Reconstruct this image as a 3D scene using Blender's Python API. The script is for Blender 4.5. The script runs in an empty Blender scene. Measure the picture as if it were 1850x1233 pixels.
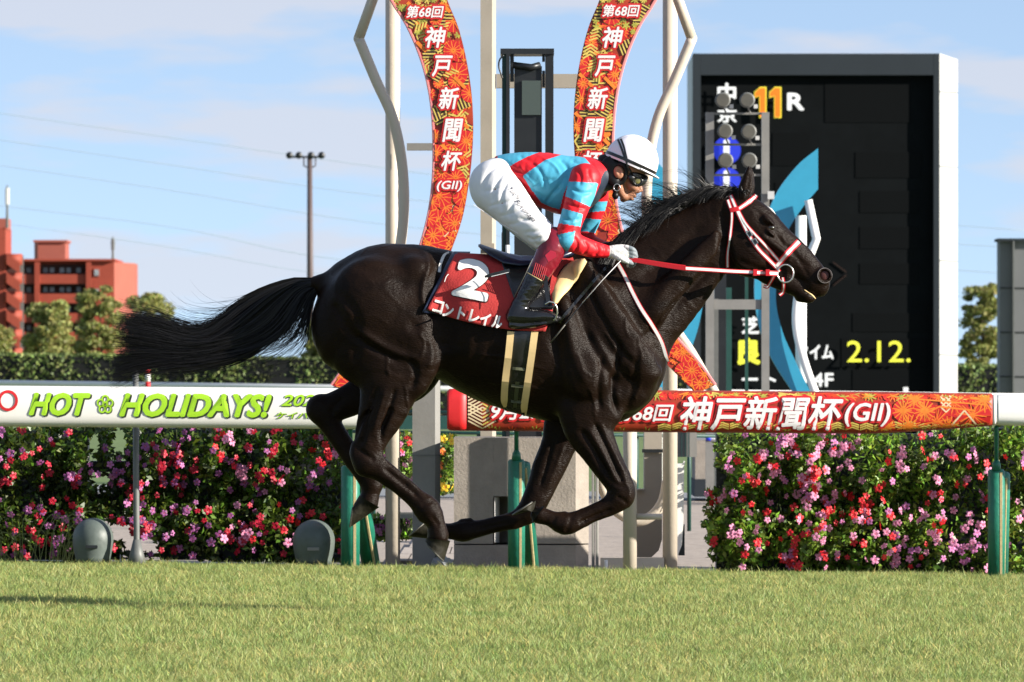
import bpy, math, random
import numpy as np
from mathutils import Vector
from mathutils.bvhtree import BVHTree

# ---------------------------------------------------------------- camera, sky, sun
FP = 11700.0            # focal length in photo pixels (photo 1850 wide)
CX, HY, CH = 925.0, 690.0, 1.1
HD = 30.0               # distance of the horse
scene = bpy.context.scene
COL = scene.collection
cam = bpy.data.cameras.new('camera'); camo = bpy.data.objects.new('camera', cam); COL.objects.link(camo)
camo.location = (0, 0, CH); camo.rotation_euler = (math.radians(90), 0, 0)
cam.sensor_width = 36.0; cam.lens = 36.0*FP/1850.0; cam.shift_y = 73.5/1850.0
cam.clip_start = 0.5; cam.clip_end = 6000
cam.dof.use_dof = True; cam.dof.focus_distance = HD-0.15; cam.dof.aperture_fstop = 15
scene.camera = camo

SUN_EL, SUN_AZ = 19.0, 70.0    # azimuth from the view axis' back side towards the right
sx = math.sin(math.radians(SUN_AZ))*math.cos(math.radians(SUN_EL))
sy = -math.cos(math.radians(SUN_AZ))*math.cos(math.radians(SUN_EL))
sz = math.sin(math.radians(SUN_EL))
sd = bpy.data.lights.new('sun', 'SUN'); sd.energy = 5.0; sd.angle = math.radians(0.5); sd.color = (1.0, 0.93, 0.82)
so = bpy.data.objects.new('sun', sd); COL.objects.link(so)
so.rotation_euler = Vector((sx, sy, sz)).to_track_quat('Z', 'Y').to_euler(); so.location = (20, -10, 20)

world = bpy.data.worlds.new("World"); scene.world = world; world.use_nodes = True
nt = world.node_tree; N = nt.nodes; L = nt.links
for n in list(N): N.remove(n)
wo = N.new('ShaderNodeOutputWorld'); bg = N.new('ShaderNodeBackground'); bg.inputs[1].default_value = 0.10
sky = N.new('ShaderNodeTexSky'); sky.sky_type = 'NISHITA'; sky.sun_disc = False
sky.sun_elevation = math.radians(SUN_EL); sky.sun_rotation = math.radians(180-SUN_AZ)
sky.altitude = 0; sky.air_density = 1.0; sky.dust_density = 0.3; sky.ozone_density = 1.6
tc = N.new('ShaderNodeTexCoord')
# the air close to the horizon is clear blue: look the sky colour up a little above the true direction
mp = N.new('ShaderNodeVectorMath'); mp.operation = 'ADD'; mp.inputs[1].default_value = (0, 0, 0.10)
L.new(tc.outputs['Generated'], mp.inputs[0])
sc3 = N.new('ShaderNodeVectorMath'); sc3.operation = 'MULTIPLY'; sc3.inputs[1].default_value = (1, 1, 1.9)
L.new(mp.outputs[0], sc3.inputs[0]); 
nm = N.new('ShaderNodeVectorMath'); nm.operation = 'NORMALIZE'; L.new(sc3.outputs[0], nm.inputs[0]); L.new(nm.outputs[0], sky.inputs[0])
tint = N.new('ShaderNodeMixRGB'); tint.blend_type = 'MULTIPLY'; tint.inputs[0].default_value = 1.0
tint.inputs[2].default_value = (1.36, 1.20, 1.13, 1); L.new(sky.outputs[0], tint.inputs[1])
# clouds: stretched noise on the direction
cm = N.new('ShaderNodeMapping'); cm.inputs['Scale'].default_value = (13, 13, 62); cm.inputs['Location'].default_value = (3.05, 0.0, 0.72)
L.new(tc.outputs['Generated'], cm.inputs[0])
cn = N.new('ShaderNodeTexNoise'); cn.inputs['Scale'].default_value = 1.0; cn.inputs['Detail'].default_value = 5; cn.inputs['Roughness'].default_value = 0.5
L.new(cm.outputs[0], cn.inputs[0])
cr = N.new('ShaderNodeValToRGB'); cr.color_ramp.elements[0].position = 0.505; cr.color_ramp.elements[1].position = 0.58
cr.color_ramp.elements[0].color = (0, 0, 0, 1); cr.color_ramp.elements[1].color = (0.7, 0.7, 0.7, 1)
L.new(cn.outputs[0], cr.inputs[0])
cmx = N.new('ShaderNodeMixRGB'); L.new(cr.outputs[0], cmx.inputs[0]); L.new(tint.outputs[0], cmx.inputs[1]); cmx.inputs[2].default_value = (3.3, 3.35, 3.7, 1)
L.new(cmx.outputs[0], bg.inputs[0]); L.new(bg.outputs[0], wo.inputs[0])

scene.view_settings.view_transform = 'Standard'
try: scene.view_settings.look = 'None'
except Exception: pass
scene.view_settings.gamma = 1.0; scene.view_settings.use_curve_mapping = False
scene.view_settings.exposure = 1.15

# ---------------------------------------------------------------- helpers
def at(px, py, Y):
    return Vector(((px-CX)*Y/FP, Y, CH-(py-HY)*Y/FP))
def atx(px, Y): return (px-CX)*Y/FP
SLOPE = 0.0134
def gz(X): return -SLOPE*X

def tag(o, label=None, cat=None, group=None, kind=None):
    if label: o['label'] = label
    if cat: o['category'] = cat
    if group: o['group'] = group
    if kind: o['kind'] = kind
    return o
def empty(name, loc, label, cat, group=None):
    o = bpy.data.objects.new(name, None); COL.objects.link(o); o.location = loc
    o.empty_display_size = 0.2
    return tag(o, label, cat, group)
def adopt(o, parent):
    if parent is not None:
        o.parent = parent
        o.matrix_parent_inverse.identity()
        o.location = Vector(o.location)-wloc(parent)
def wloc(o):
    v = Vector(o.location)
    while o.parent: o = o.parent; v += Vector(o.location)
    return v
def mesh_obj(name, verts, faces, mats, parent=None, smooth=False, midx=None, shift=None):
    me = bpy.data.meshes.new(name)
    verts = np.asarray(verts, dtype=float).reshape(-1, 3)
    base = wloc(parent) if parent is not None else Vector((0, 0, 0))
    verts = verts-np.array(base)
    if isinstance(faces, np.ndarray):
        nf, k = faces.shape
        me.vertices.add(len(verts)); me.vertices.foreach_set('co', verts.astype(np.float32).ravel())
        me.loops.add(nf*k); me.loops.foreach_set('vertex_index', faces.astype(np.int32).ravel())
        me.polygons.add(nf); me.polygons.foreach_set('loop_start', np.arange(0, nf*k, k, dtype=np.int32))
        me.update(calc_edges=True)
    else:
        me.from_pydata([tuple(v) for v in verts], [], [list(f) for f in faces])
    for m in (mats if isinstance(mats, (list, tuple)) else [mats]): me.materials.append(m)
    if midx is not None: me.polygons.foreach_set('material_index', np.asarray(midx, dtype=np.int32))
    if smooth: me.polygons.foreach_set('use_smooth', np.ones(len(me.polygons), dtype=bool))
    me.validate(); me.update()
    o = bpy.data.objects.new(name, me); COL.objects.link(o)
    if parent is not None: o.parent = parent
    return o

class MB:
    """collects shapes for one mesh"""
    def __init__(s): s.v = []; s.f = []; s.m = []; s.cur = 0
    def add(s, vs, fs):
        b = len(s.v); s.v += [tuple(v) for v in vs]; s.f += [[b+i for i in f] for f in fs]; s.m += [s.cur]*len(fs); return s
    def box(s, x0, x1, y0, y1, z0, z1):
        vs = [(x, y, z) for z in (z0, z1) for y in (y0, y1) for x in (x0, x1)]
        return s.add(vs, [(0, 2, 3, 1), (4, 5, 7, 6), (0, 1, 5, 4), (2, 6, 7, 3), (0, 4, 6, 2), (1, 3, 7, 5)])
    def pbox(s, px0, px1, py0, py1, Y, d=0.1, bev=0.0):
        a = at(px0, py1, Y); b = at(px1, py0, Y)
        return s.box(a.x, b.x, Y, Y+d, a.z, b.z)
    def tube(s, path, r, seg=12, ry=None, cap=True):
        path = [Vector(p) for p in path]; n = len(path)
        r = list(r) if hasattr(r, '__len__') else [r]*n
        ry = r if ry is None else (list(ry) if hasattr(ry, '__len__') else [ry]*n)
        vs = []; fs = []
        ax = Vector((0, 1, 0))
        tt = (path[-1]-path[0])
        if tt.length > 0 and abs(tt.normalized().y) > 0.8: ax = Vector((0, 0, 1))
        for i, p in enumerate(path):
            t = (path[min(i+1, n-1)]-path[max(i-1, 0)]).normalized()
            nn = t.cross(ax)
            nn = nn.normalized() if nn.length > 1e-6 else Vector((1, 0, 0))
            bb = nn.cross(t).normalized()
            for k in range(seg):
                a = 2*math.pi*k/seg
                vs.append(p+nn*(math.cos(a)*r[i])+bb*(math.sin(a)*ry[i]))
        for i in range(n-1):
            for k in range(seg):
                k2 = (k+1) % seg
                fs.append((i*seg+k, i*seg+k2, (i+1)*seg+k2, (i+1)*seg+k))
        if cap:
            fs.append(tuple(range(seg))[::-1]); fs.append(tuple((n-1)*seg+k for k in range(seg)))
        return s.add(vs, fs)
    def prism(s, poly, y0, y1):
        """poly in x,z"""
        n = len(poly)
        vs = [(x, y0, z) for x, z in poly]+[(x, y1, z) for x, z in poly]
        fs = [tuple(range(n)), tuple(range(n, 2*n))[::-1]]+[(i, i+n, (i+1) % n+n, (i+1) % n) for i in range(n)]
        return s.add(vs, fs)
    def vprism(s, foot, z0, z1):
        """foot in x,y counter-clockwise or not"""
        n = len(foot)
        vs = [(x, y, z0) for x, y in foot]+[(x, y, z1) for x, y in foot]
        fs = [tuple(range(n))[::-1], tuple(range(n, 2*n))]+[(i, (i+1) % n, (i+1) % n+n, i+n) for i in range(n)]
        return s.add(vs, fs)
    def ball(s, c, rx, ry=None, rz=None, seg=16, rings=10):
        ry = ry or rx; rz = rz or rx
        vs = []; fs = []
        for i in range(rings+1):
            th = math.pi*i/rings
            for k in range(seg):
                a = 2*math.pi*k/seg
                vs.append((c[0]+rx*math.sin(th)*math.cos(a), c[1]+ry*math.sin(th)*math.sin(a), c[2]+rz*math.cos(th)))
        for i in range(rings):
            for k in range(seg):
                fs.append((i*seg+k, (i+1)*seg+k, (i+1)*seg+(k+1) % seg, i*seg+(k+1) % seg))
        return s.add(vs, fs)
    def build(s, name, mats, parent=None, smooth=False):
        ml = mats if isinstance(mats, (list, tuple)) else [mats]
        o = mesh_obj(name, s.v, s.f, ml, parent, smooth, s.m if len(ml) > 1 else None)
        return o
def bevel(o, w, seg=2):
    m = o.modifiers.new('bevel', 'BEVEL'); m.width = w; m.segments = seg; m.limit_method = 'ANGLE'; m.angle_limit = math.radians(35)
    return o

def srgb(r, g, b):
    f = lambda c: (c/12.92 if c <= 0.04045 else ((c+0.055)/1.055)**2.4)
    return (f(r/255), f(g/255), f(b/255), 1)
def mat(name, c, rough=0.5, var=0.0, vscale=8.0, bump=0.0, bscale=40.0, spec=0.5, metal=0.0, coat=0.0, sheen=0.0, emit=None, es=1.0, attr=False, trans=0.0, stretch=None, c2=None):
    m = bpy.data.materials.new(name); m.use_nodes = True; t = m.node_tree; b = t.nodes['Principled BSDF']
    if len(c) == 3: c = (*c, 1)
    b.inputs['Base Color'].default_value = c; b.inputs['Roughness'].default_value = rough
    b.inputs['Specular IOR Level'].default_value = spec; b.inputs['Metallic'].default_value = metal
    b.inputs['Coat Weight'].default_value = coat
    if sheen: b.inputs['Sheen Weight'].default_value = sheen
    co = t.nodes.new('ShaderNodeTexCoord'); src = co.outputs['Object']
    if stretch:
        mp = t.nodes.new('ShaderNodeMapping'); mp.inputs['Scale'].default_value = stretch; t.links.new(src, mp.inputs[0]); src = mp.outputs[0]
    if var or c2:
        nz = t.nodes.new('ShaderNodeTexNoise'); nz.inputs['Scale'].default_value = vscale; nz.inputs['Detail'].default_value = 5
        nz.inputs['Roughness'].default_value = 0.65
        t.links.new(src, nz.inputs[0])
        rp = t.nodes.new('ShaderNodeValToRGB'); rp.color_ramp.elements[0].position = 0.3; rp.color_ramp.elements[1].position = 0.7
        if c2: rp.color_ramp.elements[0].color = c; rp.color_ramp.elements[1].color = c2 if len(c2) == 4 else (*c2, 1)
        else:
            rp.color_ramp.elements[0].color = tuple(max(0, x*(1-var)) for x in c[:3])+(1,)
            rp.color_ramp.elements[1].color = tuple(min(1, x*(1+var)) for x in c[:3])+(1,)
        t.links.new(nz.outputs[0], rp.inputs[0]); t.links.new(rp.outputs[0], b.inputs['Base Color'])
    if attr:
        at_ = t.nodes.new('ShaderNodeAttribute'); at_.attribute_name = 'tone'
        mx = t.nodes.new('ShaderNodeMixRGB'); mx.blend_type = 'MULTIPLY'; mx.inputs[0].default_value = 1
        if b.inputs['Base Color'].is_linked:
            t.links.new(b.inputs['Base Color'].links[0].from_socket, mx.inputs[1])
        else: mx.inputs[1].default_value = c
        t.links.new(at_.outputs['Color'], mx.inputs[2]); t.links.new(mx.outputs[0], b.inputs['Base Color'])
    if bump:
        nz = t.nodes.new('ShaderNodeTexNoise'); nz.inputs['Scale'].default_value = bscale; nz.inputs['Detail'].default_value = 4
        t.links.new(src, nz.inputs[0])
        bp = t.nodes.new('ShaderNodeBump'); bp.inputs['Strength'].default_value = bump; bp.inputs['Distance'].default_value = 0.01
        t.links.new(nz.outputs[0], bp.inputs['Height']); t.links.new(bp.outputs[0], b.inputs['Normal'])
    if emit:
        b.inputs['Emission Color'].default_value = emit if len(emit) == 4 else (*emit, 1); b.inputs['Emission Strength'].default_value = es
    if trans:
        tr = t.nodes.new('ShaderNodeBsdfTranslucent'); 
        if b.inputs['Base Color'].is_linked: t.links.new(b.inputs['Base Color'].links[0].from_socket, tr.inputs[0])
        else: tr.inputs[0].default_value = c
        ms = t.nodes.new('ShaderNodeMixShader'); ms.inputs[0].default_value = trans
        t.links.new(b.outputs[0], ms.inputs[1]); t.links.new(tr.outputs[0], ms.inputs[2])
        t.links.new(ms.outputs[0], t.nodes['Material Output'].inputs['Surface'])
    return m
def add_tone(o, cols_per_face):
    me = o.data; a = me.color_attributes.new('tone', 'FLOAT_COLOR', 'CORNER')
    k = len(me.loops)//len(me.polygons)
    c = np.repeat(np.asarray(cols_per_face, dtype=np.float32), k, axis=0)
    c = np.concatenate([c, np.ones((len(c), 1), np.float32)], axis=1)
    a.data.foreach_set('color', c.ravel())

def catmull(pts, n=6):
    P = np.asarray(pts, float)
    if len(P) < 3:
        return np.array([P[0]+(P[-1]-P[0])*i/n for i in range(n+1)])
    Q = np.vstack([2*P[0]-P[1], P, 2*P[-1]-P[-2]]); out = []
    for i in range(1, len(Q)-2):
        p0, p1, p2, p3 = Q[i-1], Q[i], Q[i+1], Q[i+2]
        for j in range(n):
            t = j/n
            out.append(0.5*((2*p1)+(-p0+p2)*t+(2*p0-5*p1+4*p2-p3)*t*t+(-p0+3*p1-3*p2+p3)*t**3))
    out.append(P[-1]); return np.array(out)

# text as flat meshes (u right, v up), centred
def text2d(body, size=1.0, offset=0.0, shear=0.0, res=3):
    c = bpy.data.curves.new('t', 'FONT'); c.body = body; c.size = size; c.offset = offset*size; c.shear = shear
    c.resolution_u = res; c.fill_mode = 'FRONT'
    o = bpy.data.objects.new('t', c); COL.objects.link(o)
    bpy.context.view_layer.update()
    dg = bpy.context.evaluated_depsgraph_get()
    me = bpy.data.meshes.new_from_object(o.evaluated_get(dg))
    me.calc_loop_triangles()
    v = np.array([tuple(x.co) for x in me.vertices])[:, :2] if len(me.vertices) else np.zeros((0, 2))
    f = [tuple(t.vertices) for t in me.loop_triangles]
    bpy.data.objects.remove(o); bpy.data.curves.remove(c); bpy.data.meshes.remove(me)
    return v, f
def fit_text(body, px0, px1, py0, py1, offset=0.0, shear=0.0, rim=0.0):
    """text vertices in photo pixels filling the given box; rim adds an outline layer in same frame"""
    v, f = text2d(body, 1.0, 0.0, shear)
    lo = v.min(0); hi = v.max(0)
    s = np.array([(px1-px0)/(hi[0]-lo[0]), (py1-py0)/(hi[1]-lo[1])])
    out = []
    for off in ([offset] if not rim else [offset, offset+rim]):
        w, g = (v, f) if off == 0 else text2d(body, 1.0, off, shear)
        q = (w-lo)*s
        out.append((np.stack([px0+q[:, 0], py1-q[:, 1]], 1), g))
    return out

# ---------------------------------------------------------------- signed-distance modelling
class Field:
    def __init__(s, x0, x1, y0, y1, z0, z1, h):
        s.h = h; s.o = np.array([x0, y0, z0])
        s.n = tuple(int(math.ceil((b-a)/h))+1 for a, b in ((x0, x1), (y0, y1), (z0, z1)))
        s.F = np.full(s.n, 0.5, np.float32)
        s.ax = [s.o[i]+h*np.arange(s.n[i], dtype=np.float32) for i in range(3)]
    def sub(s, lo, hi):
        i0 = [max(0, int((lo[i]-s.o[i])/s.h)) for i in range(3)]
        i1 = [min(s.n[i], int((hi[i]-s.o[i])/s.h)+2) for i in range(3)]
        return tuple(slice(a, max(a, b)) for a, b in zip(i0, i1))
    def merge(s, sl, D, k, op):
        A = s.F[sl]
        if op == 'add':
            hh = np.clip(0.5+0.5*(A-D)/k, 0, 1); s.F[sl] = A*(1-hh)+D*hh-k*hh*(1-hh)
        else:
            hh = np.clip(0.5-0.5*(A+D)/k, 0, 1); s.F[sl] = A*(1-hh)-D*hh+k*hh*(1-hh)
    def chain(s, st, k=0.02, op='add', res=3):
        """st rows: x, z, r, yratio, y"""
        S = catmull(st, res) if len(st) > 2 and res > 1 else np.asarray(st, float)
        pad = (S[:, 2]*np.maximum(1, S[:, 3])).max()+k*2+s.h*2
        lo = (S[:, 0].min()-pad, S[:, 4].min()-pad, S[:, 1].min()-pad); hi = (S[:, 0].max()+pad, S[:, 4].max()+pad, S[:, 1].max()+pad)
        sl = s.sub(lo, hi)
        shp = tuple(x.stop-x.start for x in sl)
        if min(shp) <= 0: return
        D = np.full(shp, 0.5, np.float32)
        for a, b in zip(S[:-1], S[1:]):
            pr = max(a[2]*max(1, a[3]), b[2]*max(1, b[3]))+k*2+s.h*3
            l2 = (min(a[0], b[0])-pr, min(a[4], b[4])-pr, min(a[1], b[1])-pr); h2 = (max(a[0], b[0])+pr, max(a[4], b[4])+pr, max(a[1], b[1])+pr)
            q = s.sub(l2, h2)
            q = tuple(slice(max(u.start, w.start), min(u.stop, w.stop)) for u, w in zip(q, sl))
            if any(u.stop <= u.start for u in q): continue
            X = s.ax[0][q[0]][:, None, None]; Y = s.ax[1][q[1]][None, :, None]; Z = s.ax[2][q[2]][None, None, :]
            rm = 0.5*(a[3]+b[3]); d = np.array([b[0]-a[0], (b[4]-a[4])/rm, b[1]-a[1]]); dd = max(1e-9, float(d@d))
            t = np.clip(((X-a[0])*d[0]+(Y-a[4])/rm*d[1]+(Z-a[1])*d[2])/dd, 0, 1)
            r = a[2]+(b[2]-a[2])*t; ra = a[3]+(b[3]-a[3])*t
            dist = np.sqrt((X-a[0]-(b[0]-a[0])*t)**2+((Y-a[4]-(b[4]-a[4])*t)/ra)**2+(Z-a[1]-(b[1]-a[1])*t)**2)-r
            dist = dist*np.minimum(1, ra)
            loc = tuple(slice(u.start-w.start, u.stop-w.start) for u, w in zip(q, sl))
            D[loc] = np.minimum(D[loc], dist)
        s.merge(sl, D, k, op)
    def ell(s, c, r, ang=0.0, k=0.02, op='add'):
        """c=(x,z,y) r=(rx,rz,ry) ang in xz-plane"""
        m = max(r)+2*k+2*s.h
        sl = s.sub((c[0]-m, c[2]-m, c[1]-m), (c[0]+m, c[2]+m, c[1]+m))
        if any(u.stop <= u.start for u in sl): return
        X = s.ax[0][sl[0]][:, None, None]-c[0]; Y = s.ax[1][sl[1]][None, :, None]-c[2]; Z = s.ax[2][sl[2]][None, None, :]-c[1]
        ca, sa = math.cos(ang), math.sin(ang)
        u = X*ca+Z*sa; w = -X*sa+Z*ca
        g = np.sqrt((u/r[0])**2+(w/r[1])**2+(Y/r[2])**2)
        g2 = np.sqrt((u/r[0]**2)**2+(w/r[1]**2)**2+(Y/r[2]**2)**2)+1e-6
        s.merge(sl, g*(g-1)/g2, k, op)
    def mesh(s):
        F = s.F; S = F < 0
        c = [F[i:F.shape[0]-1+i, j:F.shape[1]-1+j, k:F.shape[2]-1+k] for i in (0, 1) for j in (0, 1) for k in (0, 1)]
        cnt = sum((x < 0).astype(np.int8) for x in c)
        act = (cnt > 0) & (cnt < 8)
        I = np.argwhere(act); idx = -np.ones(act.shape, np.int32); idx[act] = np.arange(len(I))
        cv = np.stack([x[act] for x in c], 1)
        offs = np.array([(i, j, k) for i in (0, 1) for j in (0, 1) for k in (0, 1)], float)
        E = [(a, b) for a in range(8) for b in range(a+1, 8) if abs(offs[a]-offs[b]).sum() == 1]
        acc = np.zeros((len(I), 3)); n = np.zeros(len(I))
        for a, b in E:
            va, vb = cv[:, a], cv[:, b]; m = (va < 0) != (vb < 0)
            t = np.where(m, va/np.where(m, va-vb, 1), 0)
            acc += np.where(m[:, None], offs[a]+(offs[b]-offs[a])*t[:, None], 0); n += m
        V = (I+acc/n[:, None])*s.h+s.o
        Q = []
        for ax in range(3):
            a = [slice(None)]*3; b = [slice(None)]*3; a[ax] = slice(0, -1); b[ax] = slice(1, None)
            m = S[tuple(a)] != S[tuple(b)]
            P = np.argwhere(m); inside = S[tuple(a)][m]
            u, w = [(1, 2), (2, 0), (0, 1)][ax]
            ok = (P[:, u] > 0) & (P[:, w] > 0) & (P[:, u] < act.shape[u]) & (P[:, w] < act.shape[w]); P = P[ok]; inside = inside[ok]
            def g(du, dw):
                R = P.copy(); R[:, u] += du; R[:, w] += dw; return idx[R[:, 0], R[:, 1], R[:, 2]]
            q = np.stack([g(-1, -1), g(0, -1), g(0, 0), g(-1, 0)], 1)
            q[~inside] = q[~inside][:, ::-1]
            Q.append(q)
        return V, np.concatenate(Q)

PX = 1/390.0
def hx(px): return (px-CX)*PX
def hz(py): return CH-(py-HY)*PX
def ST(rows):
    """rows px,py,rpx,ratio,y(m) -> x,z,r,ratio,y"""
    return [(hx(a), hz(b), r*PX, q, y) for a, b, r, q, y in rows]
def sculpt(V, Nn, feats, side=0):
    """press grooves (negative depth) or raise ridges along px polylines; side -1 near only, 1 far only, 0 both"""
    px = V[:, 0]/PX+CX; py = HY-(V[:, 2]-CH)/PX; D = np.zeros(len(V))
    for pts, sg, dep, *sd in feats:
        P = catmull(pts, 5); s_ = sd[0] if sd else side
        m = (px > P[:, 0].min()-3*sg) & (px < P[:, 0].max()+3*sg) & (py > P[:, 1].min()-3*sg) & (py < P[:, 1].max()+3*sg)
        if s_: m &= (V[:, 1]*s_ > 0)
        if not m.any(): continue
        x, y = px[m], py[m]; best = np.full(len(x), 1e9); tb = np.zeros(len(x)); n = len(P)-1
        for i in range(n):
            a, b = P[i], P[i+1]; d = b-a; L2 = max(1e-9, d@d); t = np.clip(((x-a[0])*d[0]+(y-a[1])*d[1])/L2, 0, 1)
            q = (x-a[0]-d[0]*t)**2+(y-a[1]-d[1]*t)**2; u = q < best; best = np.where(u, q, best); tb = np.where(u, (i+t)/n, tb)
        fade = np.clip(np.minimum(tb, 1-tb)*6+0.15, 0, 1)
        D[m] += dep*np.exp(-best/sg**2)*fade*np.clip(np.abs(Nn[m, 1])*1.6, 0, 1)
    return V+Nn*D[:, None]
def relax(V, Q, it=1):
    V = V.copy()
    for _ in range(it):
        acc = np.zeros_like(V); n = np.zeros(len(V))
        for i in range(4):
            a = Q[:, i]; b = Q[:, (i+1) % 4]
            np.add.at(acc, a, V[b]); np.add.at(n, a, 1); np.add.at(acc, b, V[a]); np.add.at(n, b, 1)
        V = 0.5*V+0.5*acc/np.maximum(n, 1)[:, None]
    return V

# ---------------------------------------------------------------- materials
M = {}
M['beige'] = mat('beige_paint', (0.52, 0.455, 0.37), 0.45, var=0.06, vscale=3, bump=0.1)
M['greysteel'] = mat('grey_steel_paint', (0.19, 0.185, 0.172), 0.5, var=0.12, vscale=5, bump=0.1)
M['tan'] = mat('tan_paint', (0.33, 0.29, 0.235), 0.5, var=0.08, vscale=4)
M['white'] = mat('white_paint', (0.80, 0.79, 0.76), 0.35, var=0.03, vscale=6)
M['railwhite'] = mat('white_rail_plastic', (0.78, 0.76, 0.71), 0.4, var=0.03, vscale=5)
M['concrete'] = mat('concrete', (0.27, 0.235, 0.20), 0.85, var=0.16, vscale=7, bump=0.35, bscale=60)
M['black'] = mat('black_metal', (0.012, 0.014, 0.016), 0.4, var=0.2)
M['darkgreen'] = mat('dark_green_paint', (0.006, 0.05, 0.04), 0.5, var=0.15)
M['padgreen'] = mat('green_vinyl', (0.012, 0.15, 0.095), 0.42, var=0.18, vscale=12, bump=0.35, bscale=30)
M['seam'] = mat('tan_webbing', (0.42, 0.34, 0.17), 0.8, var=0.2, vscale=60)
M['teal'] = mat('teal_blue_panel', (0.03, 0.27, 0.42), 0.4, var=0.05)
M['grey'] = mat('mid_grey_metal', (0.12, 0.125, 0.12), 0.5, var=0.15)
M['boardframe'] = mat('board_frame_grey', (0.022, 0.028, 0.035), 0.7, spec=0.2, var=0.06, vscale=1)
M['boardblack'] = mat('board_matt_black', (0.004, 0.005, 0.0058), 0.9, var=0.2, vscale=1.5, spec=0.08)
M['module'] = mat('display_module_black', (0.0045, 0.0052, 0.0058), 0.9, spec=0.05)
M['boardwhite'] = mat('board_side_white', (0.50, 0.50, 0.49), 0.5, var=0.04)
M['ledwhite'] = mat('lit_white_display', (0.5, 0.5, 0.5), 0.5, emit=(0.8, 0.8, 0.8), es=0.3)
M['ledorange'] = mat('lit_orange_display', (0.5, 0.1, 0.0), 0.5, emit=(1.0, 0.22, 0.01), es=0.282)
M['ledyellow'] = mat('lit_yellow_display', (0.5, 0.5, 0.02), 0.5, emit=(0.85, 0.85, 0.09), es=0.28)
M['ledblue'] = mat('lit_blue_display', (0.01, 0.02, 0.3), 0.5, emit=(0.01, 0.03, 0.62), es=0.285)
M['leddim'] = mat('dim_orange_display', (0.03, 0.018, 0.015), 0.8, spec=0.1)
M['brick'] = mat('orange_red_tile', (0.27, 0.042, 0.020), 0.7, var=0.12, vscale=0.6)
M['brickpink'] = mat('pale_red_tile', (0.29, 0.078, 0.052), 0.7, var=0.08, vscale=0.5)  # paler copy of the brick, carrying the end wall's sunlight in its colour
M['recess'] = mat('dark_balcony', (0.05, 0.016, 0.012), 0.7, var=0.3, vscale=0.5)  # balcony shade put into a dark tile colour; frames and pipe share it
M['glass'] = mat('window_glass', (0.22, 0.25, 0.27), 0.15, var=0.3, vscale=0.4)
M['rust'] = mat('brown_pole_paint', (0.085, 0.058, 0.055), 0.6, var=0.1, vscale=0.5)
M['wire'] = mat('grey_wire', (0.33, 0.42, 0.48), 0.6)
M['lensglass'] = mat('lamp_glass', (0.085, 0.078, 0.06), 0.2, var=0.2, vscale=6)
M['leaf_far'] = mat('tree_leaves', (0.24, 0.26, 0.085), 0.6, attr=True, trans=0.3)
M['leaf_hedge'] = mat('hedge_leaves', (0.15, 0.20, 0.055), 0.6, attr=True, trans=0.2)
M['bark'] = mat('bark', (0.09, 0.06, 0.04), 0.9, var=0.3, vscale=3, bump=0.5)
M['leaf'] = mat('bright_leaves', (0.12, 0.23, 0.025), 0.42, attr=True, trans=0.3)
M['petal_pink'] = mat('pink_petals', (0.68, 0.26, 0.43), 0.55, trans=0.25)
M['petal_mauve'] = mat('mauve_petals', (0.52, 0.17, 0.40), 0.55, trans=0.25)
M['petal_red'] = mat('red_petals', (0.62, 0.012, 0.022), 0.5, trans=0.2)
M['petal_crimson'] = mat('crimson_petals', (0.42, 0.006, 0.03), 0.5, trans=0.2)
M['petal_yellow'] = mat('yellow_petals', (0.75, 0.5, 0.02), 0.55)
M['petal_orange'] = mat('orange_petals', (0.75, 0.16, 0.02), 0.55)
M['eye'] = mat('flower_centre', (0.55, 0.05, 0.12), 0.6)
M['stem'] = mat('stems', (0.05, 0.07, 0.025), 0.7)
M['dome'] = mat('grey_green_plastic', (0.085, 0.105, 0.095), 0.5, var=0.2, vscale=8, bump=0.15)
M['gravel'] = mat('gravel', (0.34, 0.285, 0.24), 0.95, var=0.22, vscale=9, bump=0.8, bscale=22)
M['asphalt'] = mat('asphalt_path', (0.20, 0.21, 0.22), 0.9, var=0.1, vscale=2)
M['farturf'] = mat('inner_turf', (0.10, 0.155, 0.035), 0.9, var=0.25, vscale=1.2)
M['soil'] = mat('turf_soil', (0.10, 0.13, 0.035), 0.95, var=0.3, vscale=10, bump=0.6)
M['paver'] = mat('paving_stone', (0.42, 0.36, 0.31), 0.9, var=0.12, vscale=6)
M['print_red'] = mat('print_red', (0.55, 0.012, 0.015), 0.5, var=0.05)
M['print_white'] = mat('print_white', (0.76, 0.72, 0.72), 0.5)
M['print_orange'] = mat('print_orange', (0.78, 0.20, 0.02), 0.5, var=0.25, vscale=20)
M['print_flame'] = mat('print_flame', (0.66, 0.055, 0.012), 0.5, var=0.2, vscale=20)
M['print_gold'] = mat('print_gold', (0.62, 0.47, 0.10), 0.5, var=0.25, vscale=25)
M['print_cream'] = mat('print_cream', (0.66, 0.52, 0.32), 0.5, var=0.15, vscale=25)
M['print_dark'] = mat('print_dark', (0.045, 0.012, 0.01), 0.5)
M['print_olive'] = mat('print_olive', (0.36, 0.33, 0.05), 0.5, var=0.4, vscale=40)
M['print_lime'] = mat('print_lime', (0.33, 0.60, 0.02), 0.45, var=0.06)
M['print_black'] = mat('print_black', (0.02, 0.03, 0.015), 0.5)
M['banner'] = mat('banner_base', (0.20, 0.012, 0.01), 0.5, vscale=7, c2=(0.46, 0.05, 0.012))
M['pinkedge'] = mat('pink_banner_edge', (0.68, 0.22, 0.22), 0.5)

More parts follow.
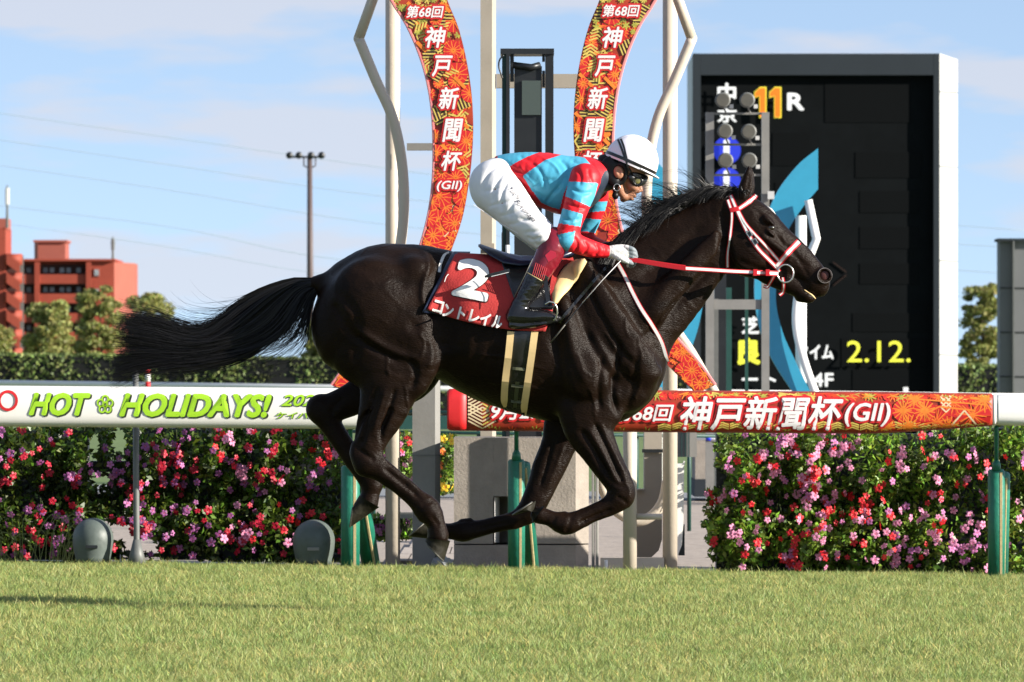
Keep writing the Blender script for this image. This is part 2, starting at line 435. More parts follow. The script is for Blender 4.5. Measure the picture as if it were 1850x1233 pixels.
# ---------------------------------------------------------------- the ground
def sheet(name, foot, dz, m):
    vs = []; fs = []
    nx = 2
    (x0, x1, y0, y1) = foot
    vs = [(x0, y0, gz(x0)+dz), (x1, y0, gz(x1)+dz), (x1, y1, gz(x1)+dz), (x0, y1, gz(x0)+dz)]
    o = mesh_obj(name, vs, [(0, 1, 2, 3)], m); tag(o, kind='structure'); return o
sheet('ground', (-900, 900, -20, 5000), -0.03, M['farturf'])
sheet('gravel_path', (-30, 30, 37.2, 62), -0.02, M['gravel'])
sheet('asphalt_path', (-60, 60, 62, 66.5), -0.015, M['asphalt'])
sheet('turf_track', (-14, 14, 5, 37.55), -0.012, M['soil'])

# ---------------------------------------------------------------- leaf clouds
def leaf_cloud(rng, n, sampler, size, up=0.3, ratio=0.6, fold=0.0):
    """n leaf quads at sampler(n)->(n,3)"""
    C = sampler(n); d = rng.normal(size=(n, 3)); d /= np.linalg.norm(d, axis=1)[:, None]
    e = rng.normal(size=(n, 3)); e -= (e*d).sum(1)[:, None]*d; e /= np.linalg.norm(e, axis=1)[:, None]
    s = size*rng.uniform(0.6, 1.3, n)[:, None]
    a = d*s*0.5; b = e*s*0.5*ratio
    nn = np.cross(a, b); nn /= np.linalg.norm(nn, axis=1)[:, None]
    V = np.stack([C-a, C+b+nn*s*fold, C+a, C-b+nn*s*fold], 1).reshape(-1, 3)
    F = np.arange(4*n, dtype=np.int32).reshape(n, 4)
    return V, F
def tones(rng, n, lo=0.55, hi=1.5, hue=0.15):
    t = rng.uniform(lo, hi, n)[:, None]*np.ones((1, 3)); t *= 1+rng.uniform(-hue, hue, (n, 3)); return t

def tree(px0, px1, py0, py1, Y, label, seed, n=16000, trunk=True, lean=0):
    rng = np.random.default_rng(seed); cx = (px0+px1)/2
    base = at(cx, 690, Y); base.z = gz(base.x)
    t = empty('tree', base, label, 'tree', 'trees beyond the hedge')
    k = Y/FP; W = (px1-px0)*k/2; H = (py1-py0)*k; zc = CH-(py1-HY)*k
    nc = 64
    cl = []
    for i in range(nc):
        a = rng.uniform(0, 2*math.pi); r = math.sqrt(rng.uniform(0, 1)); h = rng.uniform(0.05, 0.95)
        w = math.sin(math.pi*(0.18+0.72*h))**0.6
        cl.append((base.x+W*0.8*w*r*math.cos(a)+lean*h*W, Y+W*0.8*w*r*math.sin(a), zc+H*h, W*rng.uniform(0.14, 0.30)))
    cl = np.array(cl)
    def samp(n):
        i = rng.integers(0, nc, n); d = rng.normal(size=(n, 3)); d /= np.linalg.norm(d, axis=1)[:, None]
        return cl[i, :3]+d*cl[i, 3:4]*rng.uniform(0.15, 1.15, (n, 1))*np.array([1.25, 1.25, 0.75])
    V, F = leaf_cloud(rng, n, samp, k*7)
    o = mesh_obj('crown', V, F, M['leaf_far'], t); add_tone(o, tones(rng, n)*np.array([1.05, 1.0, 0.9])); o['kind'] = 'stuff'
    b = MB(); tr = max(0.12, W*0.06)
    top = Vector((base.x+lean*W*0.4, Y, zc+H*0.75))
    b.tube([Vector((base.x, Y, base.z-0.1)), base.lerp(top, 0.5)+Vector((W*0.06, 0, 0)), top], [tr, tr*0.7, tr*0.25], 8)
    for i in range(9):
        c = cl[i]; s = base.lerp(top, rng.uniform(0.3, 0.85)); b.tube([s, (s+Vector(c[:3]))/2+Vector((0, 0, -0.1*W)), Vector(c[:3])], [tr*0.4, tr*0.25, tr*0.1], 5)
    b.build('trunk', M['bark'], t, True)
TR = [(-60, 30, 570, 690, 420, 'leafy tree at the far left in front of the red stair tower'),
      (36, 140, 545, 690, 400, 'rounded pale green pine in front of the red apartment block'),
      (128, 232, 512, 690, 410, 'tall dark green pine partly hiding the apartment corner'),
      (215, 318, 522, 690, 430, 'thin spreading tree at the right end of the apartment block'),
      (330, 440, 590, 690, 440, 'low hazy tree seen behind the horse tail'),
      (1726, 1822, 508, 690, 400, 'round green tree between the scoreboard and the grey building'),
      (540, 640, 580, 690, 430, 'dark tree behind the hindquarters of the horse'),
      (1090, 1180, 600, 690, 440, 'tree hidden mostly behind the horse and the finish posts')]
for i, a in enumerate(TR[:7]): tree(*a, seed=i+3)

# hedge with leafy surface
def hedge(px0, px1, pyt, Y, label, seed):
    x0, x1 = atx(px0, Y), atx(px1, Y); zt0 = CH-(pyt-HY)*Y/FP
    base = Vector(((x0+x1)/2, Y, gz((x0+x1)/2)))
    t = empty('hedge', base, label, 'hedge', 'clipped hedges across the far side')
    b = MB()
    vs = [(x0, Y+0.15, gz(x0)), (x1, Y+0.15, gz(x1)), (x1, Y+0.15, zt0+gz(x1-x0)-0.08), (x0, Y+0.15, zt0-0.08)]
    zb = zt0-SLOPE*(x1-x0)
    vs = [(x0, Y+0.15, gz(x0)), (x1, Y+0.15, gz(x1)), (x1, Y+0.15, zb-0.06), (x0, Y+0.15, zt0-0.06),
          (x0, Y+1.3, gz(x0)), (x1, Y+1.3, gz(x1)), (x1, Y+1.3, zb-0.06), (x0, Y+1.3, zt0-0.06)]
    fs = [(0, 1, 2, 3), (3, 2, 6, 7), (4, 7, 6, 5), (0, 3, 7, 4), (1, 5, 6, 2)]
    mesh_obj('branches', vs, fs, M['leaf_hedge'], t)
    rng = np.random.default_rng(seed); n = int((x1-x0)*(zt0+1)*190)
    def samp(n):
        x = rng.uniform(x0, x1, n); h = rng.uniform(0, 1, n); top = rng.uniform(0, 1, n) < 0.3
        zt = zt0-SLOPE*(x-x0)
        bumpy = 0.10*np.sin(x*1.7+1)*np.sin(x*0.61)+0.05*np.sin(x*5.1)
        y = Y+0.1+bumpy+rng.uniform(-0.08, 0.1, n); z = gz(x)+(zt-gz(x))*h
        y = np.where(top, Y+0.1+rng.uniform(0, 1.1, n), y); z = np.where(top, zt+rng.uniform(-0.06, 0.03, n), z)
        return np.stack([x, y, z], 1)
    V, F = leaf_cloud(rng, n, samp, 0.13)
    o = mesh_obj('leaves', V, F, M['leaf_hedge'], t)
    xx = V[::4, 0]; patch = 0.75+0.45*np.sin(xx*2.1+2*np.sin(xx*0.7))*np.sin(V[::4, 2]*2+xx)
    add_tone(o, tones(rng, n, 0.6, 1.6)*patch[:, None]); o['kind'] = 'stuff'
hedge(-120, 900, 638, 200, 'long clipped green hedge on the left behind the far white rail', 21)
hedge(900, 2000, 648, 204, 'long clipped green hedge on the right behind the scoreboard', 22)

# ---------------------------------------------------------------- far buildings
YB = 700.0
def pbx(b, px0, px1, py0, py1, Y, d): return b.pbox(px0, px1, py0, py1, Y, d)
apt = empty('apartment_building', at(140, 700, YB), 'orange red apartment block with balconies, pale red end wall and a rooftop hut', 'building')
b = MB(); b.pbox(38, 206, 472, 720, YB+1.2, 12); b.pbox(158, 206, 471, 720, YB-0.3, 1.45); b.build('wall', M['brick'], apt)
b = MB(); A = at(206.3, 720, YB-0.3); B_ = at(206.3, 474, YB-0.3); C2 = at(243, 474, YB+7)
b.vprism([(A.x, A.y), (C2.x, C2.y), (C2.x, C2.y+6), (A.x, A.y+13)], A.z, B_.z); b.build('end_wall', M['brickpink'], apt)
b = MB(); b.pbox(36, 208, 468, 472, YB-0.8, 14); b.build('roof', M['brick'], apt)
hut = MB().pbox(62, 118, 438, 468, YB+3, 6).build('rooftop_hut', M['brickpink'], apt)
MB().pbox(60, 121, 434, 438, YB+2.7, 6.6).build('hut_roof', M['brickpink'], hut)
MB().pbox(62, 68, 438, 468, YB+2.5, 0.4).build('hut_pipe', M['recess'], hut)
for y0, y1 in ((496, 513), (531, 548), (566, 583), (600, 617)):
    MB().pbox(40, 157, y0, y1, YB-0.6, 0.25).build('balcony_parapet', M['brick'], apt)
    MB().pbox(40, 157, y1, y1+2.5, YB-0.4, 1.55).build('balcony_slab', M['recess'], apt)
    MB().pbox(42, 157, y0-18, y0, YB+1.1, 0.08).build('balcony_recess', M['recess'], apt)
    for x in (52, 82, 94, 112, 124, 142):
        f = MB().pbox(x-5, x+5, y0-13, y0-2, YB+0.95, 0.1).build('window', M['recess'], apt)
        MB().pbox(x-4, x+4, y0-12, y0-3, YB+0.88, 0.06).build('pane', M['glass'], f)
for x in (67, 160): MB().pbox(x-4.5, x+4.5, 474, 690, YB-0.95, 0.3).build('drainpipe_pier', M['brick'], apt)
for y in (486, 521, 556):
    f = MB().pbox(169, 180, y, y+14, YB-0.42, 0.1).build('window', M['brickpink'], apt)
    MB().pbox(170.5, 178.5, y+1.5, y+12.5, YB-0.5, 0.07).build('pane', M['glass'], f)
for y in (486, 521, 556):
    a = at(224, y+14, YB+3.3); c = at(231, y, YB+4.7)
    f = MB().vprism([(a.x, a.y-0.1), (c.x, c.y-0.1), (c.x, c.y+0.3), (a.x, a.y+0.3)], a.z, c.z).build('window', M['glass'], apt)
# stair tower on the left
st = empty('stair_tower', at(15, 700, YB-20), 'orange red spiral stair tower at the left edge with curved landings', 'building')
MB().pbox(-70, 10, 412, 720, YB-20, 8).build('wall', M['brick'], st)
MB().pbox(-40, 13, 395, 415, YB-19, 5).build('tower_top', M['brickpink'], st)
for i in range(7):
    y = 462+34*i
    b = MB(); c = at(24, y+17, YB-20); r = 16*YB/FP
    vs = []; fs = []
    b.tube([Vector((c.x, c.y, c.z)), Vector((c.x, c.y, c.z+1.15))], [r, r], 20, cap=True)
    b.build('landing', M['brick'], st, True)
    a = at(12, y, YB-21.2); d = at(36, y+17, YB-21.2)
    MB().prism([(a.x, a.z-0.9), (d.x, d.z-0.9), (d.x, d.z+0.2), (a.x, a.z+0.2)], YB-21.4, YB-21.1).build('stair_flight', M['brick'], st)
MB().pbox(36, 42, 462, 690, YB-19, 0.4).build('drainpipe', M['grey'], st)
MB().pbox(10, 35, 470, 700, YB-18.9, 6).build('stair_core', M['recess'], st)
b = MB(); b.tube([at(13, 412, YB-20), at(13, 335, YB-20)], [0.16, 0.08], 6); b.build('mast', M['grey'], st)
b = MB(); b.tube([at(13, 370, YB-20), at(13, 340, YB-20)], 0.22, 6); b.build('antenna', M['boardwhite'], st)
b = MB(); b.tube([at(204, 472, YB+5), at(204, 428, YB+5)], [0.16, 0.06], 6); b.tube([at(200, 440, YB+5), at(208, 440, YB+5)], 0.07, 6); b.tube([at(204, 452, YB+5), at(204, 432, YB+5)], 0.2, 6)
tag(b.build('rooftop_antenna', M['grey']), 'thin grey antenna standing on the apartment roof', 'antenna')

# grey building at the right edge
rb = empty('grey_building', at(1840, 700, 160), 'plain grey panelled building cut by the right edge of the picture', 'building')
MB().pbox(1806, 1990, 436, 790, 160, 0.9).build('wall', mat('pale_grey_cladding', (0.13, 0.135, 0.14), 0.6, var=0.08, vscale=0.6), rb)
MB().pbox(1803, 1994, 431, 436, 159.8, 1.2).build('roof_edge', M['boardframe'], rb)
for y in (520, 600, 680): MB().pbox(1806, 1990, y, y+1.2, 159.97, 0.03).build('panel_joint', M['boardblack'], rb)
MB().pbox(1830, 1833, 436, 790, 159.8, 0.2).build('panel_joint', M['grey'], rb)

# light mast
YL = 450
lm = empty('floodlight_mast', at(560, 700, YL), 'tall thin brown mast carrying four round floodlights against the sky', 'light mast')
b = MB(); b.tube([at(561, 700, YL), at(559.5, 285, YL)], [0.27, 0.17], 10); b.build('pole', M['rust'], lm, True)
b = MB(); b.tube([at(527, 284, YL), at(582, 284, YL)], 0.07, 8); b.tube([at(549, 284, YL), at(549, 300, YL), at(558, 304, YL)], 0.05, 6); b.tube([at(570, 284, YL), at(570, 300, YL), at(561, 304, YL)], 0.05, 6); b.build('crossarm', M['rust'], lm, True)
for x in (523, 540, 562, 581):
    c = at(x, 281, YL); b = MB(); b.tube([c+Vector((0, -0.3, -0.02)), c, c+Vector((0, 0.25, 0.02))], [0.24, 0.25, 0.1], 14); b.build('lamp', M['black'], lm, True)

# wires
wr = np.random.default_rng(1)
def wire(pts, Y0, Y1, label, r=0.055):
    P = catmull([(a, c) for a, c in pts], 8); n = len(P)
    b = MB(); b.tube([at(P[i][0], P[i][1], Y0+(Y1-Y0)*i/(n-1)) for i in range(n)], r, 5)
    tag(b.build('power_line', M['wire'], None, True), label, 'power line', 'power lines crossing the sky')
wire([(-50, 198), (400, 262), (900, 332), (1250, 372), (1900, 420)], 900, 900, 'topmost faint power line sagging across the left sky', 0.05)
wire([(-50, 246), (320, 300), (700, 356), (1250, 410), (1900, 452)], 880, 880, 'second power line below the topmost across the left sky')
wire([(-50, 292), (320, 346), (700, 406), (1250, 455), (1900, 500)], 880, 880, 'third power line passing just above the rooftop height of the mast lamps')
wire([(-50, 366), (320, 412), (620, 470), (1250, 520), (1900, 540)], 860, 860, 'lower power line passing over the rooftop hut')
wire([(-50, 396), (300, 446), (620, 500), (1250, 560), (1900, 580)], 860, 860, 'lowest power line running down towards the horse rump', 0.045)

# ---------------------------------------------------------------- scoreboard
YS = 150.0
sb = empty('scoreboard', at(1475, 780, YS), 'large black electronic scoreboard with lit race number and finishing time', 'scoreboard')
a0 = at(1252, 800, YS); a1 = at(1697.7, 97, YS); a2x = atx(1730, YS+2.4)
b = MB(); b.box(a0.x, atx(1266, YS), YS, YS+0.5, a0.z, a1.z); b.build('frame_post', M['boardframe'], sb)
b = MB(); b.box(atx(1687, YS), a1.x-0.005, YS, YS+0.5, a0.z, a1.z); b.build('frame_post', M['boardframe'], sb)
b = MB(); b.box(atx(1266, YS)+0.003, atx(1687, YS)-0.003, YS+0.002, YS+0.5, at(0, 136, YS).z, a1.z-0.002); b.build('frame_header', M['boardframe'], sb)
b = MB(); b.box(atx(1266, YS)+0.002, atx(1687, YS)-0.002, YS+0.22, YS+0.5, a0.z, at(0, 136, YS).z-0.002); b.build('display_panel', M['boardblack'], sb)
top2 = at(0, 108, YS+2.4).z
b = MB(); x1 = a1.x; 
vs = [(x1, YS, a0.z), (a2x, YS+2.4, a0.z), (a2x, YS+2.4, top2), (x1, YS, a1.z), (a0.x, YS+2.6, a0.z), (a0.x, YS+2.6, a1.z)]
b.add(vs, [(0, 1, 2, 3)]); b.add([(a0.x, YS+0.51, a0.z), (x1-0.01, YS+0.51, a0.z), (a2x, YS+2.4, a0.z), (a2x, YS+5, a0.z), (a0.x, YS+5, a0.z),
     (a0.x, YS+0.51, a1.z-0.01), (x1-0.01, YS+0.51, a1.z-0.01), (a2x, YS+2.4, top2-0.01), (a2x, YS+5, top2-0.01), (a0.x, YS+5, top2-0.01)],
    [(5, 6, 7, 8, 9), (3, 2, 7, 8), (4, 3, 8, 9), (0, 4, 9, 5)])
b.build('side_cladding', M['boardwhite'], sb)
for y in (165, 300, 470, 640):
    p = at(1698, y, YS); q = at(1730, y+2, YS+2.4)
    MB().prism([(p.x+0.01, p.z), (q.x+0.01, q.z), (q.x+0.01, q.z-0.02), (p.x+0.01, p.z-0.02)], 0, 0.02) if False else None
    vs = [(p.x+0.006, p.y-0.006, p.z), (q.x+0.006, q.y-0.006, q.z), (q.x+0.006, q.y-0.006, q.z-0.025), (p.x+0.006, p.y-0.006, p.z-0.025)]
    mesh_obj('cladding_joint', vs, [(0, 1, 2, 3)], M['grey'], sb)
for (x0, x1_, y0, y1) in [(1490, 1645, 143, 222), (1545, 1664, 275, 322), (1553, 1660, 345, 385), (1553, 1660, 410, 450), (1553, 1660, 476, 514), (1540, 1675, 566, 600), (1520, 1675, 612, 664), (1540, 1675, 668, 706), (1395, 1465, 240, 300), (1400, 1480, 330, 520)]:
    m_ = bevel(MB().pbox(x0, x1_, y0, y1, YS+0.207, 0.011).build('display_module', M['module'], sb), 0.004)
def board_text(body, x0, x1, y0, y1, m, off=0.012, rim=None, name='lettering', Y=YS+0.10):
    r = off*(y1-y0)*1.6; v, f = fit_text(body, x0+r, x1-r, y0+r, y1-r)[0]
    for rr, mm, d in ([(r, m, 0.06)] if not rim else [(r, m, 0.06), (r+2, rim, 0.03)]):
        pts = []; fs = []
        for j in range(9):
            dx, dy = (0, 0) if j == 0 else (rr*math.cos(0.785*j), rr*math.sin(0.785*j)); b0 = len(pts)
            pts += [tuple(at(x+dx, y+dy, Y-d-j*0.001)) for x, y in v]; fs += [tuple(b0+i for i in g) for g in f]
        mesh_obj(name, pts, fs, mm, sb)
board_text('中', 1296, 1330, 150, 190, M['ledwhite'], 0.02)
board_text('京', 1296, 1331, 196, 222, M['ledwhite'], 0.02)
for x in (1364, 1391):
    for m_, e, dY in ((M['ledyellow'], 1.6, 0.0), (M['ledorange'], 0.0, -0.02)):
        P = [(x-e, 176+e), (x-e, 168-e), (x+9, 159-e), (x+19+e, 159-e), (x+19+e, 212+e), (x+9-e, 212+e), (x+9-e, 173+e)]
        Q_ = [at(a, b_, YS+0.08+dY) for a, b_ in P]; MB().prism([(q.x, q.z) for q in Q_], YS+0.08+dY, YS+0.085+dY).build('numeral', m_, sb)
board_text('R', 1422, 1453, 168, 200, M['ledwhite'], 0.03)
for cy in (272, 328):
    c = at(1313.5, cy, YS+0.1); b = MB(); b.tube([c, c+Vector((0, 0.05, 0))], 25*YS/FP, 28); b.build('blue_disc', M['ledblue'], sb)
    board_text('1', 1307, 1318, cy-20, cy+20, M['ledwhite'], 0.05, Y=YS+0.08)
board_text('芝', 1340, 1372, 572, 604, M['ledwhite'], 0.02)
board_text('良', 1332, 1374, 610, 660, M['ledyellow'], 0.03)
board_text('タイム', 1440, 1506, 622, 650, M['ledwhite'], 0.02)
board_text('2.12.', 1530, 1645, 616, 655, M['ledyellow'], 0.004)
board_text('4F', 1468, 1506, 674, 699, M['ledwhite'], 0.02)
board_text('ート', 1340, 1402, 672, 700, M['ledwhite'], 0.02)
c = at(1637, 704, YS+0.08); MB().pbox(1632, 1641, 700, 708, YS+0.08, 0.02).build('pixel', M['ledwhite'], sb)
b = MB()
for y0_, y1_ in ((474, 492), (516, 497)):
    q = [at(x, y, YS) for x, y in ((1506, y0_-1.3), (1530, y1_-1.3), (1530, y1_+1.3), (1506, y0_+1.3))]; b.prism([(c.x, c.z) for c in q], YS+0.18, YS+0.20)
b.build('arrow_mark', M['leddim'], sb)

# ---------------------------------------------------------------- camera gantry with floodlights (infield)
YG = 60.0
gt = empty('floodlight_gantry', at(1330, 905, YG), 'steel gantry with six round floodlights in front of the scoreboard', 'gantry')
for x0, x1_ in ((1275, 1290), (1376, 1390)):
    MB().pbox(x0, x1_, 203, 905, YG, 0.08).build('post', M['greysteel'], gt)
MB().pbox(1290, 1298, 540, 905, YG+0.5, 0.06).build('brace_post', M['grey'], gt)
MB().pbox(1312, 1322, 520, 905, YG+0.3, 0.06).build('brace_post', M['darkgreen'], gt)
MB().pbox(1346, 1352, 500, 905, YG+0.3, 0.06).build('brace_post', M['darkgreen'], gt)
MB().pbox(1291, 1312, 430, 905, YG+0.8, 0.4).build('cabinet', M['black'], gt)
for y in (205, 261, 316, 543): MB().pbox(1290.2, 1375.8, y-1.5, y+2.5+(y > 500)*14, YG+0.02, 0.04).build('crossbar', M['greysteel'], gt)
for x, y in ((1306, 181), (1350, 181), (1310, 237), (1353, 238), (1311, 290), (1354, 290)):
    c = at(x, y, YG-0.15); b = MB(); b.tube([c, c+Vector((0, 0.06, 0)), c+Vector((0.01, 0.22, 0))], [14*YG/FP, 14*YG/FP, 6*YG/FP], 20)
    lp = b.build('floodlight', M['grey'], gt, True)
    b = MB(); b.tube([c+Vector((0, -0.012, 0)), c+Vector((0, -0.002, 0))], [11.5*YG/FP]*2, 20); b.build('lens', M['lensglass'], lp)
    b = MB(); b.tube([c+Vector((0.0, 0.05, -0.05)), at(x+6, y+24, YG)], 0.008, 6); b.build('bracket', M['greysteel'], lp)
    MB().pbox(x+12, x+19, y+8, y+15, YG-0.1, 0.08).build('ballast', M['boardwhite'], lp)
MB().pbox(1387, 1399, 346, 360, YG-0.1, 0.08).build('junction_box', M['boardwhite'], gt)

# ---------------------------------------------------------------- far finish arch (teal crescents, white tubes)
YF = 66.0
def arc_poly(outer, inner): return list(outer)+list(inner)[::-1]
def crescent(pts_a, pts_b, Y, d, m, parent, name):
    A = catmull(pts_a, 6); B = catmull(pts_b, 6); b = MB(); n = min(len(A), len(B))
    vs = []
    for i in range(n):
        for p, yy in ((A[i], Y), (B[i], Y), (B[i], Y+d), (A[i], Y+d)):
            q = at(p[0], p[1], Y); vs.append((q.x, yy, q.z))
    fs = []
    for i in range(n-1):
        for k in range(4): fs.append((4*i+k, 4*i+(k+1) % 4, 4*i+4+(k+1) % 4, 4*i+4+k))
    fs += [(0, 3, 2, 1), tuple(4*(n-1)+k for k in range(4))]
    b.add(vs, fs); return b.build(name, m, parent)
tf = empty('finish_arch', at(1318, 860, YF), 'distant finish arch of two teal blue crescents on white tubes', 'finish arch')
ra = [(1478, 268), (1440, 300), (1400, 355), (1375, 430), (1363, 520), (1372, 590), (1395, 650), (1440, 720)]
rb_ = [(1478, 342), (1448, 378), (1420, 425), (1406, 480), (1402, 545), (1414, 600), (1436, 650), (1470, 720)]
mir = lambda P, c=1317: [(2*c-x, y) for x, y in P]
crescent(ra, rb_, YF, 0.15, M['teal'], tf, 'crescent')
crescent(mir(rb_), mir(ra), YF, 0.15, M['teal'], tf, 'crescent')
for s in (0, 1):
    g = (lambda P: mir(P)) if s else (lambda P: P)
    pth = g([(1460, 362), (1475, 432), (1448, 505), (1438, 580), (1452, 650), (1480, 730)])
    b = MB(); P = [at(x, y, YF-0.1) for x, y in pth[:1]]+[at(x, y, YF-0.1) for x, y in catmull(pth[1:], 6)]; b.tube(P, 7.5*YF/FP, 12); b.build('curved_tube', M['white'], tf, True)
    b = MB(); c = g([(1447, 390), (1447, 876)]); b.tube([at(c[0][0], c[0][1], YF+0.3), at(c[1][0], c[1][1], YF+0.3)], 10*YF/FP, 14); b.build('post', M['white'], tf, True)

# far rails
def far_rail(Y, px0, px1, z, r, label, seed, post=2.5):
    x0, x1 = atx(px0, Y), atx(px1, Y)
    t = empty('running_rail', Vector((0, Y, 0)), label, 'rail', 'white rails of the inner courses')
    b = MB(); b.tube([Vector((x0, Y, gz(x0)+z)), Vector((x1, Y, gz(x1)+z))], [r, r], 10); b.build('rail_tube', M['white'], t, True)
    n = int((x1-x0)/post)
    for i in range(n+1):
        x = x0+(x1-x0)*i/n
        b = MB(); b.tube([Vector((x, Y+0.05, gz(x)-0.1)), Vector((x, Y+0.05, gz(x)+z-r))], 0.025, 6); b.build('post', M['white'], t)
far_rail(100, -100, 1960, 0.975, 0.045, 'white running rail crossing just above the main rail, nearest of the inner rails', 1, 2.0)
far_rail(130, -100, 1960, 0.93, 0.05, 'white running rail further back at the foot of the hedge', 2, 2.6)

# ================================================================ trackside
YR = 37.0
def rail_cy(px): return 734.0+0.0075*px
def rail_piece(name, pxs, hs, m, parent, cys=None, hd=0.10, seg=28, hollow=False):
    vs = []; fs = []
    cys = cys or [rail_cy(x) for x in pxs]
    for x, h, c in zip(pxs, hs, cys):
        o = at(x, c, YR)
        for k in range(seg):
            a = 2*math.pi*k/seg; ca, sa = math.cos(a), math.sin(a)
            e = 0.55
            yy = -math.copysign(abs(ca)**e, ca)*hd; zz = math.copysign(abs(sa)**e, sa)*h*YR/FP
            vs.append((o.x, YR+yy, o.z+zz))
    n = len(pxs)
    for i in range(n-1):
        for k in range(seg): fs.append((i*seg+k, i*seg+(k+1) % seg, (i+1)*seg+(k+1) % seg, (i+1)*seg+k))
    fs += [tuple(range(seg))[::-1], tuple((n-1)*seg+k for k in range(seg))]
    return mesh_obj(name, vs, fs, m, parent, True)
def rail_map(hf, cyf, hd=0.10, off=0.003):
    def f(px, py):
        h = hf(px); v = max(-0.97, min(0.97, (py-cyf(px))/h)); e = 0.55
        sa = abs(v)**(1/e); ca = math.sqrt(max(0, 1-sa*sa)); yy = -(ca**e)*hd
        p = at(px, py, YR); return (p.x, YR+yy-off, p.z)
    return f
def flat_map(Y, off=0.0):
    def f(px, py):
        p = at(px, py, Y); return (p.x, Y-off, p.z)
    return f
def put_text(body, x0, x1, y0, y1, mp, m, parent, off=0.015, shear=0.18, rim=0.0, rimm=None, lift=0.003, name='lettering', skew=0.0):
    """heavy lettering: the glyphs fattened by r px (drawn as closely overlapping thin layers)"""
    h = y1-y0; r = off*h; lay = [(0.0, r, m, name, lift)]
    if rim: lay.append((0.0, r+rim, rimm, name+'_rim', lift*0.6))
    v, f = fit_text(body, x0+r, x1-r, y0+r, y1-r, 0.0, shear)[0]
    for _, rr, mm, nm_, lf in lay:
        pts = []; fs = []; K = 8 if rr < 3 else 14
        offs = [(0, 0)]+[(rr*math.cos(6.283*k/K), rr*math.sin(6.283*k/K)) for k in range(K)]
        for j, (dx, dy) in enumerate(offs):
            b0 = len(pts)
            for x, y in v:
                q = mp(x+dx, y+dy+skew*(x-x0)); pts.append((q[0], q[1]-lf-j*0.00006, q[2]))
            fs += [tuple(b0+i for i in g) for g in f]
        mesh_obj(nm_, pts, fs, mm, parent)

class Pattern:
    """flat festive print made of thin strips, drawn in a px frame and laid on a surface"""
    def __init__(s, mp, inside): s.b = MB(); s.mp = mp; s.inside = inside; s.z = 0
    def poly(s, pts, m):
        cx = sum(p[0] for p in pts)/len(pts); cy = sum(p[1] for p in pts)/len(pts)
        if not all(s.inside(*p) for p in pts): return
        s.b.cur = m; dz = 0.0002+0.000008*s.z
        s.b.add([(lambda q: (q[0], q[1]-dz, q[2]))(s.mp(*p)) for p in pts], [tuple(range(len(pts)))])
    def line(s, x0, y0, x1, y1, w, m, w1=None):
        s.z += 1
        L_ = math.hypot(x1-x0, y1-y0); n = max(1, int(L_/4)); nx, ny = -(y1-y0)/L_, (x1-x0)/L_
        w1 = w if w1 is None else w1
        for i in range(n):
            a, c = i/n, (i+1)/n; wa = (w+(w1-w)*a)/2; wc = (w+(w1-w)*c)/2
            p = (x0+(x1-x0)*a, y0+(y1-y0)*a); q = (x0+(x1-x0)*c, y0+(y1-y0)*c)
            s.poly([(p[0]+nx*wa, p[1]+ny*wa), (q[0]+nx*wc, q[1]+ny*wc), (q[0]-nx*wc, q[1]-ny*wc), (p[0]-nx*wa, p[1]-ny*wa)], m)
    def star(s, x, y, r, n, m, w=2.2, rot=0.0, disc=None):
        s.z += 1; z0 = s.z
        if disc is not None:
            for k in range(14):
                a = 2*math.pi*k/14; c = 2*math.pi*(k+1)/14
                s.poly([(x, y), (x+r*math.cos(a), y+r*math.sin(a)), (x+r*math.cos(c), y+r*math.sin(c))], disc)
        for k in range(n):
            a = rot+2*math.pi*k/n; s.z = z0+k % 3; s.line(x, y, x+r*math.cos(a), y+r*math.sin(a), w, m, w*0.7)
    def chevron(s, x, y, w, h, n, m, rot=0.0, lw=3.0, dark=6):
        ca, sa = math.cos(rot), math.sin(rot); R = lambda u, v: (x+u*ca-v*sa, y+u*sa+v*ca)
        z0 = s.z
        for i in range(n):
            s.z = z0+i % 2
            d = i*h/n
            a = R(-w/2, d); b = R(0, d+h*0.35); c = R(w/2, d)
            s.line(*a, *b, lw, m); s.line(*b, *c, lw, m)
    def lattice(s, x, y, r, m, w=2.2):
        z0 = s.z
        for k in (-r, 0, r):
            s.z = z0+(1 if k == 0 else 0)
            s.line(x-r, y+k*0.0-0+k, x+0, y+k-r, w, m); s.line(x, y+k-r, x+r, y+k, w, m); s.line(x-r, y+k, x, y+k+r, w, m); s.line(x, y+k+r, x+r, y+k, w, m)
PM = ['print_orange', 'print_flame', 'print_gold', 'print_cream', 'print_dark', 'print_olive', 'print_red']
PML = [M[k] for k in PM]
OR, FL, GO, CR, DK, OL, RE = range(7)
def scatter_pattern(pt, rng, region, n):
    x0, x1, y0, y1 = region
    for _ in range(n):
        x = rng.uniform(x0, x1); y = rng.uniform(y0, y1); k = rng.integers(0, 6)
        if k == 0: pt.star(x, y, rng.uniform(14, 26), 12, OR, 2.0, rng.uniform(0, 1), RE)
        elif k == 1: pt.chevron(x, y, rng.uniform(22, 36), rng.uniform(20, 34), 5, GO, rng.uniform(-0.6, 0.6), 2.6)
        elif k == 2: pt.star(x, y, rng.uniform(12, 24), 10, FL, 3.0, rng.uniform(0, 1), DK)
        elif k == 3:
            a = rng.uniform(0, 3.14); c, s_ = math.cos(a), math.sin(a)
            for j in range(5): pt.line(x-14*c-s_*j*5, y-14*s_+c*j*5, x+14*c-s_*j*5, y+14*s_+c*j*5, 2.4, GO if j % 2 else OL)
        elif k == 4: pt.lattice(x, y, rng.uniform(7, 10), CR if rng.random() < 0.4 else GO, 2.0)
        else: pt.star(x, y, rng.uniform(9, 18), 8, OR, 3.2, rng.uniform(0, 1))

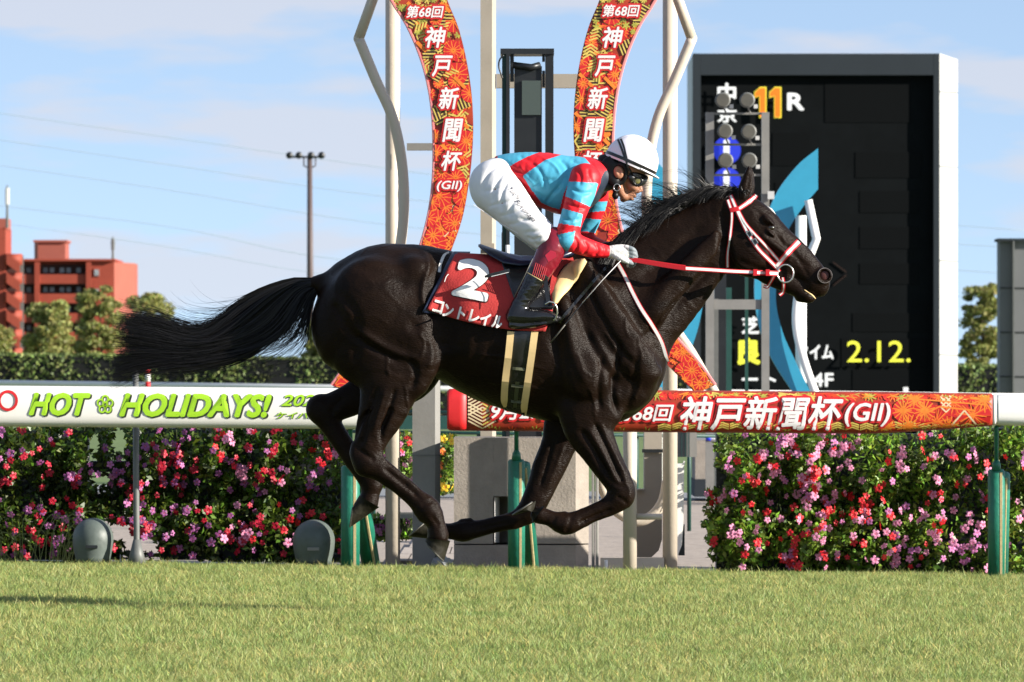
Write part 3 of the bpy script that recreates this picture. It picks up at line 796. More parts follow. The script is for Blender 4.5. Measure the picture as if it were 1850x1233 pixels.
# ---- left rail with its white advert wrap
lr = empty('track_rail', Vector((atx(330, YR), YR, gz(atx(330, YR)))), 'white running rail on the left wrapped in an advert with lime green holiday lettering', 'rail')
xs = list(range(-140, 719, 40))+[706]
rail_piece('rail_wrap', xs, [37]*len(xs), M['railwhite'], lr)
rail_piece('rail_end_cap', [706.3, 712, 718], [37.4, 37.4, 36], M['print_red'], lr)
mp = rail_map(lambda x: 37.0, rail_cy, off=0.0015)
put_text('HOT', 54, 166, 709, 751, mp, M['print_lime'], lr, 0.055, 0.30, 0.0, skew=0.0075)
put_text('HOT', 57, 169, 711, 753.5, mp, M['print_black'], lr, 0.055, 0.30, 0.0, lift=0.0012, name='letter_shadow', skew=0.0075)
put_text('HOLIDAYS!', 217, 492, 710, 753, mp, M['print_lime'], lr, 0.055, 0.30, 0.0, skew=0.0075)
put_text('HOLIDAYS!', 220, 495, 712, 755.5, mp, M['print_black'], lr, 0.055, 0.30, 0.0, lift=0.0012, name='letter_shadow', skew=0.0075)
put_text('2020', 509, 590, 713, 734, mp, M['print_lime'], lr, 0.03, 0.30, 0.0)
put_text('2020', 511, 592, 714.5, 735.5, mp, M['print_black'], lr, 0.03, 0.30, 0.0, lift=0.0012, name='letter_shadow')
put_text('ケイバ電撃', 500, 600, 744, 757, mp, M['print_lime'], lr, 0.02, 0.25, 0.0)
put_text('ケイバ電撃', 501, 601, 745, 758, mp, M['print_black'], lr, 0.02, 0.25, 0.0, lift=0.0012, name='letter_shadow')
def ring_print(cx, cy, rx, ry, w, m, name, mp=mp, lift=0.003):
    vs = []; fs = []; n = 36
    for k in range(n):
        a = 2*math.pi*k/n
        for q in (1, 1-w):
            p = mp(cx+rx*q*math.cos(a), cy+ry*q*math.sin(a)); vs.append((p[0], p[1]-lift, p[2]))
    for k in range(n): j = (k+1) % n; fs.append((2*k, 2*j, 2*j+1, 2*k+1))
    return vs, fs
v, f = ring_print(17, 724, 18, 19, 0.27, None, ''); mesh_obj('red_ring', v, f, M['print_red'], lr)
for mm, dx, lf in ((M['print_black'], 1.5, 0.001), (M['print_lime'], 0, 0.0025)):
    b = MB()
    for k in range(5):
        a = math.pi/2+2*math.pi*k/5; v, f = ring_print(192+9*math.cos(a)+dx, 731-10*math.sin(a)+dx, 6.5, 7.5, 0.42, None, '', lift=lf); b.add(v, f)
    v, f = ring_print(192+dx, 731+dx, 4, 4.5, 0.5, None, '', lift=lf); b.add(v, f)
    b.build('clover_mark' if dx == 0 else 'letter_shadow', mm, lr)

# ---- right rail with the festive race wrap
rr = empty('track_rail', Vector((atx(1400, YR), YR, gz(atx(1400, YR)))), 'running rail on the right wrapped in a red and orange race banner with white characters', 'rail')
def rh(px): return 38.0 if px < 1560 else 38.0-9.0*((px-1560)/235.0)**1.3
def rcy(px): return (rail_cy(px)+0.5) if px < 1560 else (rail_cy(px)+0.5)-7.5*((px-1560)/235.0)**1.3
xs = [808, 812, 820, 830, 842.7]
rail_piece('wrap_end', xs, [34, 37.5, 38.1, 38.1, 38.1], M['print_red'], rr, [rcy(x) for x in xs])
xs = [843]+list(range(880, 1790, 30))+[1791]
rail_piece('race_banner_wrap', xs, [rh(x) for x in xs], M['banner'], rr, [rcy(x) for x in xs])
rail_piece('rail_tube', [1798, 1803, 1860, 2000, 2150], [26, 28, 28, 28, 28], M['white'], rr, [741, 741, 741.5, 742, 743])
rail_piece('rail_joint', [1791.3, 1797.7], [28, 28], M['railwhite'], rr, [741, 741])
mpr = rail_map(rh, rcy, off=0.0010)
pt = Pattern(mpr, lambda x, y: 843 < x < 1790 and abs(y-rcy(x)) < rh(x)*0.95)
rng = np.random.default_rng(5)
for x, a in ((866, 1), (892, -1)):
    pass
for j in range(12):
    y = 704+6.4*j
    pt.line(846, y+14 if j < 6 else y-14, 872, y, 2.6, CR); pt.line(872, y, 896, y+14 if j < 6 else y-14, 2.6, CR if j % 2 else GO)
for x in range(860, 1790, 13):
    for y in (704+0.0075*x, 775+0.0075*x): pt.star(x+rng.uniform(-4, 4), y+rng.uniform(-4, 4), rng.uniform(7, 12), 8, rng.choice([OR, GO, FL, OL]), 2.4, rng.uniform(0, 1), RE if rng.random() < 0.4 else None)
for x in range(1200, 1800, 26): pt.chevron(x, 776+rng.uniform(-2, 2), 24, 12, 3, GO, 3.14, 2.6)
for x, y, r in ((1630, 742, 20), (1652, 722, 17), (1690, 762, 30), (1722, 728, 26), (1755, 750, 34), (1775, 722, 24), (1600, 771, 16), (1640, 770, 22), (1712, 772, 20), (1668, 742, 20)):
    pt.star(x, y, r, 14, OR if r < 25 else FL, 2.6, rng.uniform(0, 1), RE)
    pt.star(x, y, r*0.75, 10, OR, 2.0, rng.uniform(0, 1))
pt.lattice(1707, 727, 9, CR, 2.6); pt.line(1660, 752, 1695, 735, 3, OR); pt.line(1695, 735, 1760, 742, 3, OR); pt.line(1718, 768, 1740, 742, 3, CR); pt.line(1740, 742, 1762, 768, 3, CR); pt.line(1640, 720, 1780, 732, 2.5, OR)
pt.b.build('printed_pattern', PML, rr)
RT = [('9月27日', 888, 1010, 728, 759, 3.5), ('第68回', 1105, 1217, 730, 762, 3.5), ('神戸新聞杯', 1228, 1522, 716, 778, 4), ('(GII)', 1524, 1607, 728, 771, 3.5)]
for body, x0, x1, y0, y1, w in RT:
    put_text(body, x0, x1, y0, y1, mpr, M['print_white'], rr, 0.022, 0.22, rim=4.0, rimm=M['print_red'], lift=0.011)

# ---- padded rail supports
def padded_post(px, ytop, ybot, wpx, lab, slx, stem_top):
    g = empty('rail_support', at(px, ybot, YR+0.25), lab, 'rail post', 'green padded rail supports')
    b = MB(); r = wpx/2*YR/FP
    p0 = at(px, ybot+6, YR+0.25); p1 = at(px, ytop, YR+0.25)
    b.tube([p0, p0.lerp(p1, 0.5), p1, p1+Vector((0, 0, 0.012))], [r, r*1.02, r, r*0.8], 18); b.build('pad', M['padgreen'], g, True)
    b = MB(); x = p0.x+r*0.35
    yy = YR+0.25-math.sqrt(max(0, r*r-(x-p0.x)**2))-0.002
    b.box(x, x+r*0.28, yy-0.001, yy+0.01, p0.z, p1.z-0.005); b.build('pad_seam', M['seam'], g)
    q0 = at(px+slx, ybot+6, YR+0.62); q1 = at(px+10, ytop+6, YR+0.30)
    b = MB(); b.tube([q0, q1, q1+Vector((0, 0, 0.01))], [r, r, r*0.7], 16); br = b.build('brace_pad', M['padgreen'], g, True)
    d = Vector((r*0.4, -r*0.95-0.004, 0)); b = MB(); b.tube([q0+d, q1+d+Vector((0, 0, -0.02))], [0.008, 0.008], 6, [0.004, 0.004]); b.build('brace_seam', M['seam'], g)
    b = MB(); b.tube([p1+Vector((0, 0, -0.02)), at(px, ytop-40, YR+0.2), at(px, stem_top, YR+0.02)], 0.013, 10)
    b.tube([at(px, ytop-2, YR+0.22), at(px, ytop-14, YR+0.22), at(px, ytop-20, YR+0.21)], [0.028, 0.024, 0.014], 10)
    b.build('stem', M['padgreen'], g, True)
padded_post(633, 845, 1020, 34, 'green padded rail post behind the hind legs of the horse', 38, 775)
padded_post(933, 834, 1024, 31, 'green padded rail post in front of the concrete block', 26, 780)
padded_post(1800, 852, 1040, 31, 'green padded rail post among the flowers at the right', 6, 772)

# ---- thin steel pole and striped marker
g = empty('steel_pole', at(247, 1015, YR+0.3), 'thin dull steel pole standing behind the white rail on the left', 'pole')
b = MB(); b.tube([at(247, 1014, YR+0.3), at(247, 985, YR+0.3), at(246, 880, YR+0.3), at(245, 640, YR+0.3)], [0.022, 0.018, 0.018, 0.017], 10); b.build('pole', M['grey'], g, True)
b = MB(); b.tube([at(247, 1020, YR+0.3), at(247, 1000, YR+0.3), at(247, 975, YR+0.3)], [0.055, 0.04, 0.02], 10); b.build('foot', M['grey'], g, True)
g = empty('distance_marker', at(267, 700, 90), 'red and white striped marker pole under the tip of the horse tail', 'marker pole')
for i in range(10):
    y1 = 760-14*i; b = MB(); b.tube([at(267, y1, 90), at(267, y1-14, 90)], 0.037, 10); b.build('band', M['print_red'] if i % 2 == 0 else M['white'], g, True)

# ---- grey domes
def dome(px, py, r, lab):
    Y = YR+0.42; g = empty('plastic_dome', at(px, 1014, Y), lab, 'dome housing', 'grey domes at the turf edge')
    b = MB(); k = Y/FP; c = at(px, py, Y)
    pts = []
    for i in range(11): a = math.pi/2*(1-i/10); pts.append((r*k*math.cos(a), r*k*math.sin(a)))
    pts += [(r*k*0.995, -0.02), (r*k*0.97, -0.05), (r*k*0.92, -0.08), (r*k*0.86, -0.11), (r*k*0.84, -0.14)]
    b.tube([Vector((c.x, c.y, c.z+z)) for _, z in pts], [max(q, 0.002) for q, _ in pts], 28); b.build('housing', M['dome'], g, True)
    b = MB(); b.box(c.x-0.034, c.x+0.034, Y-r*k-0.006, Y-r*k+0.03, c.z-0.055, c.z-0.037); b.build('label_plate' if px > 300 else 'slot', M['greysteel'] if px > 300 else M['black'], g)
dome(168, 973, 37, 'rounded grey dome housing left of the thin steel pole')
dome(567, 977, 38, 'dark grey dome housing beside the padded post on the left')

# ================================================================ near finish arch
fa = empty('finish_post_arch', at(948, 1035, 38.0), 'cream finish arch with tall posts, bent tubes and two curved race banners', 'finish arch')
mirx = lambda P, c=945.5: [(2*c-x, y) for x, y in P]
YA = 37.75
for px, y1, Y in ((709.5, 1024, YA+0.3), (1210.5, 1034, YA+0.3)):
    b = MB(); b.tube([at(px, y1+8, Y), at(px, 520, Y), at(px, -260, Y)], 13.3*Y/FP, 22); b.build('post', M['beige'], fa, True)
tubeR = [(1172, -160), (1200, -70), (1250, 70)]
tubeR2 = [(1250, 70), (1219, 145), (1190, 210), (1174, 280), (1168, 360), (1174, 440), (1190, 515), (1218, 590), (1250, 640), (1292, 712)]
for P1, P2 in ((tubeR, tubeR2), (mirx(tubeR, 949), mirx(tubeR2, 949))):
    b = MB(); A = [at(x-0, y, YA+0.06) for x, y in P1]; b.tube([A[1], A[2]], 9.5*YA/FP, 14); 
    C_ = [at(x, y, YA+0.06) for x, y in catmull(P2, 8)]; b.tube(C_, 9.5*YA/FP, 14); b.ball(A[2], 9.7*YA/FP, seg=12, rings=8); b.tube([A[0], A[1]], 9.5*YA/FP, 14); b.build('bent_tube', M['beige'], fa, True)
b = MB(); b.pbox(735, 786, 259, 272, YA+0.1, 0.05); b.build('tie_bar', M['greysteel'], fa)
b = MB(); b.pbox(722.8, 744.8, 926, 937, YA+0.02, 0.05); b.build('tie_bar', M['greysteel'], fa)
inner = [(1113, -90), (1083, 0), (1063, 50), (1048, 110), (1039, 170), (1036, 230), (1039, 290), (1046, 345), (1056, 395), (1071, 440), (1095, 500), (1130, 570), (1170, 620), (1210, 664), (1258, 712)]
outer = [(1230, -90), (1184, 0), (1156, 45), (1134, 95), (1119, 145), (1110, 200), (1107, 260), (1108, 320), (1115, 380), (1130, 440), (1155, 510), (1190, 570), (1227, 616), (1262, 655), (1292, 696)]
def inside_poly(poly):
    P = np.asarray(poly)
    def f(x, y):
        x1, y1 = P[:, 0], P[:, 1]; x2, y2 = np.roll(x1, -1), np.roll(y1, -1)
        c = ((y1 > y) != (y2 > y)) & (x < (x2-x1)*(y-y1)/np.where(y2 == y1, 1e-9, y2-y1)+x1)
        return bool(c.sum() % 2)
    return f
def arch_banner(I, O, Y, seed, lab_x, parent):
    pl = crescent(I, O, Y, 0.03, M['banner'], parent, 'curved_banner')
    A = catmull(I, 4); B = catmull(O, 4); n = len(A)
    # pale rim on the outer edge
    b = MB(); b.tube([at(p[0], p[1], Y+0.012) for p in B], 0.010, 6, [0.022]*n); b.build('banner_rim', M['pinkedge'], pl)
    ins = inside_poly(list(map(tuple, A))+list(map(tuple, B[::-1])))
    pt = Pattern(flat_map(Y, 0.0005), ins); rng = np.random.default_rng(seed)
    xs_ = [p[0] for p in I+O]; lo, hi = min(xs_), max(xs_)
    for k in range(380):
        i = rng.integers(0, n); t = rng.uniform(0, 1); x, y = A[i]*(1-t)+B[i]*t
        if y < 12: pt.star(x, y, rng.uniform(5, 9), 7, [OL, GO, OL][k % 3], 3.0, rng.uniform(0, 3)); continue
        if y < 70 and k % 2: pt.star(x, y, rng.uniform(5, 8), 6, OL, 3.4, rng.uniform(0, 3)); continue
        kk = rng.integers(0, 5) if y < 330 else rng.integers(3, 6)
        if kk == 0: pt.chevron(x, y, 26, 24, 4, GO, rng.uniform(-0.7, 0.7)+rng.integers(0, 4)*1.57, 2.8)
        elif kk == 1:
            a = rng.choice([0.5, -0.5, 1.2, 0.0]); c, s_ = math.cos(a), math.sin(a)
            for j in range(4):
                pt.line(x-12*c-s_*j*6, y-12*s_+c*j*6, x+12*c-s_*j*6, y+12*s_+c*j*6, 5.6, DK); pt.line(x-12*c-s_*j*6, y-12*s_+c*j*6, x+12*c-s_*j*6, y+12*s_+c*j*6, 2.4, GO)
        elif kk == 2: pt.line(x-10, y-10, x+10, y+10, 6, OR); 
        elif kk == 3: pt.star(x, y, rng.uniform(8, 14), 10, OR, 2.2, rng.uniform(0, 1), RE)
        elif kk == 4: pt.star(x, y, rng.uniform(12, 22), 12, OR, 1.7, rng.uniform(0, 1), RE)
        else: pt.lattice(x, y, 7, CR if rng.random() < 0.4 else OR, 1.8)
    pt.b.build('printed_pattern', PML, pl)
    for body, cx, cy, w, h in lab_x:
        mpp = flat_map(Y, 0.014)
        put_text(body, cx-w/2, cx+w/2, cy-h/2, cy+h/2, mpp, M['print_white'], pl, 0.022, 0.20, rim=3.4, rimm=M['print_red'], lift=0.006)
arch_banner(mirx(inner), mirx(outer), YA-0.1, 11, [('第68回', 768, 22, 68, 22), ('神', 787, 68, 38, 38), ('戸', 799, 120, 38, 38), ('新', 811, 178, 38, 40), ('聞', 818, 236, 38, 42), ('杯', 816, 291, 38, 36), ('(GII)', 812, 337, 46, 20)], fa)
arch_banner(inner, outer, YA-0.1, 12, [('第68回', 1122, 20, 68, 22), ('神', 1107, 68, 38, 38), ('戸', 1093, 120, 38, 38), ('新', 1080, 178, 38, 40), ('聞', 1073, 236, 38, 42), ('杯', 1069, 291, 38, 36), ('(GII)', 1073, 337, 46, 20)], fa)
# centre post and beam behind
def hprism(b, x0, x1, y0, y1, Y, d, ch):
    k = Y/FP; xa, xb = atx(x0, Y), atx(x1, Y); c = ch*k
    b.vprism([(xa, Y), (xb-c, Y), (xb, Y+c*1.2), (xb, Y+d), (xa, Y+d)], at(0, y1, Y).z, at(0, y0, Y).z)
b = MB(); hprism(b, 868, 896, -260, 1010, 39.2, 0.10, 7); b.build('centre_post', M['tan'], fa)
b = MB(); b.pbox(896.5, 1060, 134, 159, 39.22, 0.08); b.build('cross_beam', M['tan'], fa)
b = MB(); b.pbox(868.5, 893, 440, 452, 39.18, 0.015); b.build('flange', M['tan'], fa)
# judge's mirror frame
jm = empty('mirror_frame', at(952, 790, 38.9), 'black and dark green slit mirror frame standing on the concrete block', 'mirror frame')
Ym = 38.7
MB().pbox(904, 1001, 88, 98, Ym-0.02, 0.3).build('top_plate', M['black'], jm)
MB().pbox(907, 920, 98.2, 789, Ym, 0.06).build('post', M['darkgreen'], jm)
MB().pbox(914.5, 921, 98.2, 789, Ym-0.02, 0.015).build('post_edge', M['black'], jm)
MB().pbox(985, 1000, 98.2, 789, Ym, 0.08).build('post', M['black'], jm)
MB().pbox(929, 979, 120, 789, Ym+0.02, 0.06).build('mirror_housing', M['black'], jm)
MB().pbox(943, 977, 146, 208, Ym+0.0, 0.015).build('mirror_glass', mat('dark_mirror', (0.05, 0.065, 0.05), 0.15, spec=0.7), jm)
MB().pbox(921.5, 928.5, 98.2, 148, Ym+0.03, 0.03).build('bracket', M['black'], jm)
MB().pbox(979.5, 984.5, 98.2, 112, Ym+0.03, 0.03).build('bracket', M['black'], jm)
MB().pbox(979.5, 984.5, 128, 158, Ym+0.03, 0.03).build('bracket', M['black'], jm)
b = MB(); b.tube([at(x, y, Ym-0.04) for x, y in catmull([(910, 100), (903, 108), (901, 120), (905, 134), (908, 142)], 5)], 0.005, 6); b.build('cable', M['black'], jm, True)
b = MB(); b.tube([at(928, 118, Ym), at(960, 122, Ym-0.02), at(975, 118, Ym)], 0.02, 8); b.build('roller', M['black'], jm, True)
MB().pbox(906, 908.8, 420, 470, Ym-0.03, 0.02).build('edge_strip', M['black'], jm)
b = MB(); b.tube([at(917, 470, Ym-0.06), at(917, 443, Ym-0.06)], 0.013, 10); b.build('white_tube', M['white'], jm, True)

# concrete block with a niche
cb = empty('concrete_block', at(942, 1030, 37.9), 'weathered grey concrete block with a square niche under the race banner', 'concrete block')
Yc = 37.9; k = Yc/FP
def ft(x0, x1, ya=Yc, yb=Yc+0.9): return [(atx(x0, Yc), ya), (atx(x1, Yc), ya), (atx(x1, Yc), yb), (atx(x0, Yc), yb)]
zt = at(0, 791, Yc).z; zs = at(0, 984, Yc).z; zn0 = at(0, 981, Yc).z; zn1 = at(0, 897, Yc).z; zb = at(0, 1036, Yc).z
b = MB()
b.vprism(ft(820, 891), zs+0.004, zt); b.build('wall_face', M['concrete'], cb)
b = MB(); b.vprism(ft(891.2, 924), zn1, zt-0.001); b.build('niche_lintel', M['concrete'], cb)
b = MB(); b.vprism(ft(891.2, 924, Yc+0.25), zs+0.005, zn1-0.001); b.build('niche_back', M['concrete'], cb)
b = MB(); b.vprism([(atx(924.2, Yc), Yc), (atx(1040, Yc), Yc), (atx(1064, Yc), Yc+0.09), (atx(1064, Yc), Yc+0.9), (atx(924.2, Yc), Yc+0.9)], zs+0.004, zt-0.001); b.build('wall_face', M['concrete'], cb)
b = MB(); b.vprism([(atx(820, Yc), Yc+0.003), (atx(1040, Yc), Yc+0.003), (atx(1063.5, Yc), Yc+0.093), (atx(1063.5, Yc), Yc+0.9), (atx(820, Yc), Yc+0.9)], zb, zs-0.004); b.build('plinth', M['concrete'], cb)
b = MB(); a = at(893, 981, Yc); c = at(922, 899, Yc)
b.add([(a.x, Yc+0.02, a.z), (a.x+0.03, Yc+0.12, a.z), (a.x+0.03, Yc+0.12, c.z), (a.x, Yc+0.02, c.z)], [(0, 1, 2, 3)]); b.build('niche_liner', M['white'], cb)
for x in (1069, 1076):
    b = MB(); hprism(b, x, x+5.5, 770, 1032, Yc+0.1, 0.05, 2); tag(b.build('steel_upright', M['greysteel']), 'narrow grey upright clamped to the right side of the concrete block' if x == 1069 else 'second narrow upright, just outside the first one', 'upright', 'uprights beside the concrete block')

# grey square column left of the block
cl = empty('square_column', at(770, 1020, 38.0), 'plain grey square column between the two rails', 'column')
b = MB(); hprism(b, 745, 795, 500, 1028, 38.0, 0.16, 9); b.build('column_shaft', M['greysteel'], cl)
b = MB(); hprism(b, 744, 795.5, 822, 823.5, 37.996, 0.16, 9); b.build('weld_line', M['grey'], cl)

# cream tubular stand at the right
ts = empty('tubular_stand', at(1150, 1032, 37.7), 'cream tubular stand with a looped tube beside the tall finish post', 'stand')
b = MB(); b.tube([at(1138, 1040, 37.6), at(1138, 700, 37.6)], 12.5*37.6/FP, 20); b.build('post', M['beige'], ts, True)
b = MB(); b.tube([at(1150, 934, 37.6), at(1196, 934, 37.6)], 5.5*37.6/FP, 12); b.build('cross_tube', M['beige'], ts, True)
b = MB(); b.tube([at(x, y, 38.3) for x, y in catmull([(1082, 800), (1083, 850), (1092, 890), (1112, 922), (1148, 942), (1178, 932), (1198, 905), (1205, 870)], 6)], 9.5*38.3/FP, 14); b.build('loop_tube', M['beige'], ts, True)
b = MB(); b.pbox(1085, 1200, 1008, 1036, 38.0, 0.1); b.build('base_plate', M['beige'], ts)
b = MB(); b.tube([at(1095, 1034, 37.9), at(1095, 1012, 37.9)], 0.01, 8); b.build('bolt', M['white'], ts, True)
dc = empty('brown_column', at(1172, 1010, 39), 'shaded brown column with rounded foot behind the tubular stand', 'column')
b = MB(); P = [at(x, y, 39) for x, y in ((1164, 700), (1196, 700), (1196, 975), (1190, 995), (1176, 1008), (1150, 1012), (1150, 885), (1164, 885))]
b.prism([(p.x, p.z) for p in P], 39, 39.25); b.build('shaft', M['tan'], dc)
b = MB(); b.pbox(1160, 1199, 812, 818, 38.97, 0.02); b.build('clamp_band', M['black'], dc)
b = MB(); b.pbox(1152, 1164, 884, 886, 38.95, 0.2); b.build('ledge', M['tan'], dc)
pw = empty('white_shield', at(1229, 1000, 38.3), 'tall white curved plastic shield right of the finish post', 'shield')
b = MB(); pf = [(1222, 838), (1234, 838), (1236, 833), (1238, 834), (1236, 842), (1235, 940), (1232, 985), (1223, 1008)]
P = [at(x, y, 38.3) for x, y in pf]; b.prism([(p.x, p.z) for p in P], 38.3, 38.42); b.build('shield', M['white'], pw)
b = MB(); b.pbox(1226, 1237, 948, 1004, 38.5, 0.1); b.build('backing', M['black'], pw)
gc = empty('green_cabinet', at(1236, 826, 44), 'small ribbed green cabinet below the banner beside the finish post', 'cabinet')
b = MB(); b.pbox(1224, 1245, 772, 826, 44, 0.2); b.build('box', M['grey'], gc)
for x in (1231, 1238, 1243): MB().pbox(x, x+1, 772, 826, 43.985, 0.01).build('rib', M['darkgreen'], gc)
b = MB(); b.pbox(1246, 1259, 772, 826, 44.1, 0.2); b.build('pale_panel', M['greysteel'], gc)
fb = empty('grey_kiosk', at(1285, 897, 62), 'grey block with darker foot in the infield, just left of the right flowers', 'block')
MB().pbox(1256, 1330, 786, 866, 62, 1.2).build('upper_wall', M['concrete'], fb)
MB().pbox(1255, 1331, 866.5, 898, 61.9, 1.4).build('base', M['boardframe'], fb)
g = empty('barrier_pipe', at(1275, 792, 60), 'white barrier pipe with a blue band in front of the grey block', 'barrier')
b = MB(); b.tube([at(1258, 792, 60), at(1330, 793, 60)], 0.022, 8); b.build('pipe', M['white'], g, True)
b = MB(); b.tube([at(1275, 792, 59.98), at(1284, 792, 59.98)], 0.026, 8); b.build('blue_band', mat('blue_tape', (0.01, 0.03, 0.5), 0.4), g, True)
# dark green pipe fence
pf = empty('pipe_fence', Vector((0, 47, -0.02)), 'low dark green pipe fence running behind the finish posts', 'fence')
b = MB(); b.tube([at(560, 779, 47), at(1330, 789, 47)], 0.012, 8); b.build('pipe', M['darkgreen'], pf, True)
b = MB(); b.tube([at(560, 742, 47), at(1330, 752, 47)], 0.012, 8); b.build('pipe', M['darkgreen'], pf, True)
for x in range(580, 1330, 95):
    b = MB(); b.tube([at(x, 735, 47.02), at(x, 960, 47.02)], 0.015, 6); b.build('post', M['darkgreen'], pf, True)
g = tag(MB().pbox(560, 830, 752, 776, 52, 0.3).build('green_board', M['darkgreen']), 'dark green board behind the gap between the two rails', 'board')
# paving near the column
for i in range(5):
    for j in range(4):
        x0 = atx(715+30*i, 41)+j*0.03
        mesh_obj('paving_slab', [(x0, 39.4+j*1.6, 0.012), (x0+0.098, 39.4+j*1.6, 0.012), (x0+0.098, 40.95+j*1.6, 0.012), (x0, 40.95+j*1.6, 0.012)], [(0, 1, 2, 3)], M['paver'])['kind'] = 'structure'

# ================================================================ flowers
def petal_flower(name, r, mp_, mc):
    b = MB(); 
    for k in range(5):
        a = 2*math.pi*k/5; w = 0.56
        def q(rad, ang, y): return (rad*r*math.cos(ang), y*r, rad*r*math.sin(ang))
        b.add([q(0.06, a, 0), q(0.62, a-w, -0.10), q(1.0, a-w*0.5, 0.02), q(1.0, a+w*0.5, 0.02), q(0.62, a+w, -0.10)], [(0, 1, 2, 3, 4)])
    me_o = b.build(name, [mp_]); bpy.data.objects.remove(me_o)
    me = bpy.data.meshes[-1]
    return None
def flower_mesh(key, r, mpet, meye):
    vs = []; fs = []; mi = []
    for k in range(5):
        a = 2*math.pi*k/5; w = 0.60; base = len(vs)
        for rad, da, y in ((0.05, 0, 0.02), (0.60, -w, -0.12), (1.0, -w*0.55, 0.05), (1.06, 0, 0.0), (1.0, w*0.55, 0.05), (0.60, w, -0.12)):
            vs.append((rad*r*math.cos(a+da), y*r, rad*r*math.sin(a+da)))
        fs.append([base, base+1, base+2, base+3, base+4, base+5]); mi.append(0)
    base = len(vs)
    for k in range(6): a = 2*math.pi*k/6; vs.append((0.16*r*math.cos(a), -0.14*r, 0.16*r*math.sin(a)))
    fs.append([base+k for k in range(6)]); mi.append(1)
    me = bpy.data.meshes.new(key); me.from_pydata(vs, [], fs); me.materials.append(mpet); me.materials.append(meye)
    me.polygons.foreach_set('material_index', mi); me.update(); return me
M['petal_plum'] = mat('plum_petals', (0.27, 0.07, 0.22), 0.55, trans=0.2)  # darker mauve with the shade of the left planting put into the petals
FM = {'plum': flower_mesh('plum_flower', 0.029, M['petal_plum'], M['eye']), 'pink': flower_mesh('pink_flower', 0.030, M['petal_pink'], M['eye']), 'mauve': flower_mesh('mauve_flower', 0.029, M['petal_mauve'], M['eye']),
      'red': flower_mesh('red_flower', 0.029, M['petal_red'], M['petal_crimson']), 'crimson': flower_mesh('crimson_flower', 0.029, M['petal_crimson'], M['petal_red']),
      'yellow': flower_mesh('yellow_flower', 0.034, M['petal_yellow'], M['petal_orange']), 'orange': flower_mesh('orange_flower', 0.034, M['petal_orange'], M['petal_yellow'])}
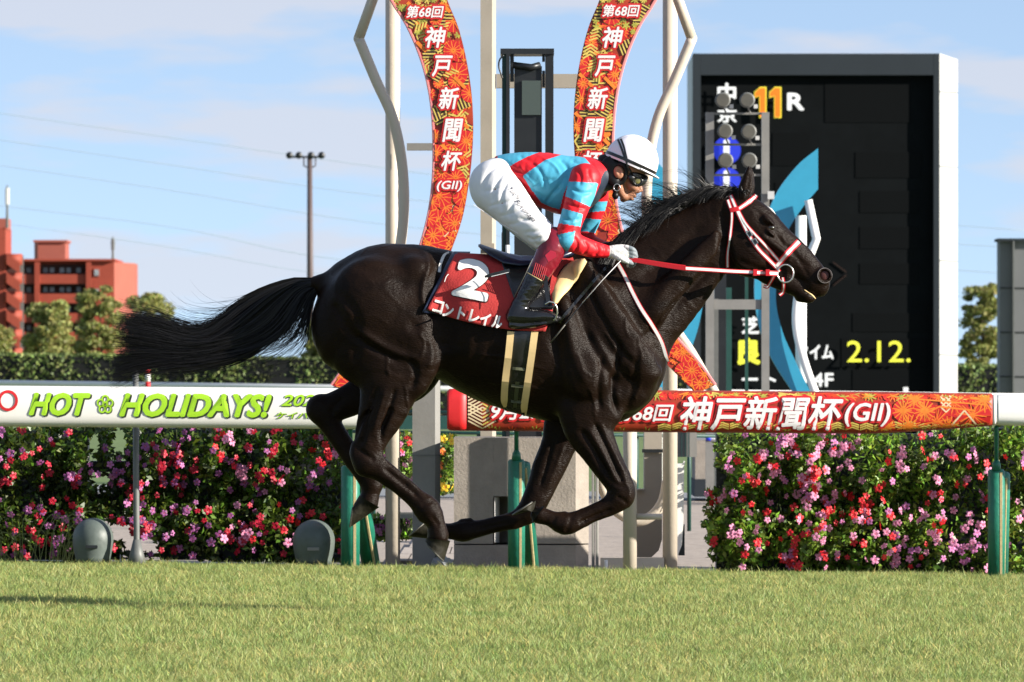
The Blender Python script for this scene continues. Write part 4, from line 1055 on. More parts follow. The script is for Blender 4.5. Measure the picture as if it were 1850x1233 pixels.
def flower_bank(px0, px1, py0, py1, Y, label, seed, nf, mix, edge=None, dark=1.0, nl=7000, holes=(), depth=0.45, grp='flowering planters along the turf'):
    rng = np.random.default_rng(seed)
    g = empty('flower_planter', at((px0+px1)/2, py1, Y), label, 'flower planter', grp)
    def prof(x, y):
        # front surface offset: two swelling tiers
        t = (y-py0)/(py1-py0); s_ = 0.16*abs(math.sin(math.pi*min(1, max(0, t))*2.0))+0.05*math.sin(x*0.05+seed)+0.04*math.sin(x*0.13+y*0.07)
        return -s_
    def ok(x, y):
        if edge and not edge(x, y): return False
        for hx_, hy_, hw, hh in holes:
            if abs(x-hx_) < hw and abs(y-hy_) < hh: return False
        return True
    P = []; tn = []
    cen = [(rng.uniform(px0, px1), rng.uniform(py0, py1), rng.uniform(14, 30), rng.uniform(0.5, 1.35)) for _ in range(55)]
    while len(P) < nl:
        if rng.random() < 0.75:
            c = cen[rng.integers(0, 55)]; x = c[0]+rng.normal()*c[2]*0.6; y = c[1]+rng.normal()*c[2]*0.55; tt = c[3]
        else: x = rng.uniform(px0, px1); y = rng.uniform(py0, py1); tt = 0.9
        if not (px0-6 < x < px1+6 and py0 < y < py1+4) or not ok(x, y): continue
        d = rng.uniform(0, 1)**1.6*depth
        p = at(x, y, Y); P.append((p.x, Y+prof(x, y)+d, p.z)); tn.append(tt)
    P = np.array(P)
    V, F = leaf_cloud(rng, nl, lambda n: P, 0.047, ratio=0.5, fold=0.12)
    o = mesh_obj('foliage', V, F, M['leaf'], g); add_tone(o, tones(rng, nl, 0.3, 1.75, 0.22)*dark*np.array(tn)[:, None]*np.array([1.15, 1, 1])); o['kind'] = 'stuff'  # dark scales the leaf colour down to paint in shade
    # stems
    b = MB()
    for _ in range(60):
        x = rng.uniform(px0, px1); y = rng.uniform(py0+20, py1)
        if ok(x, y) and ok(x+5, y-22):
            b.tube([at(x, y, Y+0.05), at(x+rng.uniform(-8, 8), y-22, Y-0.12)], 0.0035, 4)
    so_ = b.build('stems', M['stem'], g); so_['kind'] = 'stuff'
    # black backing that paints deep shade into the gaps between leaves
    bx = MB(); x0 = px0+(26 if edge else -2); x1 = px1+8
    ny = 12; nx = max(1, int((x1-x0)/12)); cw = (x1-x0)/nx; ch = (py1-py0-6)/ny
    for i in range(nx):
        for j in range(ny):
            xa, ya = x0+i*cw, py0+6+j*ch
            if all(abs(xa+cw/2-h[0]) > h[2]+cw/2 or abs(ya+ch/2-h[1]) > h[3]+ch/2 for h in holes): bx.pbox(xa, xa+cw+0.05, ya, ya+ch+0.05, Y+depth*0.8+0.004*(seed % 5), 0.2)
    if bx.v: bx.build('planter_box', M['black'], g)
    nf = int(nf*1.75)
    fc = [(rng.uniform(px0, px1), rng.uniform(py0, py1), rng.choice(mix)) for _ in range(max(4, nf//5))]
    k = 0; tries = 0
    while k < nf and tries < 5000:
        tries += 1
        c = fc[rng.integers(0, len(fc))]; x = c[0]+rng.normal()*18; y = c[1]+rng.normal()*14
        if rng.random() < 0.25: x = rng.uniform(px0, px1); y = rng.uniform(py0, py1)
        if not (px0 < x < px1 and py0+2 < y < py1-8) or not ok(x, y): continue
        o = bpy.data.objects.new('flower', FM[c[2] if rng.random() < 0.85 else rng.choice(mix)])
        COL.objects.link(o); o.parent = g
        p = at(x, y, Y); o.location = Vector((p.x, Y+prof(x, y)-0.035-rng.uniform(0, 0.03), p.z))-g.location
        o.rotation_euler = (rng.uniform(-0.9, 0.35), rng.uniform(0, 6.28), rng.uniform(-0.7, 0.8)); o.scale = [rng.uniform(0.55, 0.98)]*3
        k += 1
YW = 38.35
def redge(x, y):
    e = 1296+6*math.sin(y*0.2) if y < 845 else (1312+5*math.sin(y*0.3) if y < 880 else 1276+5*math.sin(y*0.23)+max(0, (y-980))*0.18)
    return x > e
PR = ['pink', 'pink', 'red', 'pink', 'red', 'mauve']
flower_bank(1268, 1480, 778, 1032, YW, 'bushy pink and red flowers at the left end of the right planting, beside the kiosk', 41, 88, PR, redge)
flower_bank(1474, 1700, 778, 1034, YW, 'pink and red flowers in the middle of the right planting under the banner characters', 42, 92, PR)
flower_bank(1694, 1965, 768, 1038, YW, 'pink and red flowers at the right edge around the padded post', 43, 92, PR)
ML = ['plum', 'plum', 'crimson', 'plum', 'crimson', 'mauve']  # left banks: petals and leaves coloured darker to stand in for shade
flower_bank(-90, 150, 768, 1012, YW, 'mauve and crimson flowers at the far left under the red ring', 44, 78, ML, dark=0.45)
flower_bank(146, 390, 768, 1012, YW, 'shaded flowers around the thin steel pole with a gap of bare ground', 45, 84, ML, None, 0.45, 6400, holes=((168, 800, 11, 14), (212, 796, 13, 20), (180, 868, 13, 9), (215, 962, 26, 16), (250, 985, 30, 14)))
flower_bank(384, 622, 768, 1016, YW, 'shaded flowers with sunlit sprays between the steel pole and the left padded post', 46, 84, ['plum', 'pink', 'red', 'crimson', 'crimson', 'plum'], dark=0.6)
flower_bank(655, 748, 780, 880, 40.0, 'small patch of pink and red flowers seen between the post and the square column', 47, 26, ['pink', 'red', 'mauve'], None, 1.0, 1500, grp=None)
flower_bank(650, 748, 930, 975, 39.3, 'low pink flowers near the foot of the round post', 49, 12, ['pink', 'mauve'], None, 1.0, 500, grp=None)
flower_bank(786, 826, 786, 892, 43.0, 'yellow and orange marigolds left of the concrete block', 48, 7, ['yellow', 'orange', 'orange'], None, 1.0, 900, grp=None)
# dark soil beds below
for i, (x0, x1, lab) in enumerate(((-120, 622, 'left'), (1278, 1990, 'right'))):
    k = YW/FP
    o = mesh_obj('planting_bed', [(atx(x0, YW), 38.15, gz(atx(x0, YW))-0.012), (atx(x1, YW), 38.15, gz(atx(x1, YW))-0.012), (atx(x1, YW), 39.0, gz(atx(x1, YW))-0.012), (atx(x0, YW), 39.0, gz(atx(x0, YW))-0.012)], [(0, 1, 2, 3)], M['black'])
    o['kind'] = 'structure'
# weeds at the lower left
rng = np.random.default_rng(77); b = MB()
for _ in range(60):
    x = rng.uniform(-30, 150); y = 1014; hgt = rng.uniform(20, 90)*(1 if x < 130 else 0.5); dx = rng.normal()*22
    P = catmull([(x, y), (x+dx*0.4, y-hgt*0.6), (x+dx, y-hgt), (x+dx*1.6, y-hgt*rng.uniform(0.8, 1.05))], 3)
    b.tube([at(p[0], p[1], 37.75) for p in P], [0.0024]*len(P), 3)
o = b.build('weeds', mat('dry_weed', (0.16, 0.19, 0.05), 0.7)); tag(o, 'dry grass weeds at the foot of the left flowers', 'weeds', None, 'stuff')
# clod of earth by the hoof
b = MB(); rng = np.random.default_rng(5)
c = at(800, 1020, 37.7); b.ball(c, 0.07, 0.08, 0.05, 14, 9); b.v = [tuple(np.array(v)+rng.normal(size=3)*0.006) for v in b.v]
tag(b.build('stone', M['asphalt']), 'dark rough stone on the ground left of the concrete block', 'stone')

# ================================================================ the horse
M['coat'] = mat('black_brown_coat', (0.0062, 0.0032, 0.0020), 0.36, spec=0.10, vscale=5, c2=(0.0125, 0.0064, 0.0038), bump=0.40, bscale=110, stretch=(0.6, 1, 2.4))
M['hair'] = mat('black_hair', (0.004, 0.0035, 0.004), 0.45, spec=0.3)
M['hoof'] = mat('grey_hoof_horn', (0.016, 0.0145, 0.009), 0.6, var=0.5, vscale=45, bump=0.4, spec=0.15)
M['shoe'] = mat('worn_aluminium', (0.12, 0.115, 0.10), 0.55, metal=0.5)
M['eyeball'] = mat('dark_eye', (0.012, 0.007, 0.004), 0.08, spec=0.8)
M['nostril'] = mat('nostril_skin', (0.045, 0.036, 0.034), 0.55, var=0.3, vscale=60)
M['nostril_in'] = mat('nostril_inside', (0.06, 0.012, 0.010), 0.6)
M['strap_red'] = mat('red_strap', (0.55, 0.012, 0.02), 0.35)
M['strap_white'] = mat('white_strap', (0.72, 0.71, 0.70), 0.3)
M['steel'] = mat('bright_steel', (0.62, 0.62, 0.60), 0.22, metal=0.9)
M['leather'] = mat('black_leather', (0.010, 0.010, 0.011), 0.25, spec=0.6, bump=0.1)
M['navy'] = mat('navy_leather', (0.012, 0.018, 0.045), 0.3, spec=0.6)
M['cloth'] = mat('red_saddle_cloth', (0.38, 0.022, 0.02), 0.8, var=0.12, vscale=14, bump=0.25, bscale=120)
M['cloth_white'] = mat('cloth_white', (0.76, 0.74, 0.71), 0.75)
M['cream'] = mat('cream_padding', (0.72, 0.52, 0.25), 0.65, var=0.06, vscale=15)
M['foam'] = mat('white_sweat_foam', (0.7, 0.68, 0.65), 0.6, var=0.2, vscale=120, bump=0.8, bscale=200)

horse = empty('horse', (hx(860), HD, gz(hx(860))), 'dark brown racehorse in full gallop with all four feet off the turf', 'horse')
Fh = Field(hx(535), hx(1512), -0.44, 0.44, hz(1012), hz(292), 0.0068)
C = Fh.chain
# barrel and rump
C(ST([(700, 562, 121, .74, 0), (760, 562, 118, .74, 0), (810, 565, 109, .80, 0), (860, 584, 122, .80, 0), (910, 603, 130, .78, 0), (960, 611, 138, .72, 0), (1010, 616, 147, .64, 0), (1050, 622, 146, .58, 0), (1078, 643, 127, .58, 0)]), 0.03)
C(ST([(652, 590, 90, .80, 0), (700, 572, 110, .78, 0), (740, 565, 110, .8, 0)]), 0.04)
# tail root
C(ST([(570, 512, 13, 1, 0), (600, 515, 26, 1, 0), (650, 520, 60, 1, 0)]), 0.03)
# neck
C(ST([(1085, 592, 120, .58, 0), (1125, 555, 112, .47, 0), (1175, 518, 98, .36, 0), (1225, 470, 84, .34, 0), (1268, 436, 70, .36, 0), (1298, 405, 58, .42, 0), (1316, 388, 50, .5, 0)]), 0.03)
# head
C(ST([(1318, 384, 44, .62, 0), (1345, 397, 43, .72, 0), (1368, 410, 40, .78, 0), (1400, 437, 34, .78, 0), (1432, 465, 32, .7, 0), (1460, 492, 28, .72, 0), (1474, 507, 26, .78, 0)]), 0.012)
C(ST([(1340, 428, 50, .50, 0), (1348, 440, 57, .50, 0), (1366, 450, 54, .50, 0), (1388, 462, 46, .48, 0), (1410, 478, 40, .46, 0)]), 0.015)
C(ST([(1392, 492, 24, .7, 0), (1420, 507, 21, .8, 0), (1442, 522, 16, 1, 0), (1456, 533, 14, 1.2, 0)]), 0.012)
C(ST([(1446, 536, 11, 1.2, 0), (1462, 539, 9, 1.4, 0), (1469, 537, 6, 1.4, 0)]), 0.006)
C(ST([(1470, 512, 22, .9, 0), (1480, 518, 18, .9, 0), (1480, 527, 10, 1.0, 0)]), 0.012)
for sgn in (-1, 1):
    # cheek bone crest, brow, nasal ridge, jaw muscle
    C(ST([(1378, 428, 5, 1, sgn*.078), (1402, 446, 5, 1, sgn*.075), (1424, 463, 4, 1, sgn*.066)]), 0.014)
    Fh.ell((hx(1352), hz(452), sgn*.062), (.085, .095, .022), 0.3, 0.02)
    Fh.ell((hx(1387), hz(400), sgn*.078), (.036, .012, .018), -0.75, 0.014)
    Fh.ell((hx(1391), hz(412.5), sgn*.105), (.026, .019, .026), -0.7, 0.006, 'sub')
    Fh.ell((hx(1391), hz(422), sgn*.080), (.026, .007, .014), -0.7, 0.012)
    # nostril
    Fh.ell((hx(1487), hz(499), sgn*.040), (.040, .036, .032), 0.5, 0.014)
    Fh.ell((hx(1489), hz(498), sgn*.062), (.026, .027, .034), 0.6, 0.008, 'sub')
    C(ST([(1415, 497, 4, 1, sgn*.058), (1436, 516, 3, 1, sgn*.062), (1462, 529, 3, 1, sgn*.055)]), 0.008, 'sub')
    # mouth line
    C(ST([(1424, 512, 2.5, 1, sgn*.062), (1446, 524, 2.5, 1.3, sgn*.05), (1470, 532, 3, 1.6, sgn*.03)]), 0.006, 'sub')
    # ears
    ox = 0 if sgn < 0 else 5
    C(ST([(1340+ox, 357, 11, .8, sgn*.045), (1346+ox, 340, 13, .7, sgn*.055), (1350+ox, 322, 9.5, .7, sgn*.058), (1352+ox, 306, 4, .8, sgn*.056), (1352+ox, 301, 1.5, 1, sgn*.055)]), 0.008)
    C(ST([(1350+ox, 342, 5, .8, sgn*.078-0.004), (1353+ox, 326, 5, .8, sgn*.078-0.002), (1354+ox, 312, 2, .8, sgn*.068)]), 0.005, 'sub')
# lower lip gap
# jugular groove and throat
for sgn in (-1, 1):
    C(ST([(1140, 640, 6, 1, sgn*.215), (1190, 575, 6, 1, sgn*.168), (1250, 510, 6, 1, sgn*.125), (1296, 462, 5, 1, sgn*.12)]), 0.05, 'sub')
    C(ST([(1180, 560, 26, .5, sgn*.135), (1250, 480, 20, .5, sgn*.11), (1300, 430, 16, .5, sgn*.10)]), 0.04)
    C(ST([(1300, 360, 8, 1, sgn*.118), (1306, 420, 9, 1, sgn*.118), (1308, 480, 8, 1, sgn*.09)]), 0.03, 'sub')
    # shoulder blade, point of shoulder, triceps, breast
    C(ST([(1060, 490, 22, .5, sgn*.17), (1095, 560, 34, .6, sgn*.185), (1140, 635, 40, .6, sgn*.175), (1160, 668, 34, .8, sgn*.14)]), 0.035)
    Fh.ell((hx(1050), hz(668), sgn*.190), (.155, .135, .07), -0.5, 0.04)
    Fh.ell((hx(1020), hz(590), sgn*.215), (.07, .15, .05), 0.3, 0.04)
    Fh.ell((hx(1140), hz(700), sgn*.095), (.10, .12, .085), -0.7, 0.03)
    C(ST([(1046, 520, 4, 1, sgn*.275), (1078, 590, 5, 1, sgn*.285), (1118, 662, 5, 1, sgn*.275)]), 0.045, 'sub')
    C(ST([(1078, 480, 4, 1, sgn*.19), (1120, 530, 5, 1, sgn*.205), (1165, 600, 6, 1, sgn*.195), (1190, 650, 5, 1, sgn*.15)]), 0.04, 'sub')
    C(ST([(985, 540, 5, 1, sgn*.30), (990, 640, 6, 1, sgn*.30), (1005, 720, 6, 1, sgn*.25)]), 0.05, 'sub')
    C(ST([(1095, 640, 4, 1, sgn*.27), (1085, 700, 4, 1, sgn*.265), (1110, 745, 4, 1, sgn*.215)]), 0.035, 'sub')
    # hip bone, rump, stifle, flank hollow
    Fh.ell((hx(752), hz(490), sgn*.165), (.06, .05, .045), -0.6, 0.06)
    Fh.ell((hx(672), hz(548), sgn*.165), (.19, .20, .10), 0.2, 0.06)
    C(ST([(748, 600, 40, .6, sgn*.19), (764, 650, 32, .8, sgn*.165), (752, 690, 24, .8, sgn*.16)]), 0.04)
    C(ST([(800, 500, 16, 1, sgn*.28), (806, 560, 22, 1, sgn*.30), (802, 620, 18, 1, sgn*.29)]), 0.08, 'sub')
    C(ST([(765, 500, 5, 1, sgn*.27), (778, 545, 6, 1, sgn*.285), (752, 590, 6, 1, sgn*.27)]), 0.05, 'sub')
    C(ST([(610, 560, 5, 1, sgn*.21), (650, 620, 5, 1, sgn*.235), (720, 655, 5, 1, sgn*.23)]), 0.045, 'sub')
    for i in range(5):
        x = 850+30*i
        C(ST([(x, 560, 3, 1, sgn*.262), (x-8, 620, 3, 1, sgn*.272), (x-22, 680, 3, 1, sgn*.23)]), 0.03, 'sub')
# withers
C(ST([(1000, 482, 14, 1, 0), (1050, 466, 16, 1, 0), (1100, 458, 16, 1, 0)]), 0.04)
# near hind leg
C(ST([(670, 592, 104, .50, -.10), (702, 640, 80, .50, -.125), (706, 690, 56, .55, -.14), (692, 742, 43, .6, -.14), (676, 780, 33, .62, -.14), (668, 812, 26, .68, -.14), (668, 834, 25, .72, -.14)]), 0.03)
C(ST([(644, 806, 9, 1, -.14), (646, 820, 13, 1, -.14), (660, 840, 20, .8, -.14)]), 0.012)
C(ST([(666, 836, 26, .72, -.14), (690, 849, 21, .75, -.14), (728, 878, 18.5, .7, -.14), (752, 900, 18.5, .75, -.14), (775, 921, 23, .85, -.14), (788, 945, 17, .9, -.14), (792, 966, 19.5, .95, -.14)]), 0.008)
C(ST([(756, 925, 7, 1, -.14), (764, 934, 9, 1, -.14)]), 0.01)
C(ST([(642, 790, 4, 1, -.165), (655, 760, 4, 1, -.17), (676, 735, 3, 1, -.185)]), 0.012, 'sub')
C(ST([(694, 812, 3, 1, -.185), (690, 780, 3, 1, -.185), (708, 740, 3, 1, -.20)]), 0.012, 'sub')
C(ST([(698, 846, 2.5, 1, -.176), (728, 869, 2.5, 1, -.168), (752, 890, 2.5, 1, -.168)]), 0.008, 'sub')
# far hind leg
C(ST([(690, 600, 90, .50, .11), (742, 648, 62, .55, .13), (712, 688, 52, .55, .14), (648, 716, 33, .65, .15), (605, 735, 27, .7, .15), (580, 742, 27, .75, .15)]), 0.03)
C(ST([(576, 738, 25, .75, .15), (594, 766, 20.5, .75, .15), (613, 795, 18.5, .75, .15), (642, 836, 19, .75, .15), (668, 868, 22, .9, .15), (668, 892, 17, .9, .15), (664, 908, 19, .95, .15)]), 0.010)
# near fore
C(ST([(1070, 705, 72, .42, -.13), (1062, 765, 47, .5, -.13), (1077, 803, 36, .58, -.13), (1099, 842, 29.5, .66, -.13), (1119, 876, 25, .8, -.13), (1122, 893, 24.5, .8, -.13)]), 0.02)
C(ST([(1130, 884, 16, .9, -.13), (1128, 900, 14, .9, -.13)]), 0.010)
C(ST([(1120, 898, 24, .75, -.13), (1100, 914, 18, .75, -.13), (1072, 926, 16, .75, -.13), (1046, 938, 17.5, .8, -.13), (1020, 946, 20, .9, -.13), (994, 936, 14.5, .9, -.13), (974, 930, 15.5, .95, -.13)]), 0.008)
C(ST([(1012, 930, 6, 1, -.13), (1020, 928, 5, 1, -.13)]), 0.008)
C(ST([(1048, 780, 3, 1, -.19), (1078, 830, 3, 1, -.185), (1106, 872, 3, 1, -.18)]), 0.014, 'sub')
C(ST([(1076, 770, 3, 1, -.20), (1100, 820, 3, 1, -.19), (1122, 868, 3, 1, -.175)]), 0.012, 'sub')
C(ST([(1100, 921, 2.5, 1, -.165), (1074, 932, 2.5, 1, -.158), (1048, 944, 2.5, 1, -.162)]), 0.007, 'sub')
# far fore
C(ST([(1050, 720, 62, .45, .13), (1022, 770, 40, .5, .13), (1010, 804, 32, .6, .13), (992, 845, 30, .62, .13), (978, 880, 26, .7, .13), (963, 914, 24, .8, .13), (952, 928, 20, .8, .13)]), 0.02)
C(ST([(956, 926, 21, .8, .13), (930, 941, 16.5, .75, .13), (903, 947, 14.5, .75, .13), (876, 954, 15, .75, .13), (852, 959, 17, .85, .13), (835, 961, 19.5, .9, .13), (812, 961, 14, .9, .13), (790, 959, 15, .95, .13)]), 0.008)
C(ST([(850, 942, 5, 1, .13), (834, 944, 6, 1, .13)]), 0.008)
# low relief: veins and small folds, real geometry
def nz(V, sc, seed):
    r = np.random.default_rng(seed); out = np.zeros(len(V))
    for _ in range(10):
        k = r.normal(size=3)*sc; out += np.sin(V@k+r.uniform(0, 6.28))
    return out/10
V, Q = Fh.mesh(); V = relax(V, Q, 2)
def vnormals(V, Q):
    n = np.cross(V[Q[:, 2]]-V[Q[:, 0]], V[Q[:, 3]]-V[Q[:, 1]]); N_ = np.zeros_like(V)
    for i in range(4): np.add.at(N_, Q[:, i], n)
    return N_/(np.linalg.norm(N_, axis=1)[:, None]+1e-12)
Nn = vnormals(V, Q)
side = np.clip(1-np.abs(nz(V, 18, 3))*6, 0, 1)
bodyw = np.clip((V[:, 2]-hz(800))/0.25, 0, 1)
V = V+Nn*(nz(V, 14, 1)*0.0030*bodyw+side*0.0016+nz(V, 45, 2)*0.0010)[:, None]
FE = [
 ([(1072, 470), (1100, 515), (1140, 575), (1172, 620), (1192, 652)], 7, -.013),
 ([(1052, 500), (1078, 560), (1112, 620), (1148, 668)], 6, -.008),
 ([(1030, 520), (1052, 590), (1086, 655), (1118, 700)], 7, -.009),
 ([(1002, 520), (1004, 600), (1012, 680), (1030, 735)], 11, -.016),
 ([(1020, 560), (1036, 640), (1062, 700)], 9, .008),
 ([(1064, 590), (1098, 650), (1128, 690)], 8, .008),
 ([(1118, 618), (1112, 665), (1106, 710), (1116, 752)], 5, -.014),
 ([(1150, 640), (1142, 700), (1130, 740)], 6, -.007),
 ([(1088, 640), (1080, 700), (1084, 745)], 5, -.008),
 ([(1150, 632), (1200, 572), (1250, 520), (1292, 478)], 8, -.012),
 ([(1150, 500), (1190, 480), (1235, 440), (1270, 405)], 9, -.006),
 ([(1170, 560), (1220, 500), (1270, 452)], 8, .006),
 ([(1306, 372), (1308, 420), (1314, 470), (1330, 500)], 7, -.012),
 ([(788, 455), (796, 500), (792, 545), (778, 585)], 11, -.018),
 ([(762, 452), (776, 480), (766, 512), (764, 540), (772, 560)], 5, .010),
 ([(806, 520), (812, 580), (806, 640)], 16, -.012),
 ([(640, 590), (680, 618), (724, 640), (764, 652)], 7, .009),
 ([(640, 606), (682, 634), (726, 656)], 6, -.008),
 ([(742, 646), (752, 676), (744, 706)], 6, -.010),
 ([(776, 610), (782, 640), (774, 668)], 6, .007),
 ([(600, 520), (640, 560), (650, 610), (640, 660)], 9, -.008),
 ([(640, 480), (700, 500), (740, 520)], 10, -.006),
 ([(716, 700), (704, 742), (690, 778)], 4, -.009, -1), ([(700, 700), (686, 745), (676, 780)], 4, .006, -1),
 ([(684, 700), (668, 745), (660, 785), (652, 806)], 4, -.010, -1),
 ([(652, 812), (664, 822), (680, 832)], 4, -.008, -1), ([(690, 816), (696, 832)], 4, .006, -1),
 ([(694, 846), (728, 874), (764, 903)], 3, -.006, -1), ([(704, 838), (738, 866), (770, 895)], 2.5, .003, -1),
 ([(760, 912), (776, 906), (790, 914)], 4, -.005, -1), ([(780, 930), (794, 950)], 3, -.004, -1),
 ([(1050, 775), (1074, 815), (1100, 862)], 4, -.010, -1), ([(1072, 762), (1096, 812), (1120, 866)], 3.5, -.009, -1),
 ([(1060, 770), (1086, 815), (1110, 862)], 4, .006, -1), ([(1084, 764), (1106, 812), (1130, 860)], 3, .006, -1),
 ([(1108, 872), (1122, 878), (1140, 872)], 4, -.006, -1), ([(1128, 868), (1136, 884), (1134, 900)], 4, .006, -1),
 ([(1112, 896), (1124, 902), (1134, 912)], 4, -.006, -1),
 ([(1104, 918), (1074, 931), (1046, 943)], 2.8, -.006, -1), ([(1098, 908), (1068, 921), (1042, 931)], 2.5, .003, -1),
 ([(1032, 930), (1028, 948), (1020, 962)], 4, -.005, -1), ([(1004, 932), (996, 944)], 3, -.004, -1),
 ([(1000, 790), (988, 840), (974, 884)], 4, -.008, 1), ([(1020, 800), (1004, 846), (986, 888)], 4, .005, 1),
 ([(926, 942), (890, 951), (858, 958)], 2.8, -.005, 1),
 ([(622, 718), (604, 734), (596, 752)], 5, -.008, 1),
 ([(1356, 376), (1378, 392), (1400, 414)], 3, -.004), ([(1400, 424), (1420, 446), (1444, 470), (1462, 486)], 3.5, -.005),
 ([(1384, 438), (1410, 460), (1434, 480)], 3, .004), ([(1330, 470), (1356, 482), (1386, 492)], 6, -.006),
 ([(1440, 470), (1452, 486), (1460, 500)], 3, -.004), ([(1428, 498), (1444, 506), (1462, 512)], 2.5, -.003),
]
rv_ = np.random.default_rng(8)
for (vx, vy, dx_, dy_, ln_) in ((1130, 560, .4, .9, 60), (1090, 600, .5, .8, 70), (1150, 600, .3, 1, 50), (1040, 640, .5, .8, 60), (860, 640, 1, .25, 130), (880, 690, 1, .1, 110), (1240, 520, -.6, .7, 80), (1200, 560, -.5, .8, 60), (730, 690, -.2, 1, 70), (700, 640, .2, 1, 50), (1060, 700, .3, 1, 60), (1160, 690, -.3, .8, 50), (1412, 430, .7, .7, 40), (1380, 470, .8, .4, 40), (1000, 640, .2, 1, 70), (760, 600, .1, 1, 40)):
    P_ = [(vx, vy)]
    for _ in range(5): P_.append((P_[-1][0]+dx_*ln_/5+rv_.normal()*3, P_[-1][1]+dy_*ln_/5+rv_.normal()*3))
    FE.append((P_, 2.2, .0035))
for i in range(7):
    x = 838+22*i; FE.append(([(x+8, 560), (x+2, 620), (x-12, 690)], 6, -.0035))
V = sculpt(V, Nn, FE); V = 0.75*V+0.25*relax(V, Q, 1)
hb_v = V.copy(); hbvh = BVHTree.FromPolygons([tuple(v) for v in V], [tuple(q) for q in Q])
W_ = V+np.array([0, HD, 0])
body = mesh_obj('horse_body', W_, Q, M['coat'], horse, True)
VB = V

def surf(x, z, y0=-0.9, default=None, bvh=None):
    h = (bvh or hbvh).ray_cast(Vector((x, y0, z)), Vector((0, 1, 0)), 3.0)
    return h[0].y if h[0] is not None else default
def drape_path(pts, off, n=6, bvh=None, smooth=3):
    P = catmull(pts, n); ys = []
    for p in P: ys.append(surf(hx(p[0]), hz(p[1]), bvh=bvh))
    known = [y for y in ys if y is not None]; last = known[0] if known else -0.1
    for i in range(len(ys)):
        if ys[i] is None: ys[i] = last
        last = ys[i]
    ys = np.array(ys)
    for _ in range(smooth): ys[1:-1] = np.minimum(ys[1:-1], (ys[:-2]+ys[2:]+ys[1:-1])/3)
    return [(hx(p[0]), y-off, hz(p[1])) for p, y in zip(P, ys)]
def ribbon(b, path, w, th=0.003):
    """flat strap lying parallel to the picture-facing surface, width w metres"""
    P = [Vector(p) for p in path]; n = len(P); vs = []; fs = []
    ws = list(w) if hasattr(w, '__len__') else [w]*n
    for i, p in enumerate(P):
        t = P[min(i+1, n-1)]-P[max(i-1, 0)]; t.y *= 0.3; t.normalize(); nn = t.cross(Vector((0, 1, 0))).normalized()
        for s_, d in ((1, 0), (-1, 0), (-1, th), (1, th)): vs.append((p.x+nn.x*ws[i]/2*s_, p.y+HD+d, p.z+nn.z*ws[i]/2*s_))
    for i in range(n-1):
        for k in range(4): fs.append((4*i+k, 4*i+(k+1) % 4, 4*i+4+(k+1) % 4, 4*i+4+k))
    fs += [(3, 2, 1, 0), tuple(4*(n-1)+k for k in range(4))]
    b.add(vs, fs)
def strap(name, pts, wpx, parent, off=0.004, red=True, inner=0.5, free=None, m=None):
    path = free if free is not None else drape_path(pts, off)
    b = MB(); ribbon(b, path, wpx*PX, 0.004); o = b.build(name, m or M['strap_red'], parent)
    if red and inner:
        b = MB(); ribbon(b, [(p[0], p[1]-0.0015, p[2]) for p in path], wpx*PX*inner, 0.002); b.build('white_stripe', M['strap_white'], o)
    return o

# hooves
def hoof(ca, cb, sa, sb, y, wt, wb, shoe=True):
    """coronet a-b and sole a-b in px; half widths in m"""
    b = MB(); n = 20; vs = []; fs = []
    rings = []
    for t in (0, 0.5, 0.93, 1.0):
        A = np.array(ca)*(1-t)+np.array(sa)*t; B = np.array(cb)*(1-t)+np.array(sb)*t; w = wt*(1-t)+wb*t; k = 0.97 if t == 1 else 1
        c = (A+B)/2; u = (A-B)/2*k
        rings.append([(hx(c[0]+u[0]*math.cos(a)), HD+y+w*math.sin(a), hz(c[1]+u[1]*math.cos(a))) for a in [2*math.pi*i/n for i in range(n)]])
    for r in rings: vs += r
    for i in range(3):
        for k in range(n): fs.append((i*n+k, i*n+(k+1) % n, (i+1)*n+(k+1) % n, (i+1)*n+k))
    fs += [tuple(range(n)), tuple(3*n+k for k in range(n))[::-1]]
    b.add(vs, fs); h = b.build('hoof', M['hoof'], horse, True)
    if shoe:
        b = MB(); A = np.array(sa, float); B = np.array(sb, float); c = (A+B)/2; u = (A-B)/2; C0 = (np.array(ca)+np.array(cb))/2
        d = (c-C0)/np.linalg.norm(c-C0)*1.6
        P = [Vector((hx(c[0]+u[0]*0.93*math.cos(a)+d[0]), HD+y+wb*0.93*math.sin(a), hz(c[1]+u[1]*0.93*math.cos(a)+d[1]))) for a in np.linspace(-2.5, 2.5, 24)]
        b.tube(P, 0.0038, 6); b.build('horseshoe', M['shoe'], h, True)
hoof((814, 976), (771, 971), (803, 1012), (769, 977), -.14, .052, .062)
hoof((684, 918), (648, 896), (632, 954), (638, 912), .15, .050, .062)
hoof((984, 913), (960, 945), (926, 931), (968, 904), -.13, .046, .058)
hoof((790, 977), (788, 943), (739, 971), (772, 943), .13, .046, .058)

